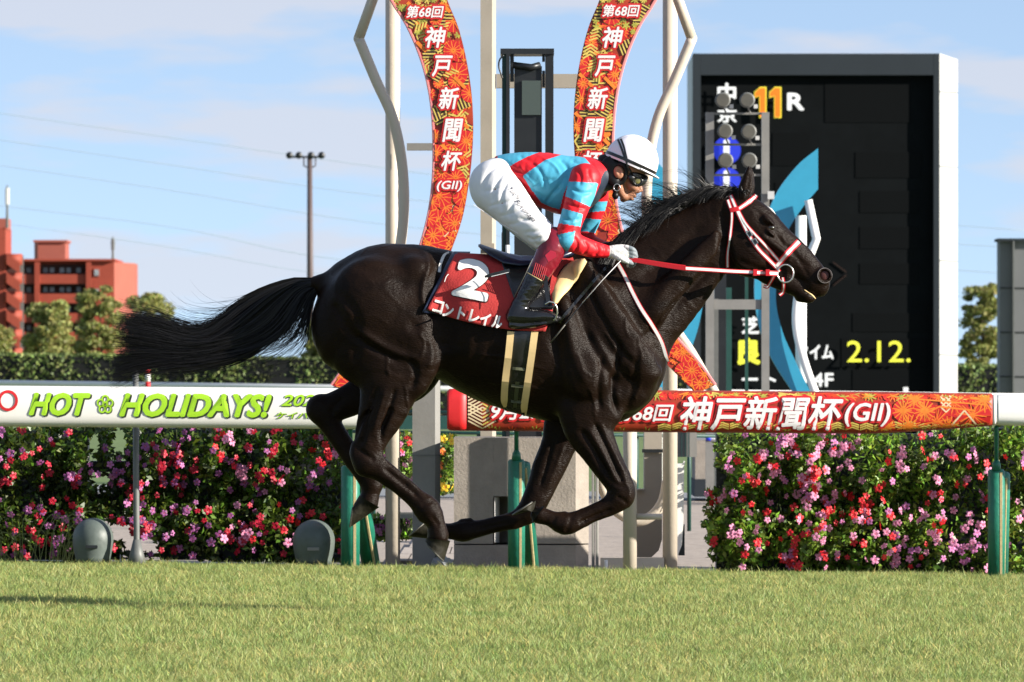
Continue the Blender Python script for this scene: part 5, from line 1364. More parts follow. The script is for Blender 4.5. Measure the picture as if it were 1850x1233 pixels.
# eye and nostril
ye = (surf(hx(1391), hz(412)) or -0.085); b = MB(); b.ball((hx(1391), HD+ye+0.010, hz(412.5)), 0.019, 0.0145, 0.015, 20, 14); b.build('eye', M['eyeball'], horse, True)
b = MB(); b.ball((hx(1391), HD+0.078, hz(412)), 0.021, 0.018, 0.019, 18, 12); b.build('eye', M['eyeball'], horse, True)
y0 = surf(hx(1470), hz(492)) or -0.06
P = []
for a in np.linspace(0, 2*math.pi, 25):
    x = 1489+13.5*math.cos(a)*0.98; y = 498.5+13.5*math.sin(a); s_ = surf(hx(x), hz(y)); 
    P.append(Vector((hx(x), HD+(min(s_, -0.035) if s_ is not None else -0.040)*1.0-0.001, hz(y))))
b = MB(); b.tube(P, 0.0024, 8, cap=False); b.build('nostril_rim', M['nostril'], horse, True)
b = MB(); b.ball((hx(1489), HD-0.034, hz(498)), 0.027, 0.012, 0.029, 16, 10); b.build('nostril_hollow', M['nostril_in'], horse, True)
# pale lip edge and sliver of white on the forehead
b = MB(); b.tube([(p[0], p[1]+HD, p[2]) for p in drape_path([(1452, 524), (1464, 532), (1473, 540)], 0.001, 4)], [0.002, 0.003, 0.003, 0.003, 0.004, 0.004, 0.004, 0.003, 0.002][:9], 6); b.build('lip_edge', M['cream'], horse, True)
b = MB(); b.tube([(p[0], p[1]+HD, p[2]) for p in [(hx(1386), -0.012, hz(373.5)), (hx(1393), -0.014, hz(379)), (hx(1401), -0.012, hz(388))]], [0.002, 0.005, 0.002], 6); b.build('white_mark', M['cloth_white'], horse, True)

# hair strands
def strands(name, guides, n, wid, seed, ylo, yhi, jitter=5, parent=horse, clump=40, lenvar=0.25, wave=3.0, m=None, bias=None):
    """guides: list of polylines (px) ; strands interpolate between neighbouring guides"""
    rng = np.random.default_rng(seed); G = [catmull(g, 6) for g in guides]; K = 18
    R = []
    for g in G:
        d = np.r_[0, np.cumsum(np.linalg.norm(np.diff(g, axis=0), axis=1))]; t = np.linspace(0, d[-1], K)
        R.append(np.stack([np.interp(t, d, g[:, 0]), np.interp(t, d, g[:, 1])], 1))
    R = np.array(R); ng = len(R)
    cl_u = rng.uniform(0, ng-1, clump); cl_off = rng.normal(size=(clump, 2)); cl_y = rng.uniform(ylo, yhi, clump); cl_ph = rng.uniform(0, 6.28, clump)
    vs = []; fs = []
    T = np.linspace(0, 1, K)
    for i in range(n):
        c = rng.integers(0, clump); u = np.clip(cl_u[c]+rng.normal()*0.16 if rng.random() < 0.8 else rng.uniform(0, ng-1), 0, ng-1.001); a = int(u); f = u-a
        L_ = 1-rng.uniform(0, 1)**2*lenvar
        tt = T*L_; P = R[a]*(1-f)+R[a+1]*f
        P = np.stack([np.interp(tt, T, P[:, 0]), np.interp(tt, T, P[:, 1])], 1)
        amp = jitter*T**1.3
        P = P+(cl_off[c]*1.0+rng.normal(size=2)*0.6*(4 if rng.random() < 0.06 else 1))[None, :]*amp[:, None]*np.array([0.5, 1.0])
        P[:, 1] += wave*np.sin(T*7+cl_ph[c]+rng.normal()*0.4)*T
        y = cl_y[c]*(0.3+0.7*T)+rng.normal()*0.012*(0.3+T)
        w = wid*np.clip(1.15-T, 0.12, 1)*rng.uniform(0.6, 1.3)
        ang = rng.uniform(-0.9, 0.9)
        x3 = (P[:, 0]-CX)*PX; z3 = CH-(P[:, 1]-HY)*PX
        tx = np.gradient(x3); tz = np.gradient(z3); l = np.hypot(tx, tz)+1e-9; nx, nz_ = tz/l, -tx/l
        b0 = len(vs)*0
        A = np.stack([x3+nx*w/2*math.cos(ang), HD+y+w/2*math.sin(ang), z3+nz_*w/2*math.cos(ang)], 1)
        B = np.stack([x3-nx*w/2*math.cos(ang), HD+y-w/2*math.sin(ang), z3-nz_*w/2*math.cos(ang)], 1)
        vs.append(np.stack([A, B], 1).reshape(-1, 3))
    V = np.concatenate(vs); k = np.arange(K-1)*2
    q = np.stack([k, k+1, k+3, k+2], 1); F = (q[None]+(np.arange(n)*2*K)[:, None, None]).reshape(-1, 4).astype(np.int32)
    return mesh_obj(name, V, F, m or M['hair'], parent, True)
TG = [[(578, 504), (540, 503), (512, 509), (467, 527), (429, 550), (395, 577), (360, 597), (318, 589), (284, 575), (249, 570), (214, 564)],
      [(578, 507), (535, 511), (500, 530), (460, 562), (425, 590), (385, 610), (340, 612), (290, 596), (250, 590), (215, 586)],
      [(578, 510), (540, 520), (515, 545), (485, 582), (448, 606), (400, 622), (340, 628), (280, 618), (235, 608), (208, 604)],
      [(580, 513), (550, 524), (530, 556), (505, 592), (462, 617), (410, 632), (340, 641), (280, 638), (235, 640), (206, 640)],
      [(580, 515), (558, 530), (543, 560), (518, 594), (478, 620), (430, 643), (360, 652), (300, 654), (246, 665), (196, 690)]]
tl = strands('tail', TG, 6200, 0.0034, 4, -0.05, 0.06, 9, clump=60, lenvar=0.4, wave=5)
strands('tail_strands', [[(580, 513), (545, 525), (522, 560), (500, 590), (470, 612), (440, 625)], [(580, 515), (562, 540), (552, 575), (536, 607), (505, 628), (470, 640), (420, 645)], [(581, 518), (566, 545), (560, 585), (556, 615), (530, 640), (500, 648), (470, 650)]], 230, 0.0026, 6, -0.05, 0.05, 15, lenvar=0.5, parent=tl)
strands('tail_strands', [[(520, 508), (470, 530), (430, 548), (400, 560), (380, 548)], [(400, 590), (340, 600), (300, 590), (270, 570), (236, 545)], [(380, 640), (320, 660), (280, 664), (240, 676), (200, 700)]], 60, 0.0022, 8, -0.04, 0.04, 9, lenvar=0.5, parent=tl, clump=14)
# core of the dock
Fd = Field(hx(380), hx(600), -0.12, 0.12, hz(650), hz(490), 0.008)
Fd.chain(ST([(590, 514, 14, 1, 0), (560, 513, 10, 1, 0), (530, 520, 8, .8, 0), (505, 535, 5, .7, 0), (480, 560, 3, .6, 0)]), 0.01)
Vd, Qd = Fd.mesh(); Vd = relax(Vd, Qd, 1); mesh_obj('dock', Vd+np.array([0, HD, 0]), Qd, M['hair'], tl, True)

# mane
def mane_strands(name, roots, n, seed, disp, wid=0.0035, ys=(-0.085, -0.02), m=None, jit=1.0):
    rng = np.random.default_rng(seed); R = catmull(roots, 10); K = 14; vs = []; NC = 46; cof = rng.normal(size=(NC+1, 4))
    D = np.array(disp, float)
    for i in range(n):
        u = rng.uniform(0, len(R)-1.01); a = int(u); r = R[a]*(1-(u-a))+R[a+1]*(u-a); s_ = u/len(R)
        d = np.array([np.interp(s_, np.linspace(0, 1, len(D)), D[:, k]) for k in range(4)])
        # control: root, mid, tip
        ci = int(np.clip(s_*NC+rng.normal()*0.35, 0, NC)); q_ = cof[ci]; sc_k = 1+0.28*q_[3]
        lift = d[:2]*rng.uniform(0.85, 1.15)*sc_k; fall = d[2:]*rng.uniform(0.75, 1.15)*sc_k+q_[:2]*7*jit
        c1 = r+lift*0.6+rng.normal(size=2)*1.5; c2 = r+lift+fall*0.35+rng.normal(size=2)*1.5+q_[1:3]*3*jit; c3 = r+lift+fall+rng.normal(size=2)*3
        T = np.linspace(0, 1, K)[:, None]
        P = (1-T)**3*r+3*(1-T)**2*T*c1+3*(1-T)*T*T*c2+T**3*c3
        P[:, 1] += np.sin(np.linspace(0, 5, K)+rng.uniform(0, 6))*1.2*np.linspace(0, 1, K)
        x3 = (P[:, 0]-CX)*PX; z3 = CH-(P[:, 1]-HY)*PX; y = rng.uniform(*ys)*np.linspace(0.2, 1, K)**0.6
        sy_ = []
        for j in range(K):
            q = surf(x3[j], z3[j]); sy_.append(y[j] if q is None else min(y[j], q-0.004-0.010*rng.random()))
        y = np.array(sy_)
        w = wid*np.clip(1.1-np.linspace(0, 1, K), 0.12, 1)*rng.uniform(0.6, 1.3)
        tx = np.gradient(x3); tz = np.gradient(z3); l = np.hypot(tx, tz)+1e-9; nx, nz_ = tz/l, -tx/l; ang = rng.uniform(-0.9, 0.9)
        A = np.stack([x3+nx*w/2*math.cos(ang), HD+y+w/2*math.sin(ang), z3+nz_*w/2*math.cos(ang)], 1)
        B = np.stack([x3-nx*w/2*math.cos(ang), HD+y-w/2*math.sin(ang), z3-nz_*w/2*math.cos(ang)], 1)
        vs.append(np.stack([A, B], 1).reshape(-1, 3))
    V = np.concatenate(vs); k = np.arange(K-1)*2
    q = np.stack([k, k+1, k+3, k+2], 1); F = (q[None]+(np.arange(n)*2*K)[:, None, None]).reshape(-1, 4).astype(np.int32)
    return mesh_obj(name, V, F, M['hair'], horse, True)
crest = [(1112, 448), (1140, 432), (1168, 414), (1200, 398), (1230, 382), (1262, 358), (1290, 344), (1318, 342)]
mn = mane_strands('mane', crest, 3000, 9, [(-6, -12, -16, 46), (-10, -18, -24, 52), (-12, -18, -28, 52), (-14, -20, -34, 44), (-14, -22, -36, 38), (-12, -18, -40, 28), (-8, -12, -32, 28), (2, -8, -18, 26)])
mane_strands('mane_wisps', [(1150, 425), (1200, 398), (1240, 376), (1290, 344)], 380, 10, [(-18, -34, -30, 30), (-20, -44, -54, 26), (-14, -40, -50, 18), (-14, -26, -26, 10)], 0.0024, jit=2.0)
mane_strands('mane_wisps', [(1196, 400), (1230, 384)], 220, 12, [(-14, -40, -36, 34), (-24, -34, -34, 44)], 0.0028, jit=1.5)
mane_strands('forelock', [(1318, 342), (1335, 346), (1345, 350)], 130, 13, [(-8, -10, -22, 14), (-6, -14, -16, 18), (4, -6, 10, 16)], 0.003, jit=1.2)

# ================================================================ tack
# saddle cloth draped on the near side
def drape_grid(corner, nu, nv, off, bvh=None, sag=0):
    TL, TR_, BL, BR = [np.array(c, float) for c in corner]; G = np.zeros((nv, nu, 3))
    for j in range(nv):
        for i in range(nu):
            u, v = i/(nu-1), j/(nv-1); p = (TL*(1-u)+TR_*u)*(1-v)+(BL*(1-u)+BR*u)*v; p = p+np.array([0, sag*4*u*(1-u)*v])
            y = surf(hx(p[0]), hz(p[1]), bvh=bvh); G[j, i] = (hx(p[0]), np.nan if y is None else y, hz(p[1]))
    for i in range(nu):
        col = G[:, i, 1]; ok = ~np.isnan(col)
        if ok.any():
            f = np.argmax(ok)
            for j in range(f-1, -1, -1): col[j] = col[j+1]+0.02
            for j in range(nv):
                if np.isnan(col[j]): col[j] = col[j-1]
    Y = G[:, :, 1]
    for _ in range(10):
        Z = Y.copy(); Z[1:-1, 1:-1] = (Y[:-2, 1:-1]+Y[2:, 1:-1]+Y[1:-1, :-2]+Y[1:-1, 2:])/4; Y = np.minimum(Y, Z)
    G[:, :, 1] = Y-off
    return G
def grid_mesh(name, G, m, parent, th=0.006):
    nv, nu, _ = G.shape; F_ = G.reshape(-1, 3)+np.array([0, HD, 0]); B = F_+np.array([0, th, 0]); n = nu*nv
    fs = []
    for j in range(nv-1):
        for i in range(nu-1):
            a = j*nu+i; fs.append((a, a+nu, a+nu+1, a+1)); fs.append((n+a, n+a+1, n+a+nu+1, n+a+nu))
    for i in range(nu-1):
        fs.append((i, i+1, n+i+1, n+i)); a = (nv-1)*nu+i; fs.append((a, n+a, n+a+1, a+1))
    for j in range(nv-1):
        a = j*nu; fs.append((a, n+a, n+a+nu, a+nu)); a = j*nu+nu-1; fs.append((a, a+nu, n+a+nu, n+a))
    return mesh_obj(name, np.vstack([F_, B]), fs, m, parent, True)
sc_ = empty('saddle_cloth', (hx(870), HD-0.28, hz(530)), 'dark red number cloth with a big white 2 and white katakana name', 'saddle cloth')
G = drape_grid([(824, 457), (1030, 468), (773, 561), (985, 600)], 44, 30, 0.030, sag=10)
uu, vv = np.meshgrid(np.linspace(0, 1, 44), np.linspace(0, 1, 30))
G[:, :, 1] -= (0.0015*np.sin(uu*16+vv*3)*vv+0.003*np.sin(uu*5-vv*6)*vv**0.5)
# hide the leg fold: the cloth in front of the knee lies flatter
cl_ = grid_mesh('cloth', G, M['cloth'], sc_)
cb_v = [tuple(v) for v in G.reshape(-1, 3)]; nu = 44
cb_f = [(j*nu+i, (j+1)*nu+i, (j+1)*nu+i+1, j*nu+i+1) for j in range(29) for i in range(43)]
cbvh = BVHTree.FromPolygons(cb_v, cb_f)
def cloth_text(body, cx, cy, w, h, rot, off, name='lettering', lift=0.0035, m=None, cut=None):
    v, f = text2d(body, 1.0, 0.0, 0.0, res=6); lo, hi = v.min(0), v.max(0); c = (lo+hi)/2
    r_ = off*h; w -= 2*r_; h -= 2*r_
    # subdivide triangles for draping
    v = [tuple(x) for x in v]; F2 = list(f)
    for _ in range(2):
        mid = {}; out = []
        def mm(a, b_):
            k = (min(a, b_), max(a, b_))
            if k not in mid: mid[k] = len(v); v.append(((v[a][0]+v[b_][0])/2, (v[a][1]+v[b_][1])/2))
            return mid[k]
        for a, b_, c_ in F2:
            x, y, z = mm(a, b_), mm(b_, c_), mm(c_, a); out += [(a, x, z), (x, b_, y), (z, y, c_), (x, y, z)]
        F2 = out
    V2 = []
    ca, sa = math.cos(rot), math.sin(rot)
    for x, y in v:
        u = (x-c[0])/(hi[0]-lo[0])*w; t = -(y-c[1])/(hi[1]-lo[1])*h
        V2.append((cx+u*ca-t*sa, cy+u*sa+t*ca))
    K = 12; n0 = len(V2); base = V2; V2 = []; F3 = []
    for j in range(K+1):
        dx, dy = (0, 0) if j == 0 else (r_*math.cos(6.283*j/K), r_*math.sin(6.283*j/K))
        for px, py in base:
            s_ = surf(hx(px+dx), hz(py+dy), bvh=cbvh, default=-0.28); V2.append((hx(px+dx), HD+s_-lift-j*0.00008, hz(py+dy)))
        F3 += [tuple(j*n0+i for i in g) for g in F2]
    return mesh_obj(name, V2, F3, m or M['cloth_white'], sc_)
cloth_text('2', 855, 506, 66, 72, math.radians(11.5), 0.055, 'number', 0.009)
cloth_text('2', 855.4, 506.4, 68.5, 74.5, math.radians(11.5), 0.055, 'number_outline', 0.0022, M['print_dark'])
for ch, x, y in (('コ', 793, 556), ('ン', 811, 563), ('ト', 835, 568), ('レ', 858, 573), ('イ', 877, 578), ('ル', 899, 583)):
    cloth_text(ch, x, y, 18 if ch != 'ト' else 13, 23, math.radians(15), 0.04, 'lettering', 0.0065)
b = MB(); ribbon(b, drape_path([(811, 497), (807, 502), (804, 511)], 0.0035, 4, cbvh), 1.2*PX, 0.001); b.build('stitch', M['cloth_white'], sc_)
# navy underlay edge and foam
sad = empty('racing_saddle', (hx(930), HD, hz(470)), 'small navy and black racing saddle with cream padding and girth straps', 'saddle')
G2 = drape_grid([(818, 455), (850, 455), (764, 566), (800, 570)], 10, 24, 0.018); grid_mesh('underlay', G2, M['navy'], sad)
b = MB(); ribbon(b, drape_path([(812, 457), (803, 464), (797, 480), (794, 493)], 0.002, 6), [0.010+0.008*math.sin(0.4+2.5*i/18) for i in range(19)], 0.002); b.build('sweat_foam', M['foam'], horse)
# saddle seat
def loft_seat(rows, name, m, parent):
    b = MB(); n = 16; vs = []; fs = []
    for px, py, th, w in rows:
        for k in range(n):
            a = 2*math.pi*k/n; yy = w*math.cos(a); zz = th*PX*math.sin(a)-0.10*(yy/0.2)**2*(w/0.2)
            vs.append((hx(px), HD+yy, hz(py)+zz))
    for i in range(len(rows)-1):
        for k in range(n): fs.append((i*n+k, i*n+(k+1) % n, (i+1)*n+(k+1) % n, (i+1)*n+k))
    fs += [tuple(range(n))[::-1], tuple((len(rows)-1)*n+k for k in range(n))]
    b.add(vs, fs); return b.build(name, m, parent, True)
loft_seat([(864, 444, 2, .03), (868, 445, 4, .09), (885, 452, 5, .13), (910, 461, 5.5, .15), (940, 468, 6, .14), (975, 469, 7, .12), (1010, 462, 8, .10), (1035, 455, 8, .07), (1042, 452, 3, .03)], 'seat', M['navy'], sad)
G3 = drape_grid([(905, 472), (1030, 470), (935, 560), (1000, 560)], 16, 16, 0.036); grid_mesh('saddle_flap', G3, M['leather'], sad)
b = MB(); ribbon(b, [(hx(876), -0.318, hz(502.5)), (hx(886), -0.322, hz(500)), (hx(905), -0.324, hz(495.5)), (hx(921), -0.322, hz(491.5))], [0.010, 0.017, 0.018, 0.018], 0.008); st_ = b.build('keeper_strap', M['leather'], sad)
b = MB(); ribbon(b, [(hx(888), -0.3265, hz(502)), (hx(919), -0.3265, hz(494.5))], 0.0025, 0.003); b.build('strap_edge', M['strap_white'], st_)  # thin white strip painted along the strap as a highlight
# cream shoulder pad and red band
def leaf_patch(top, bot, off, name, m, parent, n=18, th=0.02):
    A = catmull(top, 6); B = catmull(bot, 6); n = min(len(A), len(B)); vs = []; fs = []; K = 7
    for i in range(n):
        for k in range(K):
            t = k/(K-1); p = A[i]*(1-t)+B[i]*t; y = surf(hx(p[0]), hz(p[1]), default=-0.12); vs.append((hx(p[0]), HD+y-off-0.012*math.sin(math.pi*t), hz(p[1])))
    for i in range(n-1):
        for k in range(K-1): fs.append((i*K+k, i*K+k+1, (i+1)*K+k+1, (i+1)*K+k))
    o = mesh_obj(name, vs, fs, m, parent, True); s_ = o.modifiers.new('thick', 'SOLIDIFY'); s_.thickness = th; s_.offset = 0; return o
leaf_patch([(1056, 473), (1038, 474), (1018, 490), (1004, 512), (999, 530), (1001, 550)], [(1056, 473), (1051, 487), (1040, 508), (1024, 528), (1012, 540), (1001, 550)], 0.032, 'cream_pad', M['cream'], sad)
b = MB(); ribbon(b, drape_path([(1036, 470), (1016, 478), (1003, 496), (998, 518), (999, 540), (1002, 552)], 0.046, 5), 9*PX, 0.01); b.build('red_binding', M['cloth'], sad)
gi = empty('girth', (hx(930), HD-0.26, hz(680)), 'cream edged black girth straps passing under the horse belly', 'girth')
G4 = drape_grid([(922, 596), (966, 594), (912, 742), (950, 752)], 14, 30, 0.010); grid_mesh('girth_web', G4, M['leather'], gi)
for P in ([(923, 600), (919, 640), (913, 690), (911, 722), (913, 736)], [(966, 600), (960, 645), (952, 700), (947, 735), (948, 752)]):
    path = drape_path(P, 0.020, 6); b = MB(); ribbon(b, path, [0.032*min(1, 0.35+0.1*(len(path)-i)) for i in range(len(path))], 0.012); b.build('cream_edge', M['cream'], gi)
M['olive'] = mat('olive_patch', (0.06, 0.065, 0.03), 0.6)
for y, w in ((667, 22), (698, 22), (726, 20)):
    b = MB(); ribbon(b, drape_path([(937-w/2-(y-667)*0.07, y-1), (937+w/2-(y-667)*0.07, y+1)], 0.017, 4), 0.013, 0.003); b.build('billet_loop', M['olive'], gi)
b = MB(); ribbon(b, drape_path([(935, 690), (932, 720), (930, 742)], 0.016, 4), 0.018, 0.003); b.build('billet', M['olive'], gi)

# bridle
br = empty('bridle', (hx(1390), HD-0.1, hz(440)), 'red and white bridle with ring bit on the horse head', 'bridle')
strap('browband', [(1333, 379), (1345, 371), (1356, 363), (1363, 357), (1366, 353)], 8.5, br)
strap('cheek_strap', [(1319, 354), (1329, 378), (1340, 402), (1353, 428), (1370, 452), (1388, 470), (1402, 484), (1407, 492)], 8, br)
strap('cheek_strap', [(1331, 378), (1345, 404), (1363, 425), (1384, 447), (1406, 472)], 6.5, br)
strap('crown_strap', [(1314, 362), (1318, 374), (1321, 382)], 7, br)
strap('throat_strap', [(1321, 378), (1321, 400), (1318, 430), (1314, 460), (1314, 484)], 6, br)
strap('noseband', [(1402, 482), (1412, 470), (1424, 456), (1436, 444), (1443, 437)], 11, br, off=0.006)
strap('noseband_keeper', [(1318, 381), (1334, 378)], 8, br, off=0.009, inner=0)
for p in ((1352, 424), (1362, 438)):
    b = MB(); y = surf(hx(p[0]), hz(p[1]))-0.012
    P = [Vector((hx(p[0]+u), HD+y, hz(p[1]+v_))) for u, v_ in ((-5, -2), (1, -6), (6, 2), (0, 6), (-5, -2))]; b.tube(P, 0.0022, 6); b.build('buckle', M['steel'], br)
    b = MB(); ribbon(b, [(hx(p[0]-4), y+0.003, hz(p[1]-4)), (hx(p[0]+4), y+0.003, hz(p[1]+4))], 9*PX, 0.003); b.build('buckle_leather', M['leather'], br)
y = (surf(hx(1418), hz(495)) or -0.07)-0.014
P = [Vector((hx(1418+14.5*math.cos(a)), HD+y, hz(495+16*math.sin(a)))) for a in np.linspace(0, 2*math.pi, 29)]
b = MB(); b.tube(P, 0.0042, 8, cap=False); b.build('bit_ring', M['steel'], br, True)
strap('chin_strap', [(1413, 502), (1415, 515), (1414, 528), (1408, 534)], 6.5, br, inner=0.35, off=0.012)
strap('chin_strap', [(1398, 498), (1392, 510), (1386, 519), (1379, 517)], 6, br, inner=0.3, off=0.006)
# reins
rn = empty('reins', (hx(1270), HD-0.2, hz(485)), 'red and white reins running from the gloved hand to the bit ring', 'reins')
def free(pts, y0, y1, n=8):
    P = catmull(pts, n); m_ = len(P); return [(hx(p[0]), y0+(y1-y0)*i/(m_-1), hz(p[1])) for i, p in enumerate(P)]
yb = y-0.004
A_ = free([(1136, 470), (1160, 474), (1195, 480), (1236, 486)], -0.20, -0.20); b = MB(); ribbon(b, A_, [8*PX+2*PX*i/len(A_) for i in range(len(A_))], 0.006); rg = b.build('rein_grip', M['strap_red'], rn)
for i in range(len(A_)*3):
    t = i/(len(A_)*3-1); x = A_[0][0]+(A_[-1][0]-A_[0][0])*t; z = np.interp(x, [a[0] for a in A_], [a[2] for a in A_])
    b = MB(); b.box(x, x+0.0022, HD-0.2025, HD-0.1995, z-0.011, z+0.010); b.build('grip_rib', M['strap_red'], rg)
strap('rein', None, 7.5, rn, free=free([(1236, 486.5), (1280, 489), (1320, 491.5), (1358, 493)], -0.20, -0.16), inner=0.62)
strap('rein_end', None, 9, rn, free=free([(1358, 493), (1372, 494), (1390, 494.5), (1405, 495)], -0.16, yb), inner=0.5)
for x in (1362, 1385):
    b = MB(); b.box(hx(x-3.5), hx(x+3.5), HD-0.172 if x < 1370 else HD-0.14, HD-0.10, hz(499.5), hz(488)); b.build('rein_keeper', M['strap_red'], rn)
A_ = free([(1136, 466), (1200, 474), (1300, 484), (1400, 496)], 0.14, 0.10); b = MB(); ribbon(b, A_, 7*PX, 0.004); b.build('rein', M['strap_red'], rn)
# breast strap
bs = empty('martingale', (hx(1160), HD-0.2, hz(560)), 'red and white neck strap curving down over the horse shoulder', 'neck strap')
strap('neck_strap', [(1116, 478), (1128, 500), (1142, 530), (1158, 560), (1178, 590), (1194, 618), (1203, 645), (1206, 654)], 8, bs, off=0.006, inner=0.68)
b = MB(); ribbon(b, drape_path([(1108, 470), (1080, 500), (1050, 535), (1020, 570), (1010, 585)], 0.006), 5*PX, 0.004); b.build('black_strap', M['leather'], bs)
# thin whip
wh = empty('whip', (hx(1118), HD-0.30, hz(475)), 'thin black and silver riding whip pointing down from the hand', 'whip')
Wp = [Vector((hx(x), HD-0.30+0.0*x, hz(y))) for x, y in ((1119, 474), (1085, 510), (1050, 550), (1020, 588), (994, 620))]
Wp = [Vector((p.x, HD+min(-0.24, (surf(p.x, p.z) or -0.2)-0.03), p.z)) for p in Wp]
b = MB(); b.tube(Wp, [0.0045, 0.004, 0.0035, 0.0035, 0.003], 8); b.build('shaft', M['leather'], wh, True)
b = MB(); b.tube([p+Vector((0.002, -0.0035, 0.002)) for p in Wp[:3]], 0.0018, 6); b.build('braid', M['strap_white'], wh, True)
b = MB(); b.tube([Wp[3]+Vector((0, -0.004, 0)), Wp[4]+Vector((0, -0.004, 0))], 0.0035, 6); b.build('whip_flap', M['shoe'], wh, True)

# ================================================================ the jockey
M['skin'] = mat('tanned_skin', (0.36, 0.165, 0.095), 0.5, var=0.08, vscale=30, bump=0.08, bscale=200)
M['breeches'] = mat('white_breeches_cloth', (0.74, 0.73, 0.74), 0.65, var=0.02, vscale=8, bump=0.06, bscale=60)
M['silk_red'] = mat('red_silk', (0.60, 0.012, 0.02), 0.5, spec=0.3, bump=0.12, bscale=60)
M['silk_blue'] = mat('light_blue_silk', (0.07, 0.36, 0.52), 0.5, spec=0.3, bump=0.12, bscale=60)
M['silk_navy'] = mat('navy_silk', (0.02, 0.03, 0.05), 0.45)
M['helmet'] = mat('white_helmet_silk', (0.78, 0.75, 0.80), 0.42, bump=0.05, bscale=60)
M['boot'] = mat('black_boot_leather', (0.008, 0.008, 0.009), 0.16, spec=0.7, bump=0.3, bscale=28)
M['maroon'] = mat('maroon_boot_leather', (0.16, 0.006, 0.016), 0.22, spec=0.6, bump=0.2, bscale=30)
M['glove'] = mat('white_glove', (0.66, 0.66, 0.64), 0.55, bump=0.3, bscale=80, var=0.05)
M['glove_grey'] = mat('grey_glove_finger', (0.17, 0.20, 0.22), 0.6)
M['lens'] = mat('yellow_goggle_lens', (0.22, 0.20, 0.06), 0.08, spec=0.8)
M['ink'] = mat('dark_ink', (0.03, 0.03, 0.05), 0.6)

man = empty('person', (hx(960), HD, hz(420)), 'jockey in red and light blue silks, white breeches and white helmet crouched over the horse', 'person')
def leg_st(s_, d=0.0):
    th = [(893, 335, 44+d, .8, s_*.07), (917, 365, 37+d, .85, s_*.14), (946, 397, 30+d, .9, s_*.19), (975, 424, 26+d, 1, s_*.225), (994, 440, 24+d, 1, s_*.24)]
    sh = [(996, 444, 25+d, 1, s_*.24), (988, 470, 22.5+d, 1, s_*.25), (972, 500, 19+d, 1, s_*.26), (957, 525, 17+d, 1, s_*.265), (944, 545, 14.5+d, 1, s_*.27), (934, 562, 14+d, 1, s_*.275)]
    ft = [(930, 574, 14+d, 1, s_*.28), (948, 576, 13+d, 1.1, s_*.285), (972, 574, 11.5+d, 1.3, s_*.29), (994, 574, 9+d, 1.5, s_*.29), (1008, 576, 5+d, 1.6, s_*.285)]
    return th, sh, ft
def arm_st(s_, d=0.0):
    if s_ < 0:
        up = [(1056, 326, 29+d, 1, -.155), (1048, 352, 26+d, 1, -.195), (1037, 385, 22.5+d, 1, -.225), (1027, 415, 20.5+d, 1, -.245), (1021, 434, 19.5+d, 1, -.25)]
        fo = [(1021, 433, 19.5+d, 1, -.25), (1040, 443, 18+d, 1, -.24), (1066, 451, 15.5+d, 1, -.215), (1092, 456, 12+d, 1, -.19), (1103, 457, 10+d, 1, -.18)]
    else:
        up = [(1072, 324, 27+d, 1, .155), (1079, 352, 22+d, 1, .19), (1072, 385, 18.5+d, 1, .215), (1060, 412, 18+d, 1, .235), (1052, 432, 17.5+d, 1, .24)]
        fo = [(1052, 431, 17.5+d, 1, .24), (1072, 441, 16+d, 1, .22), (1095, 449, 13+d, 1, .17), (1112, 454, 10+d, 1, .12)]
    return up, fo
def hand_st(s_, d=0.0):
    if s_ < 0: ox, oy, yb = 0, 0, -.185
    else: ox, oy, yb = 6, -4, .10
    H = [[(1100+ox, 457+oy, 9.5+d, 1, yb), (1112+ox, 456+oy, 11.5+d, .9, yb), (1126+ox, 457+oy, 12.5+d, .8, yb), (1132+ox, 459+oy, 11+d, .8, yb)]]
    sg = 1
    for i, (ln, rr) in enumerate(((0.92, 3.9), (1.0, 4.0), (0.95, 3.8), (0.8, 3.3))):
        y0 = 449.5+6.2*i+oy; yy = yb-0.012+0.004*i
        H.append([(1130+ox, y0, rr+.6+d, 1, yy), (1130+ox+11*ln, y0+3, rr+.3+d, 1, yy-.006), (1130+ox+17*ln, y0+9, rr+d, 1, yy+.012), (1130+ox+12*ln, y0+14, rr-.4+d, 1, yy+.034), (1130+ox+5*ln, y0+13, rr-.7+d, 1, yy+.044)])
    H.append([(1108+ox, 462+oy, 6+d, 1, yb-.012), (1120+ox, 469+oy, 5+d, 1, yb-.024), (1132+ox, 474+oy, 4.3+d, 1, yb-.022), (1140+ox, 477+oy, 3.5+d, 1, yb-.008)])
    return H
TORSO = [(896, 330, 38, 1.0, 0), (915, 322, 34, 1.2, 0), (950, 322, 40, 1.25, 0), (990, 328, 46, 1.3, 0), (1030, 331, 46, 1.35, 0), (1060, 324, 36, 1.5, 0)]
Fb = Field(hx(845), hx(1192), -0.42, 0.42, hz(600), hz(240), 0.0043)
B = Fb.chain
B(ST(TORSO), 0.02)
for s_ in (-1, 1):
    for part in leg_st(s_, -3): B(ST(part), 0.012)
    for part in arm_st(s_, -4): B(ST(part), 0.01)
    for i, part in enumerate(hand_st(s_, -0.8)): B(ST(part), 0.004 if i else 0.008)
B(ST([(1062, 320, 27, 1.1, 0), (1092, 322, 23, .95, 0), (1114, 318, 24, .9, 0)]), 0.02)
Fb.ell((hx(1131), hz(300), 0), (.098, .098, .077), 0, 0.01)
B(ST([(1136, 318, 25, .78, 0), (1137, 334, 19, .80, 0), (1132, 350, 13.5, .85, 0)]), 0.012)
B(ST([(1140, 345, 11, .85, 0), (1141, 353, 8, .95, 0)]), 0.008)
B(ST([(1128, 357, 8, 1.2, 0), (1126, 360, 6, 1.3, 0)]), 0.008)
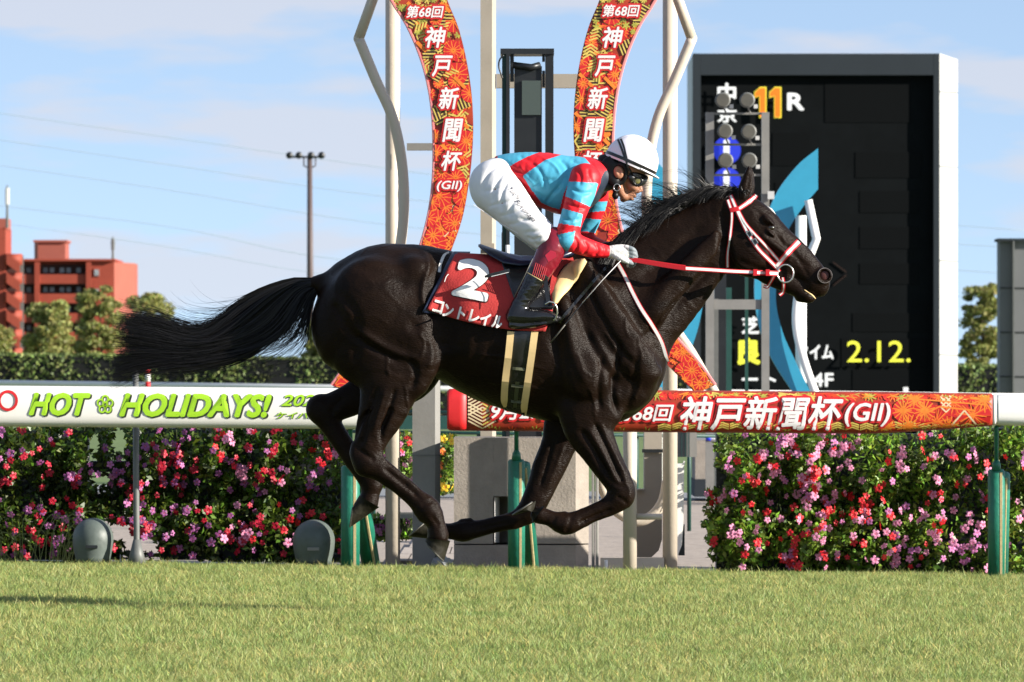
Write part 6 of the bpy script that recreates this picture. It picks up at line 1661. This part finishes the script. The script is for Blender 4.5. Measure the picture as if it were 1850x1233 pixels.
B(ST([(1152, 326, 4, 1, 0), (1156, 336, 4, 1.05, 0), (1157.5, 343.5, 4.2, 1.15, 0)]), 0.006)
for s_ in (-1, 1):
    Fb.ell((hx(1153), hz(347), s_*.012), (.011, .008, .008), 0.5, 0.004)
    Fb.ell((hx(1154.5), hz(350.5), s_*.010), (.005, .004, .004), 0.5, 0.002, 'sub')
    Fb.ell((hx(1143), hz(338), s_*.043), (.028, .020, .018), -0.6, 0.012)
    B(ST([(1117, 326, 8, 1, s_*.050), (1120, 344, 7, 1, s_*.042), (1127, 356, 6, 1, s_*.026)]), 0.012)
    Fb.ell((hx(1151), hz(328), s_*.030), (.016, .012, .016), 0.3, 0.006, 'sub')
    B(ST([(1147, 341, 1.5, 1, s_*.035), (1142, 351, 1.5, 1, s_*.030)]), 0.005, 'sub')
    # ear
    Fb.ell((hx(1117), hz(313), s_*.080), (.0235, .031, .010), 0.25, 0.004)
    Fb.ell((hx(1119.5), hz(312), s_*.091), (.012, .019, .007), 0.25, 0.003, 'sub'); Fb.ell((hx(1122), hz(315), s_*.084), (.007, .009, .005), 0.25, 0.003)
B(ST([(1146.5, 354.5, 2.8, 2.6, 0), (1148, 356, 2.2, 2.6, 0)]), 0.003)
B(ST([(1141.5, 360, 3.4, 2.4, 0), (1143.5, 361, 2.4, 2.2, 0)]), 0.003)
B(ST([(1140, 357.6, .9, 3, 0), (1149, 358.4, .9, 6, 0)]), 0.002, 'sub')
V, Q = Fb.mesh(); V = relax(V, Q, 1)
mesh_obj('body', V+np.array([0, HD, 0]), Q, M['skin'], man, True)

def cloth_mesh(name, F_, mats, parent, folds=0.0035, fs=(26, 60), seed=1, rel=2, colour=None, dirn=None, feats=None):
    V, Q = F_.mesh(); V = relax(V, Q, rel); Nn = vnormals(V, Q)
    if feats: V = sculpt(V, Nn, feats); Nn = vnormals(V, Q)
    r = np.random.default_rng(seed); D = np.zeros(len(V))
    for j in range(9):
        k = r.normal(size=3)*fs[0]
        if dirn is not None: k = k*np.array(dirn)
        D += 1-np.abs(np.sin(V@k+r.uniform(0, 6)+1.5*np.sin(V@(r.normal(size=3)*9))))*1.6
    V = V+Nn*(folds*D/9*2.2)[:, None]
    W2 = V+np.array([0, HD, 0]); mi = None
    if colour is not None:
        c = W2[Q].mean(1); px = (c[:, 0])/PX+CX; py = HY-(c[:, 2]-CH)/PX; mi = colour(px, py, c[:, 1]-HD)
    o = mesh_obj(name, W2, Q, mats, parent, True, mi); return o, V, Q
def in_poly(px, py, poly):
    P = np.array(poly, float); ins = np.zeros(len(px), bool); n = len(P)
    for i in range(n):
        x1, y1 = P[i]; x2, y2 = P[(i+1) % n]
        c = ((y1 > py) != (y2 > py)) & (px < (x2-x1)*(py-y1)/((y2-y1) if y2 != y1 else 1e-9)+x1); ins ^= c
    return ins
# breeches
BF = [([(1000, 392), (972, 384), (935, 372)], 4, -.009), ([(1004, 402), (970, 402), (935, 398)], 3.5, -.007), ([(1004, 412), (975, 420), (945, 424)], 3.5, -.006),
      ([(903, 296), (880, 318), (868, 352)], 4, -.006), ([(914, 306), (895, 338), (888, 372)], 4, -.007), ([(921, 322), (908, 350), (905, 386)], 3.5, -.006), ([(940, 352), (925, 372), (918, 398)], 3.5, -.005),
      ([(930, 340), (900, 342), (872, 350)], 3, -.004), ([(945, 362), (912, 368), (880, 376)], 3, -.005), ([(955, 376), (925, 388), (900, 394)], 3, -.004), ([(960, 392), (938, 404), (915, 410)], 3, -.004),
      ([(978, 430), (962, 436), (952, 430)], 3, -.006), ([(985, 440), (972, 446), (964, 440)], 3, -.005), ([(985, 418), (968, 432)], 3, .004), ([(900, 290), (912, 300), (920, 318)], 3, .005)]
JF = [([(908, 292), (930, 308), (955, 318)], 3.5, -.007), ([(918, 318), (945, 338), (985, 362)], 4, -.008), ([(955, 292), (976, 312), (988, 345)], 4, -.006), ([(1010, 288), (1024, 305), (1026, 330)], 4, -.006),
      ([(1000, 352), (1012, 335), (1022, 318)], 4, -.007), ([(935, 284), (962, 292), (990, 290)], 3.5, -.005), ([(960, 345), (978, 330), (1004, 326)], 3.5, -.005), ([(985, 370), (1000, 350), (1010, 340)], 3.5, -.006),
      ([(1030, 290), (1048, 300), (1060, 316)], 3.5, -.005), ([(1066, 292), (1076, 312), (1074, 340)], 3.5, -.007), ([(940, 300), (950, 320), (968, 340)], 3, .004), ([(970, 280), (1000, 300), (1012, 318)], 3, .004)]
SF = [([(1032, 344), (1050, 352), (1070, 350)], 3.2, -.007), ([(1020, 366), (1040, 378), (1058, 380)], 3, -.006), ([(1014, 396), (1030, 402), (1046, 398)], 3, -.006), ([(1004, 418), (1022, 416), (1038, 408)], 3, -.007),
      ([(1008, 434), (1022, 428), (1036, 420)], 3, -.006), ([(1036, 462), (1042, 446), (1038, 430)], 3, -.007), ([(1052, 464), (1060, 450), (1054, 436)], 3, -.006), ([(1072, 466), (1080, 454), (1074, 440)], 3, -.006), ([(1086, 464), (1092, 454), (1088, 444)], 2.5, -.004),
      ([(1040, 306), (1048, 322), (1046, 340)], 3.5, -.005), ([(1062, 306), (1064, 322), (1072, 338)], 3.5, -.005), ([(1050, 360), (1042, 392), (1030, 412)], 3, .004)]
Fq = Field(hx(843), hx(1015), -0.30, 0.30, hz(470), hz(278), 0.0052)
Fq.chain(ST([(897, 332, 46, .95, 0), (912, 318, 36, 1.2, 0), (926, 318, 35, 1.2, 0)]), 0.02)
for s_ in (-1, 1):
    th, _, _ = leg_st(s_, 1.5); Fq.chain(ST(th[:-1]+[(986, 436, 23, 1, s_*.235)]), 0.02)
Fq.ell((hx(880), hz(345), -.09), (.068, .09, .07), 0, 0.02); Fq.ell((hx(880), hz(345), .09), (.068, .09, .07), 0, 0.02)
ob, Vq, Qq = cloth_mesh('breeches', Fq, M['breeches'], man, 0.0010, (22, 60), 4, 2, dirn=(0.7, 0.4, 1.3), feats=BF)
bq = BVHTree.FromPolygons([tuple(v) for v in Vq], [tuple(q) for q in Qq])
def ptext(body, cx, cy, w, h, rot, m, parent, bvh, name='lettering', lift=0.003, shear=0.5):
    v, f = text2d(body, 1.0, 0, shear, 4); lo, hi = v.min(0), v.max(0); c = (lo+hi)/2; ca, sa = math.cos(rot), math.sin(rot); out = []
    for x, y in v:
        u = (x-c[0])/(hi[0]-lo[0])*w; t = -(y-c[1])/(hi[1]-lo[1])*h; px, py = cx+u*ca-t*sa, cy+u*sa+t*ca
        s_ = surf(hx(px), hz(py), bvh=bvh, default=-0.2); out.append((hx(px), HD+s_-lift, hz(py)))
    return mesh_obj(name, out, f, m, parent)
ptext('Yuichi', 930, 352, 26, 9, math.radians(52), M['ink'], man, bq)
ptext('Fukunaga', 948, 384, 52, 11, math.radians(48), M['ink'], man, bq)
b = MB(); ribbon(b, drape_path([(856, 372), (874, 384), (905, 406), (935, 424)], 0.002, 5, bq), 1.0*PX, 0.0015); b.build('seam', M['helmet'], man)
# jersey
Fj = Field(hx(893), hx(1112), -0.28, 0.28, hz(405), hz(262), 0.0043)
Fj.chain(ST([(908, 308, 28, 1.35, 0), (925, 311, 34, 1.35, 0), (950, 316, 41, 1.35, 0), (985, 326, 50, 1.32, 0), (1022, 333, 51, 1.38, 0), (1052, 327, 44, 1.6, 0), (1072, 320, 33, 1.5, 0), (1092, 320, 27, 1.0, 0)]), 0.02)
Fj.chain(ST([(1012, 366, 20, 2.2, 0), (1040, 372, 18, 2.4, 0), (1062, 352, 20, 2.0, 0)]), 0.03)
def jcol(px, py, y):
    mi = np.zeros(len(px), int)
    blue = in_poly(px, py, [(900, 262), (938, 262), (976, 275), (950, 286), (930, 297), (914, 306), (898, 300)])
    blue |= in_poly(px, py, [(944, 320), (985, 291), (1005, 284), (1020, 278), (1056, 286), (1072, 306), (1045, 318), (1026, 334), (1018, 352), (1011, 380), (996, 376), (978, 368), (960, 345)])
    mi[blue] = 1
    navy = in_poly(px, py, [(1062, 376), (1075, 345), (1091, 312), (1110, 300), (1115, 350), (1092, 362), (1075, 372)]) | in_poly(px, py, [(1085, 262), (1115, 262), (1115, 310), (1094, 296)])
    mi[navy] = 2; return mi
oj, Vj, Qj = cloth_mesh('jersey', Fj, [M['silk_red'], M['silk_blue'], M['silk_navy']], man, 0.0012, (20, 60), 7, 2, jcol, dirn=(1.2, 0.5, 0.8), feats=JF)
# sleeves
def sleeve(s_, box, colour, seed):
    F_ = Field(*box, 0.0043); up, fo = arm_st(s_, 0); F_.chain(ST(up), 0.012); F_.chain(ST(fo), 0.02)
    return cloth_mesh('sleeve', F_, [M['silk_red'], M['silk_blue']], man, 0.0012, (30, 60), seed, 2, colour, dirn=(0.6, 0.6, 1.3), feats=SF)
def ncol(px, py, y):
    mi = in_poly(px, py, [(1018, 330), (1080, 334), (1068, 378), (1012, 354)]) | in_poly(px, py, [(1004, 376), (1052, 390), (1048, 413), (996, 404)]) | in_poly(px, py, [(994, 430), (1038, 420), (1036, 437), (1022, 462), (996, 460)])
    return mi.astype(int)
def fcol(px, py, y):
    mi = in_poly(px, py, [(1040, 366), (1100, 362), (1100, 379), (1050, 384)]) | in_poly(px, py, [(1036, 392), (1100, 396), (1080, 420), (1036, 414)])
    return mi.astype(int)
sleeve(-1, (hx(995), hx(1112), -0.34, -0.05, hz(478), hz(290)), ncol, 3)
sleeve(1, (hx(1025), hx(1125), 0.05, 0.34, hz(478), hz(290)), fcol, 5)
# gloves
for s_ in (-1, 1):
    yb = -.185 if s_ < 0 else .10
    Fg = Field(hx(1092), hx(1164), yb-0.08, yb+0.09, hz(490), hz(432), 0.0021)
    H = hand_st(s_, 0.7)
    for i, part in enumerate(H): Fg.chain(ST(part), 0.0025 if i else 0.006)
    Fg.chain(ST([(1098, 457, 10.5, 1, yb), (1105, 457, 11, 1, yb)]) if s_ < 0 else ST([(1104, 453, 10.5, 1, yb), (1111, 453, 11, 1, yb)]), 0.004)
    cthumb = lambda px, py, y: np.where(px > 1135, 1, 0)
    cloth_mesh('glove', Fg, [M['glove'], M['glove_grey']], man, 0.0006, (120, 60), 2, 1, cthumb)
# boots
for s_ in (-1, 1):
    yb = s_*.265
    _, sh, ft = leg_st(s_, 1.0)
    Fm = Field(hx(948), hx(1030), yb-0.11, yb+0.11, hz(515), hz(412), 0.0043)
    Fm.chain(ST([(999, 436, 24, 1, s_*.235), (997, 448, 25.5, 1, s_*.24), (988, 470, 23.5, 1, s_*.25), (972, 498, 20.5, 1, s_*.26)]), 0.01)
    cloth_mesh('boot_cuff', Fm, M['maroon'], man, 0.0010, (50, 60), 8, 1)
    Fo = Field(hx(905), hx(1025), yb-0.13, yb+0.13, hz(604), hz(482), 0.0043)
    Fo.chain(ST([(973, 496, 21, 1, s_*.26), (957, 524, 18.5, 1, s_*.265), (944, 545, 16, 1, s_*.27), (934, 564, 15.5, 1, s_*.275)]), 0.008)
    Fo.chain(ST([(929, 574, 15.5, 1, s_*.28), (948, 575, 15, 1.1, s_*.285), (972, 573, 13, 1.3, s_*.29), (994, 574, 10, 1.5, s_*.29), (1009, 577, 5.5, 1.6, s_*.285)]), 0.015)
    Fo.chain(ST([(925, 588, 8, 1.5, s_*.28), (945, 590, 6.5, 2, s_*.285), (975, 587, 5, 2.6, s_*.29), (1004, 581, 4, 2.8, s_*.29)]), 0.004)
    ob, _, _ = cloth_mesh('boot', Fo, M['boot'], man, 0.0020, (55, 60), 9, 1, dirn=(0.5, 0.5, 1.4))
    if s_ < 0:
        b = MB(); b.tube([Vector((hx(x), HD-0.335, hz(y))) for x, y in ((962, 470), (948, 500), (929, 538))], 0.0018, 6); b.build('piping', M['shoe'], ob, True)
        b = MB(); P = [Vector((hx(x), HD-0.322+0.0*x, hz(y))) for x, y in ((952, 495), (966, 503), (979, 510))]; b.tube(P, 0.0022, 6); b.build('top_seam', M['seam'], ob, True)
b = MB()
P = [(984, 464), (994, 455), (1003, 458), (1005, 466), (990, 476)]
vs = [Vector((hx(x), HD-0.310, hz(y))) for x, y in P]; b.prism([(v.x, v.z) for v in vs], HD-0.311, HD-0.300); b.build('leather_patch', mat('red_patch', (0.42, 0.015, 0.04), 0.35), man)  # brighter red shape painting a highlight onto the maroon boot cuff
b = MB()
for i in range(7):
    x = 968+3.2*i; y = 477+1.6*i; b.tube([Vector((hx(x), HD-0.316, hz(y))), Vector((hx(x-6.5), HD-0.322, hz(y+22)))], 0.0016, 5)
b.build('elastic_rib', mat('red_elastic', (0.5, 0.05, 0.06), 0.4), man)['kind'] = 'stuff'
# stirrup irons
for s_ in (-1, 1):
    g = empty('stirrup', (hx(998), HD+s_*.29, hz(570)), 'silver stirrup iron round the toe of the black boot' if s_ < 0 else 'stirrup iron on the far side hidden behind the horse', 'stirrup')
    b = MB(); b.tube([Vector((hx(x), HD+s_*yy, hz(y))) for x, y, yy in ((984, 552, .335), (992, 547, .335), (1000, 549, .335), (1005, 557, .335), (1006, 567, .33), (1003, 577, .325), (992, 585, .30), (984, 588, .27))], 0.0042, 8); b.build('iron', M['steel'], g, True)
    b = MB(); ribbon(b, [(hx(990), s_*.31, hz(549)), (hx(986), s_*.30, hz(520)), (hx(984), s_*.27, hz(480))], 0.018, 0.004); b.build('stirrup_leather', M['leather'], g)

# helmet
hc = (1141, 292); HR = 48.5*PX; tl_ = math.radians(23.5)
ax_up = Vector((math.sin(tl_), 0, math.cos(tl_))); ax_f = Vector((math.cos(tl_), 0, -math.sin(tl_))); ax_y = Vector((0, 1, 0)); hcen = Vector((hx(hc[0]), HD, hz(hc[1])))
def hp(th, ph, r=1.0):
    return hcen+(ax_up*math.cos(th)+ax_f*(math.sin(th)*math.cos(ph))+ax_y*(math.sin(th)*math.sin(ph)*0.90))*(HR*r)
he = bpy.data.objects.new('helmet', None); COL.objects.link(he); he.parent = man; he.location = hcen-wloc(man)
def dome_grid(th0, th1, r0, n1, name, m, parent, nph=64, seams=False, rfun=None, ph0=0, ph1=2*math.pi, close=True):
    vs = []; fs = []
    for i in range(n1+1):
        th = th0+(th1-th0)*i/n1
        for k in range(nph):
            ph = ph0+(ph1-ph0)*k/(nph if close else nph-1)
            r = r0
            if seams: r -= 0.012*max(0, 1-abs(((ph+0.26) % (math.pi/3))-math.pi/6)/0.05*1.0) if False else 0
            if seams:
                d = abs(((ph) % (math.pi/3))-math.pi/6); r -= 0.010*math.exp(-(d*math.sin(th)/0.035)**2); r += 0.004*math.sin(ph*9+th*5)*math.sin(th)**2
            if rfun: r = rfun(th, ph)
            vs.append(hp(th, ph, r))
    for i in range(n1):
        for k in range(nph if close else nph-1):
            j = (k+1) % nph; fs.append((i*nph+k, (i+1)*nph+k, (i+1)*nph+j, i*nph+j))
    return mesh_obj(name, vs, fs, m, parent, True)
dome_grid(0.001, math.radians(97), 1.0, 40, 'helmet_cover', M['helmet'], he, 96, True)
dome_grid(math.radians(90), math.radians(96.5), 1.022, 4, 'black_band', M['leather'], he, 64)
dome_grid(math.radians(96), math.radians(101), 1.012, 3, 'helmet_rim', M['helmet'], he, 64)
dome_grid(math.radians(60), math.radians(101), 0.955, 6, 'helmet_lining', M['black'], he, 48)
# peak
vs = []; fs = []; n = 25
for i in range(n):
    ph = -1.15+2.3*i/(n-1); ext = 0.20*max(0, math.cos(ph*1.25))**0.7
    for rr, th in ((0.985, 96), (1.0+ext, 97.5), (1.0+ext, 99.5), (0.985, 100.5)): vs.append(hp(math.radians(th), ph, rr))
for i in range(n-1):
    for k in range(4): fs.append((4*i+k, 4*i+(k+1) % 4, 4*i+4+(k+1) % 4, 4*i+4+k))
mesh_obj('peak', vs, fs, M['helmet'], he, True)
# goggle strap over the helmet
def on_helm(px, py, r=1.012):
    x = hx(px)-hcen.x; z = hz(py)-hcen.z; q = (HR*r)**2-x*x-z*z; return (hx(px), -math.sqrt(max(q, 1e-6))*0.90, hz(py))
for dx in (0, 5.2):
    P = catmull([(1116+dx, 252.5-dx*.2), (1121+dx, 266), (1126+dx*.7, 281), (1131+dx*.3, 294), (1134, 303)], 6)
    b = MB(); ribbon(b, [on_helm(*p) for p in P], 3.8*PX, 0.003); b.build('goggle_strap', M['leather'], he)
b = MB(); ribbon(b, [on_helm(1134, 303), (hx(1139), -.092, hz(312)), (hx(1143), -.070, hz(320))], 4*PX, 0.003); b.build('goggle_strap', M['leather'], he)
# hood / harness
Fk = Field(hx(1080), hx(1150), -0.12, 0.12, hz(372), hz(280), 0.0035)
for s_ in (-1, 1):
    Fk.chain(ST([(1103, 300, 17, .5, s_*.060), (1104, 318, 15, .5, s_*.062), (1110, 331, 8, .6, s_*.068)]), 0.008)
    Fk.chain(ST([(1126, 300, 10, .5, s_*.073), (1128, 318, 6, .5, s_*.074), (1124, 330, 4.5, .5, s_*.070), (1112, 333, 6, .6, s_*.068)]), 0.006)
    Fk.ell((hx(1118), hz(313), s_*.085), (.024, .030, .04), 0.25, 0.003, 'sub')
    Fk.chain(ST([(1113, 336, 4, .8, s_*.062), (1112, 350, 5, 1, s_*.045)]), 0.005)
Fk.chain(ST([(1094, 296, 18, 1.0, 0), (1098, 310, 20, .95, 0)]), 0.01)
Vk, Qk = Fk.mesh(); mesh_obj('harness', relax(Vk, Qk, 1)+np.array([0, HD, 0]), Qk, M['hair'], man, True)
b = MB(); b.ball((hx(1111.5), HD-.052, hz(354)), 6.2*PX, 0.02, 7.5*PX, 14, 10); b.build('chin_cup', M['hair'], man, True)
b = MB(); b.tube([Vector((hx(1114+5.8*math.cos(a)), HD-.078, hz(340+6.3*math.sin(a)))) for a in np.linspace(0, 6.283, 20)], 0.0022, 6, cap=False); b.build('buckle', M['steel'], man, True)
# goggles
gg = bpy.data.objects.new('goggles', None); COL.objects.link(gg); gg.parent = man; gg.location = Vector((hx(1150), HD, hz(327)))-wloc(man)
Fz = Field(hx(1130), hx(1180), -0.10, 0.10, hz(348), hz(308), 0.0025)
for s_ in (-1, 1):
    Fz.chain(ST([(1139, 322, 6, .6, s_*.072), (1148, 328, 10, .8, s_*.052), (1157, 327, 10, .9, s_*.030), (1161, 325, 8, .9, 0)]), 0.004)
    Fz.chain(ST([(1140, 315, 4, 1, s_*.066), (1152, 317, 5, 1, s_*.050), (1166, 322, 5, 1, s_*.015)]), 0.004)
    Fz.ell((hx(1152), hz(328), s_*.085), (.021, .021, .030), 0, 0.003, 'sub')
Vz, Qz = Fz.mesh(); mesh_obj('goggle_frame', relax(Vz, Qz, 1)+np.array([0, HD, 0]), Qz, M['leather'], gg, True)
for s_ in (-1, 1):
    b = MB(); c = Vector((hx(1151.5), HD+s_*.056, hz(328.5))); b.ball(c, 7.2*PX, 0.006, 7.2*PX, 20, 10); b.build('goggle_lens', M['lens'], gg, True)
    b = MB(); b.tube([c+Vector((8*PX*math.cos(a), s_*0.004, 8*PX*math.sin(a))) for a in np.linspace(0, 6.283, 24)], 0.0026, 6, cap=False); b.build('lens_ring', M['black'], gg, True)

# ================================================================ turf
M['grass'] = mat('turf_blades', (0.27, 0.335, 0.105), 0.55, attr=True, trans=0.35)
t_ = M['grass'].node_tree; bs_ = t_.nodes['Principled BSDF']; lk = bs_.inputs['Base Color'].links[0].from_socket
ge = t_.nodes.new('ShaderNodeNewGeometry'); nz1 = t_.nodes.new('ShaderNodeTexNoise'); nz1.inputs['Scale'].default_value = 2.6; nz1.inputs['Detail'].default_value = 6; nz1.inputs['Roughness'].default_value = 0.7
t_.links.new(ge.outputs['Position'], nz1.inputs[0])
rp = t_.nodes.new('ShaderNodeValToRGB'); rp.color_ramp.elements[0].position = 0.35; rp.color_ramp.elements[1].position = 0.66
rp.color_ramp.elements[0].color = (0.62, 0.80, 0.62, 1); rp.color_ramp.elements[1].color = (1.38, 1.14, 1.25, 1); t_.links.new(nz1.outputs[0], rp.inputs[0])
mx = t_.nodes.new('ShaderNodeMixRGB'); mx.blend_type = 'MULTIPLY'; mx.inputs[0].default_value = 1; t_.links.new(lk, mx.inputs[1]); t_.links.new(rp.outputs[0], mx.inputs[2]); t_.links.new(mx.outputs[0], bs_.inputs['Base Color'])
rng = np.random.default_rng(99); nb = 2000; S_ = 0.62
bx_ = rng.uniform(-S_/2, S_/2, nb); by_ = rng.uniform(-S_/2, S_/2, nb)
# tufts
tc_ = rng.uniform(-S_/2, S_/2, (70, 2)); pick = rng.integers(0, 70, nb); tf_ = rng.random(nb) < 0.6
bx_ = np.where(tf_, tc_[pick, 0]+rng.normal(size=nb)*0.018, bx_); by_ = np.where(tf_, tc_[pick, 1]+rng.normal(size=nb)*0.018, by_)
an = rng.uniform(0, 6.283, nb); h_ = rng.uniform(0.022, 0.052, nb)*np.where(rng.random(nb) < 0.04, 1.5, 1); w_ = rng.uniform(0.0028, 0.0052, nb); ln = rng.uniform(0.1, 0.9, nb)*h_; la = rng.uniform(0, 6.283, nb)
ux, uy = np.cos(an)*w_/2, np.sin(an)*w_/2; lx, ly = np.cos(la)*ln, np.sin(la)*ln
z0 = np.zeros(nb)
VV = np.stack([np.stack([bx_-ux, by_-uy, z0], 1), np.stack([bx_+ux, by_+uy, z0], 1), np.stack([bx_+ux*.8+lx*.35, by_+uy*.8+ly*.35, h_*.6], 1), np.stack([bx_-ux*.8+lx*.35, by_-uy*.8+ly*.35, h_*.6], 1),
               np.stack([bx_+ux*.15+lx, by_+uy*.15+ly, h_], 1), np.stack([bx_-ux*.15+lx, by_-uy*.15+ly, h_], 1)], 1).reshape(-1, 3)
b0 = np.arange(nb)[:, None]*6; FF = np.concatenate([b0+np.array([[0, 1, 2, 3]]), b0+np.array([[3, 2, 4, 5]])], 1).reshape(-1, 4).astype(np.int32)
po = mesh_obj('grass_patch', VV, FF, M['grass']); tn = tones(rng, nb, 0.65, 1.35, 0.12)
tn[rng.random(nb) < 0.14] *= np.array([1.7, 1.25, 1.3]); add_tone(po, np.repeat(tn, 2, axis=0))
COL.objects.unlink(po)
pts = []
for Y in np.arange(22.6, 37.6, 0.40):
    hw = 925*Y/FP+1.0
    for X in np.arange(-hw, hw, 0.42):
        jx, jy = X+rng.uniform(-.1, .1), min(37.33, Y+rng.uniform(-.1, .1)); pts.append((jx, jy, gz(jx)-0.012))
gm = bpy.data.meshes.new('grass'); gm.from_pydata(pts, [], []); go2 = bpy.data.objects.new('grass', gm); COL.objects.link(go2)
tag(go2, 'short green racecourse turf across the foreground', 'grass', None, 'stuff')
ng = bpy.data.node_groups.new('turf', 'GeometryNodeTree')
ng.interface.new_socket('Geometry', in_out='INPUT', socket_type='NodeSocketGeometry'); ng.interface.new_socket('Geometry', in_out='OUTPUT', socket_type='NodeSocketGeometry')
gi_ = ng.nodes.new('NodeGroupInput'); go_o = ng.nodes.new('NodeGroupOutput'); ip = ng.nodes.new('GeometryNodeInstanceOnPoints'); oi = ng.nodes.new('GeometryNodeObjectInfo'); oi.inputs[0].default_value = po
rv = ng.nodes.new('FunctionNodeRandomValue'); rv.data_type = 'FLOAT_VECTOR'; rv.inputs[0].default_value = (0, 0, 0); rv.inputs[1].default_value = (0, 0, 6.283)
rs = ng.nodes.new('FunctionNodeRandomValue'); rs.data_type = 'FLOAT_VECTOR'; rs.inputs[0].default_value = (0.95, 0.95, 0.75); rs.inputs[1].default_value = (1.1, 1.1, 1.15); rs.inputs['Seed'].default_value = 3
ng.links.new(gi_.outputs[0], ip.inputs['Points']); ng.links.new(oi.outputs['Geometry'], ip.inputs['Instance']); ng.links.new(rv.outputs[0], ip.inputs['Rotation']); ng.links.new(rs.outputs[0], ip.inputs['Scale']); ng.links.new(ip.outputs[0], go_o.inputs[0])
md = go2.modifiers.new('turf', 'NODES'); md.node_group = ng
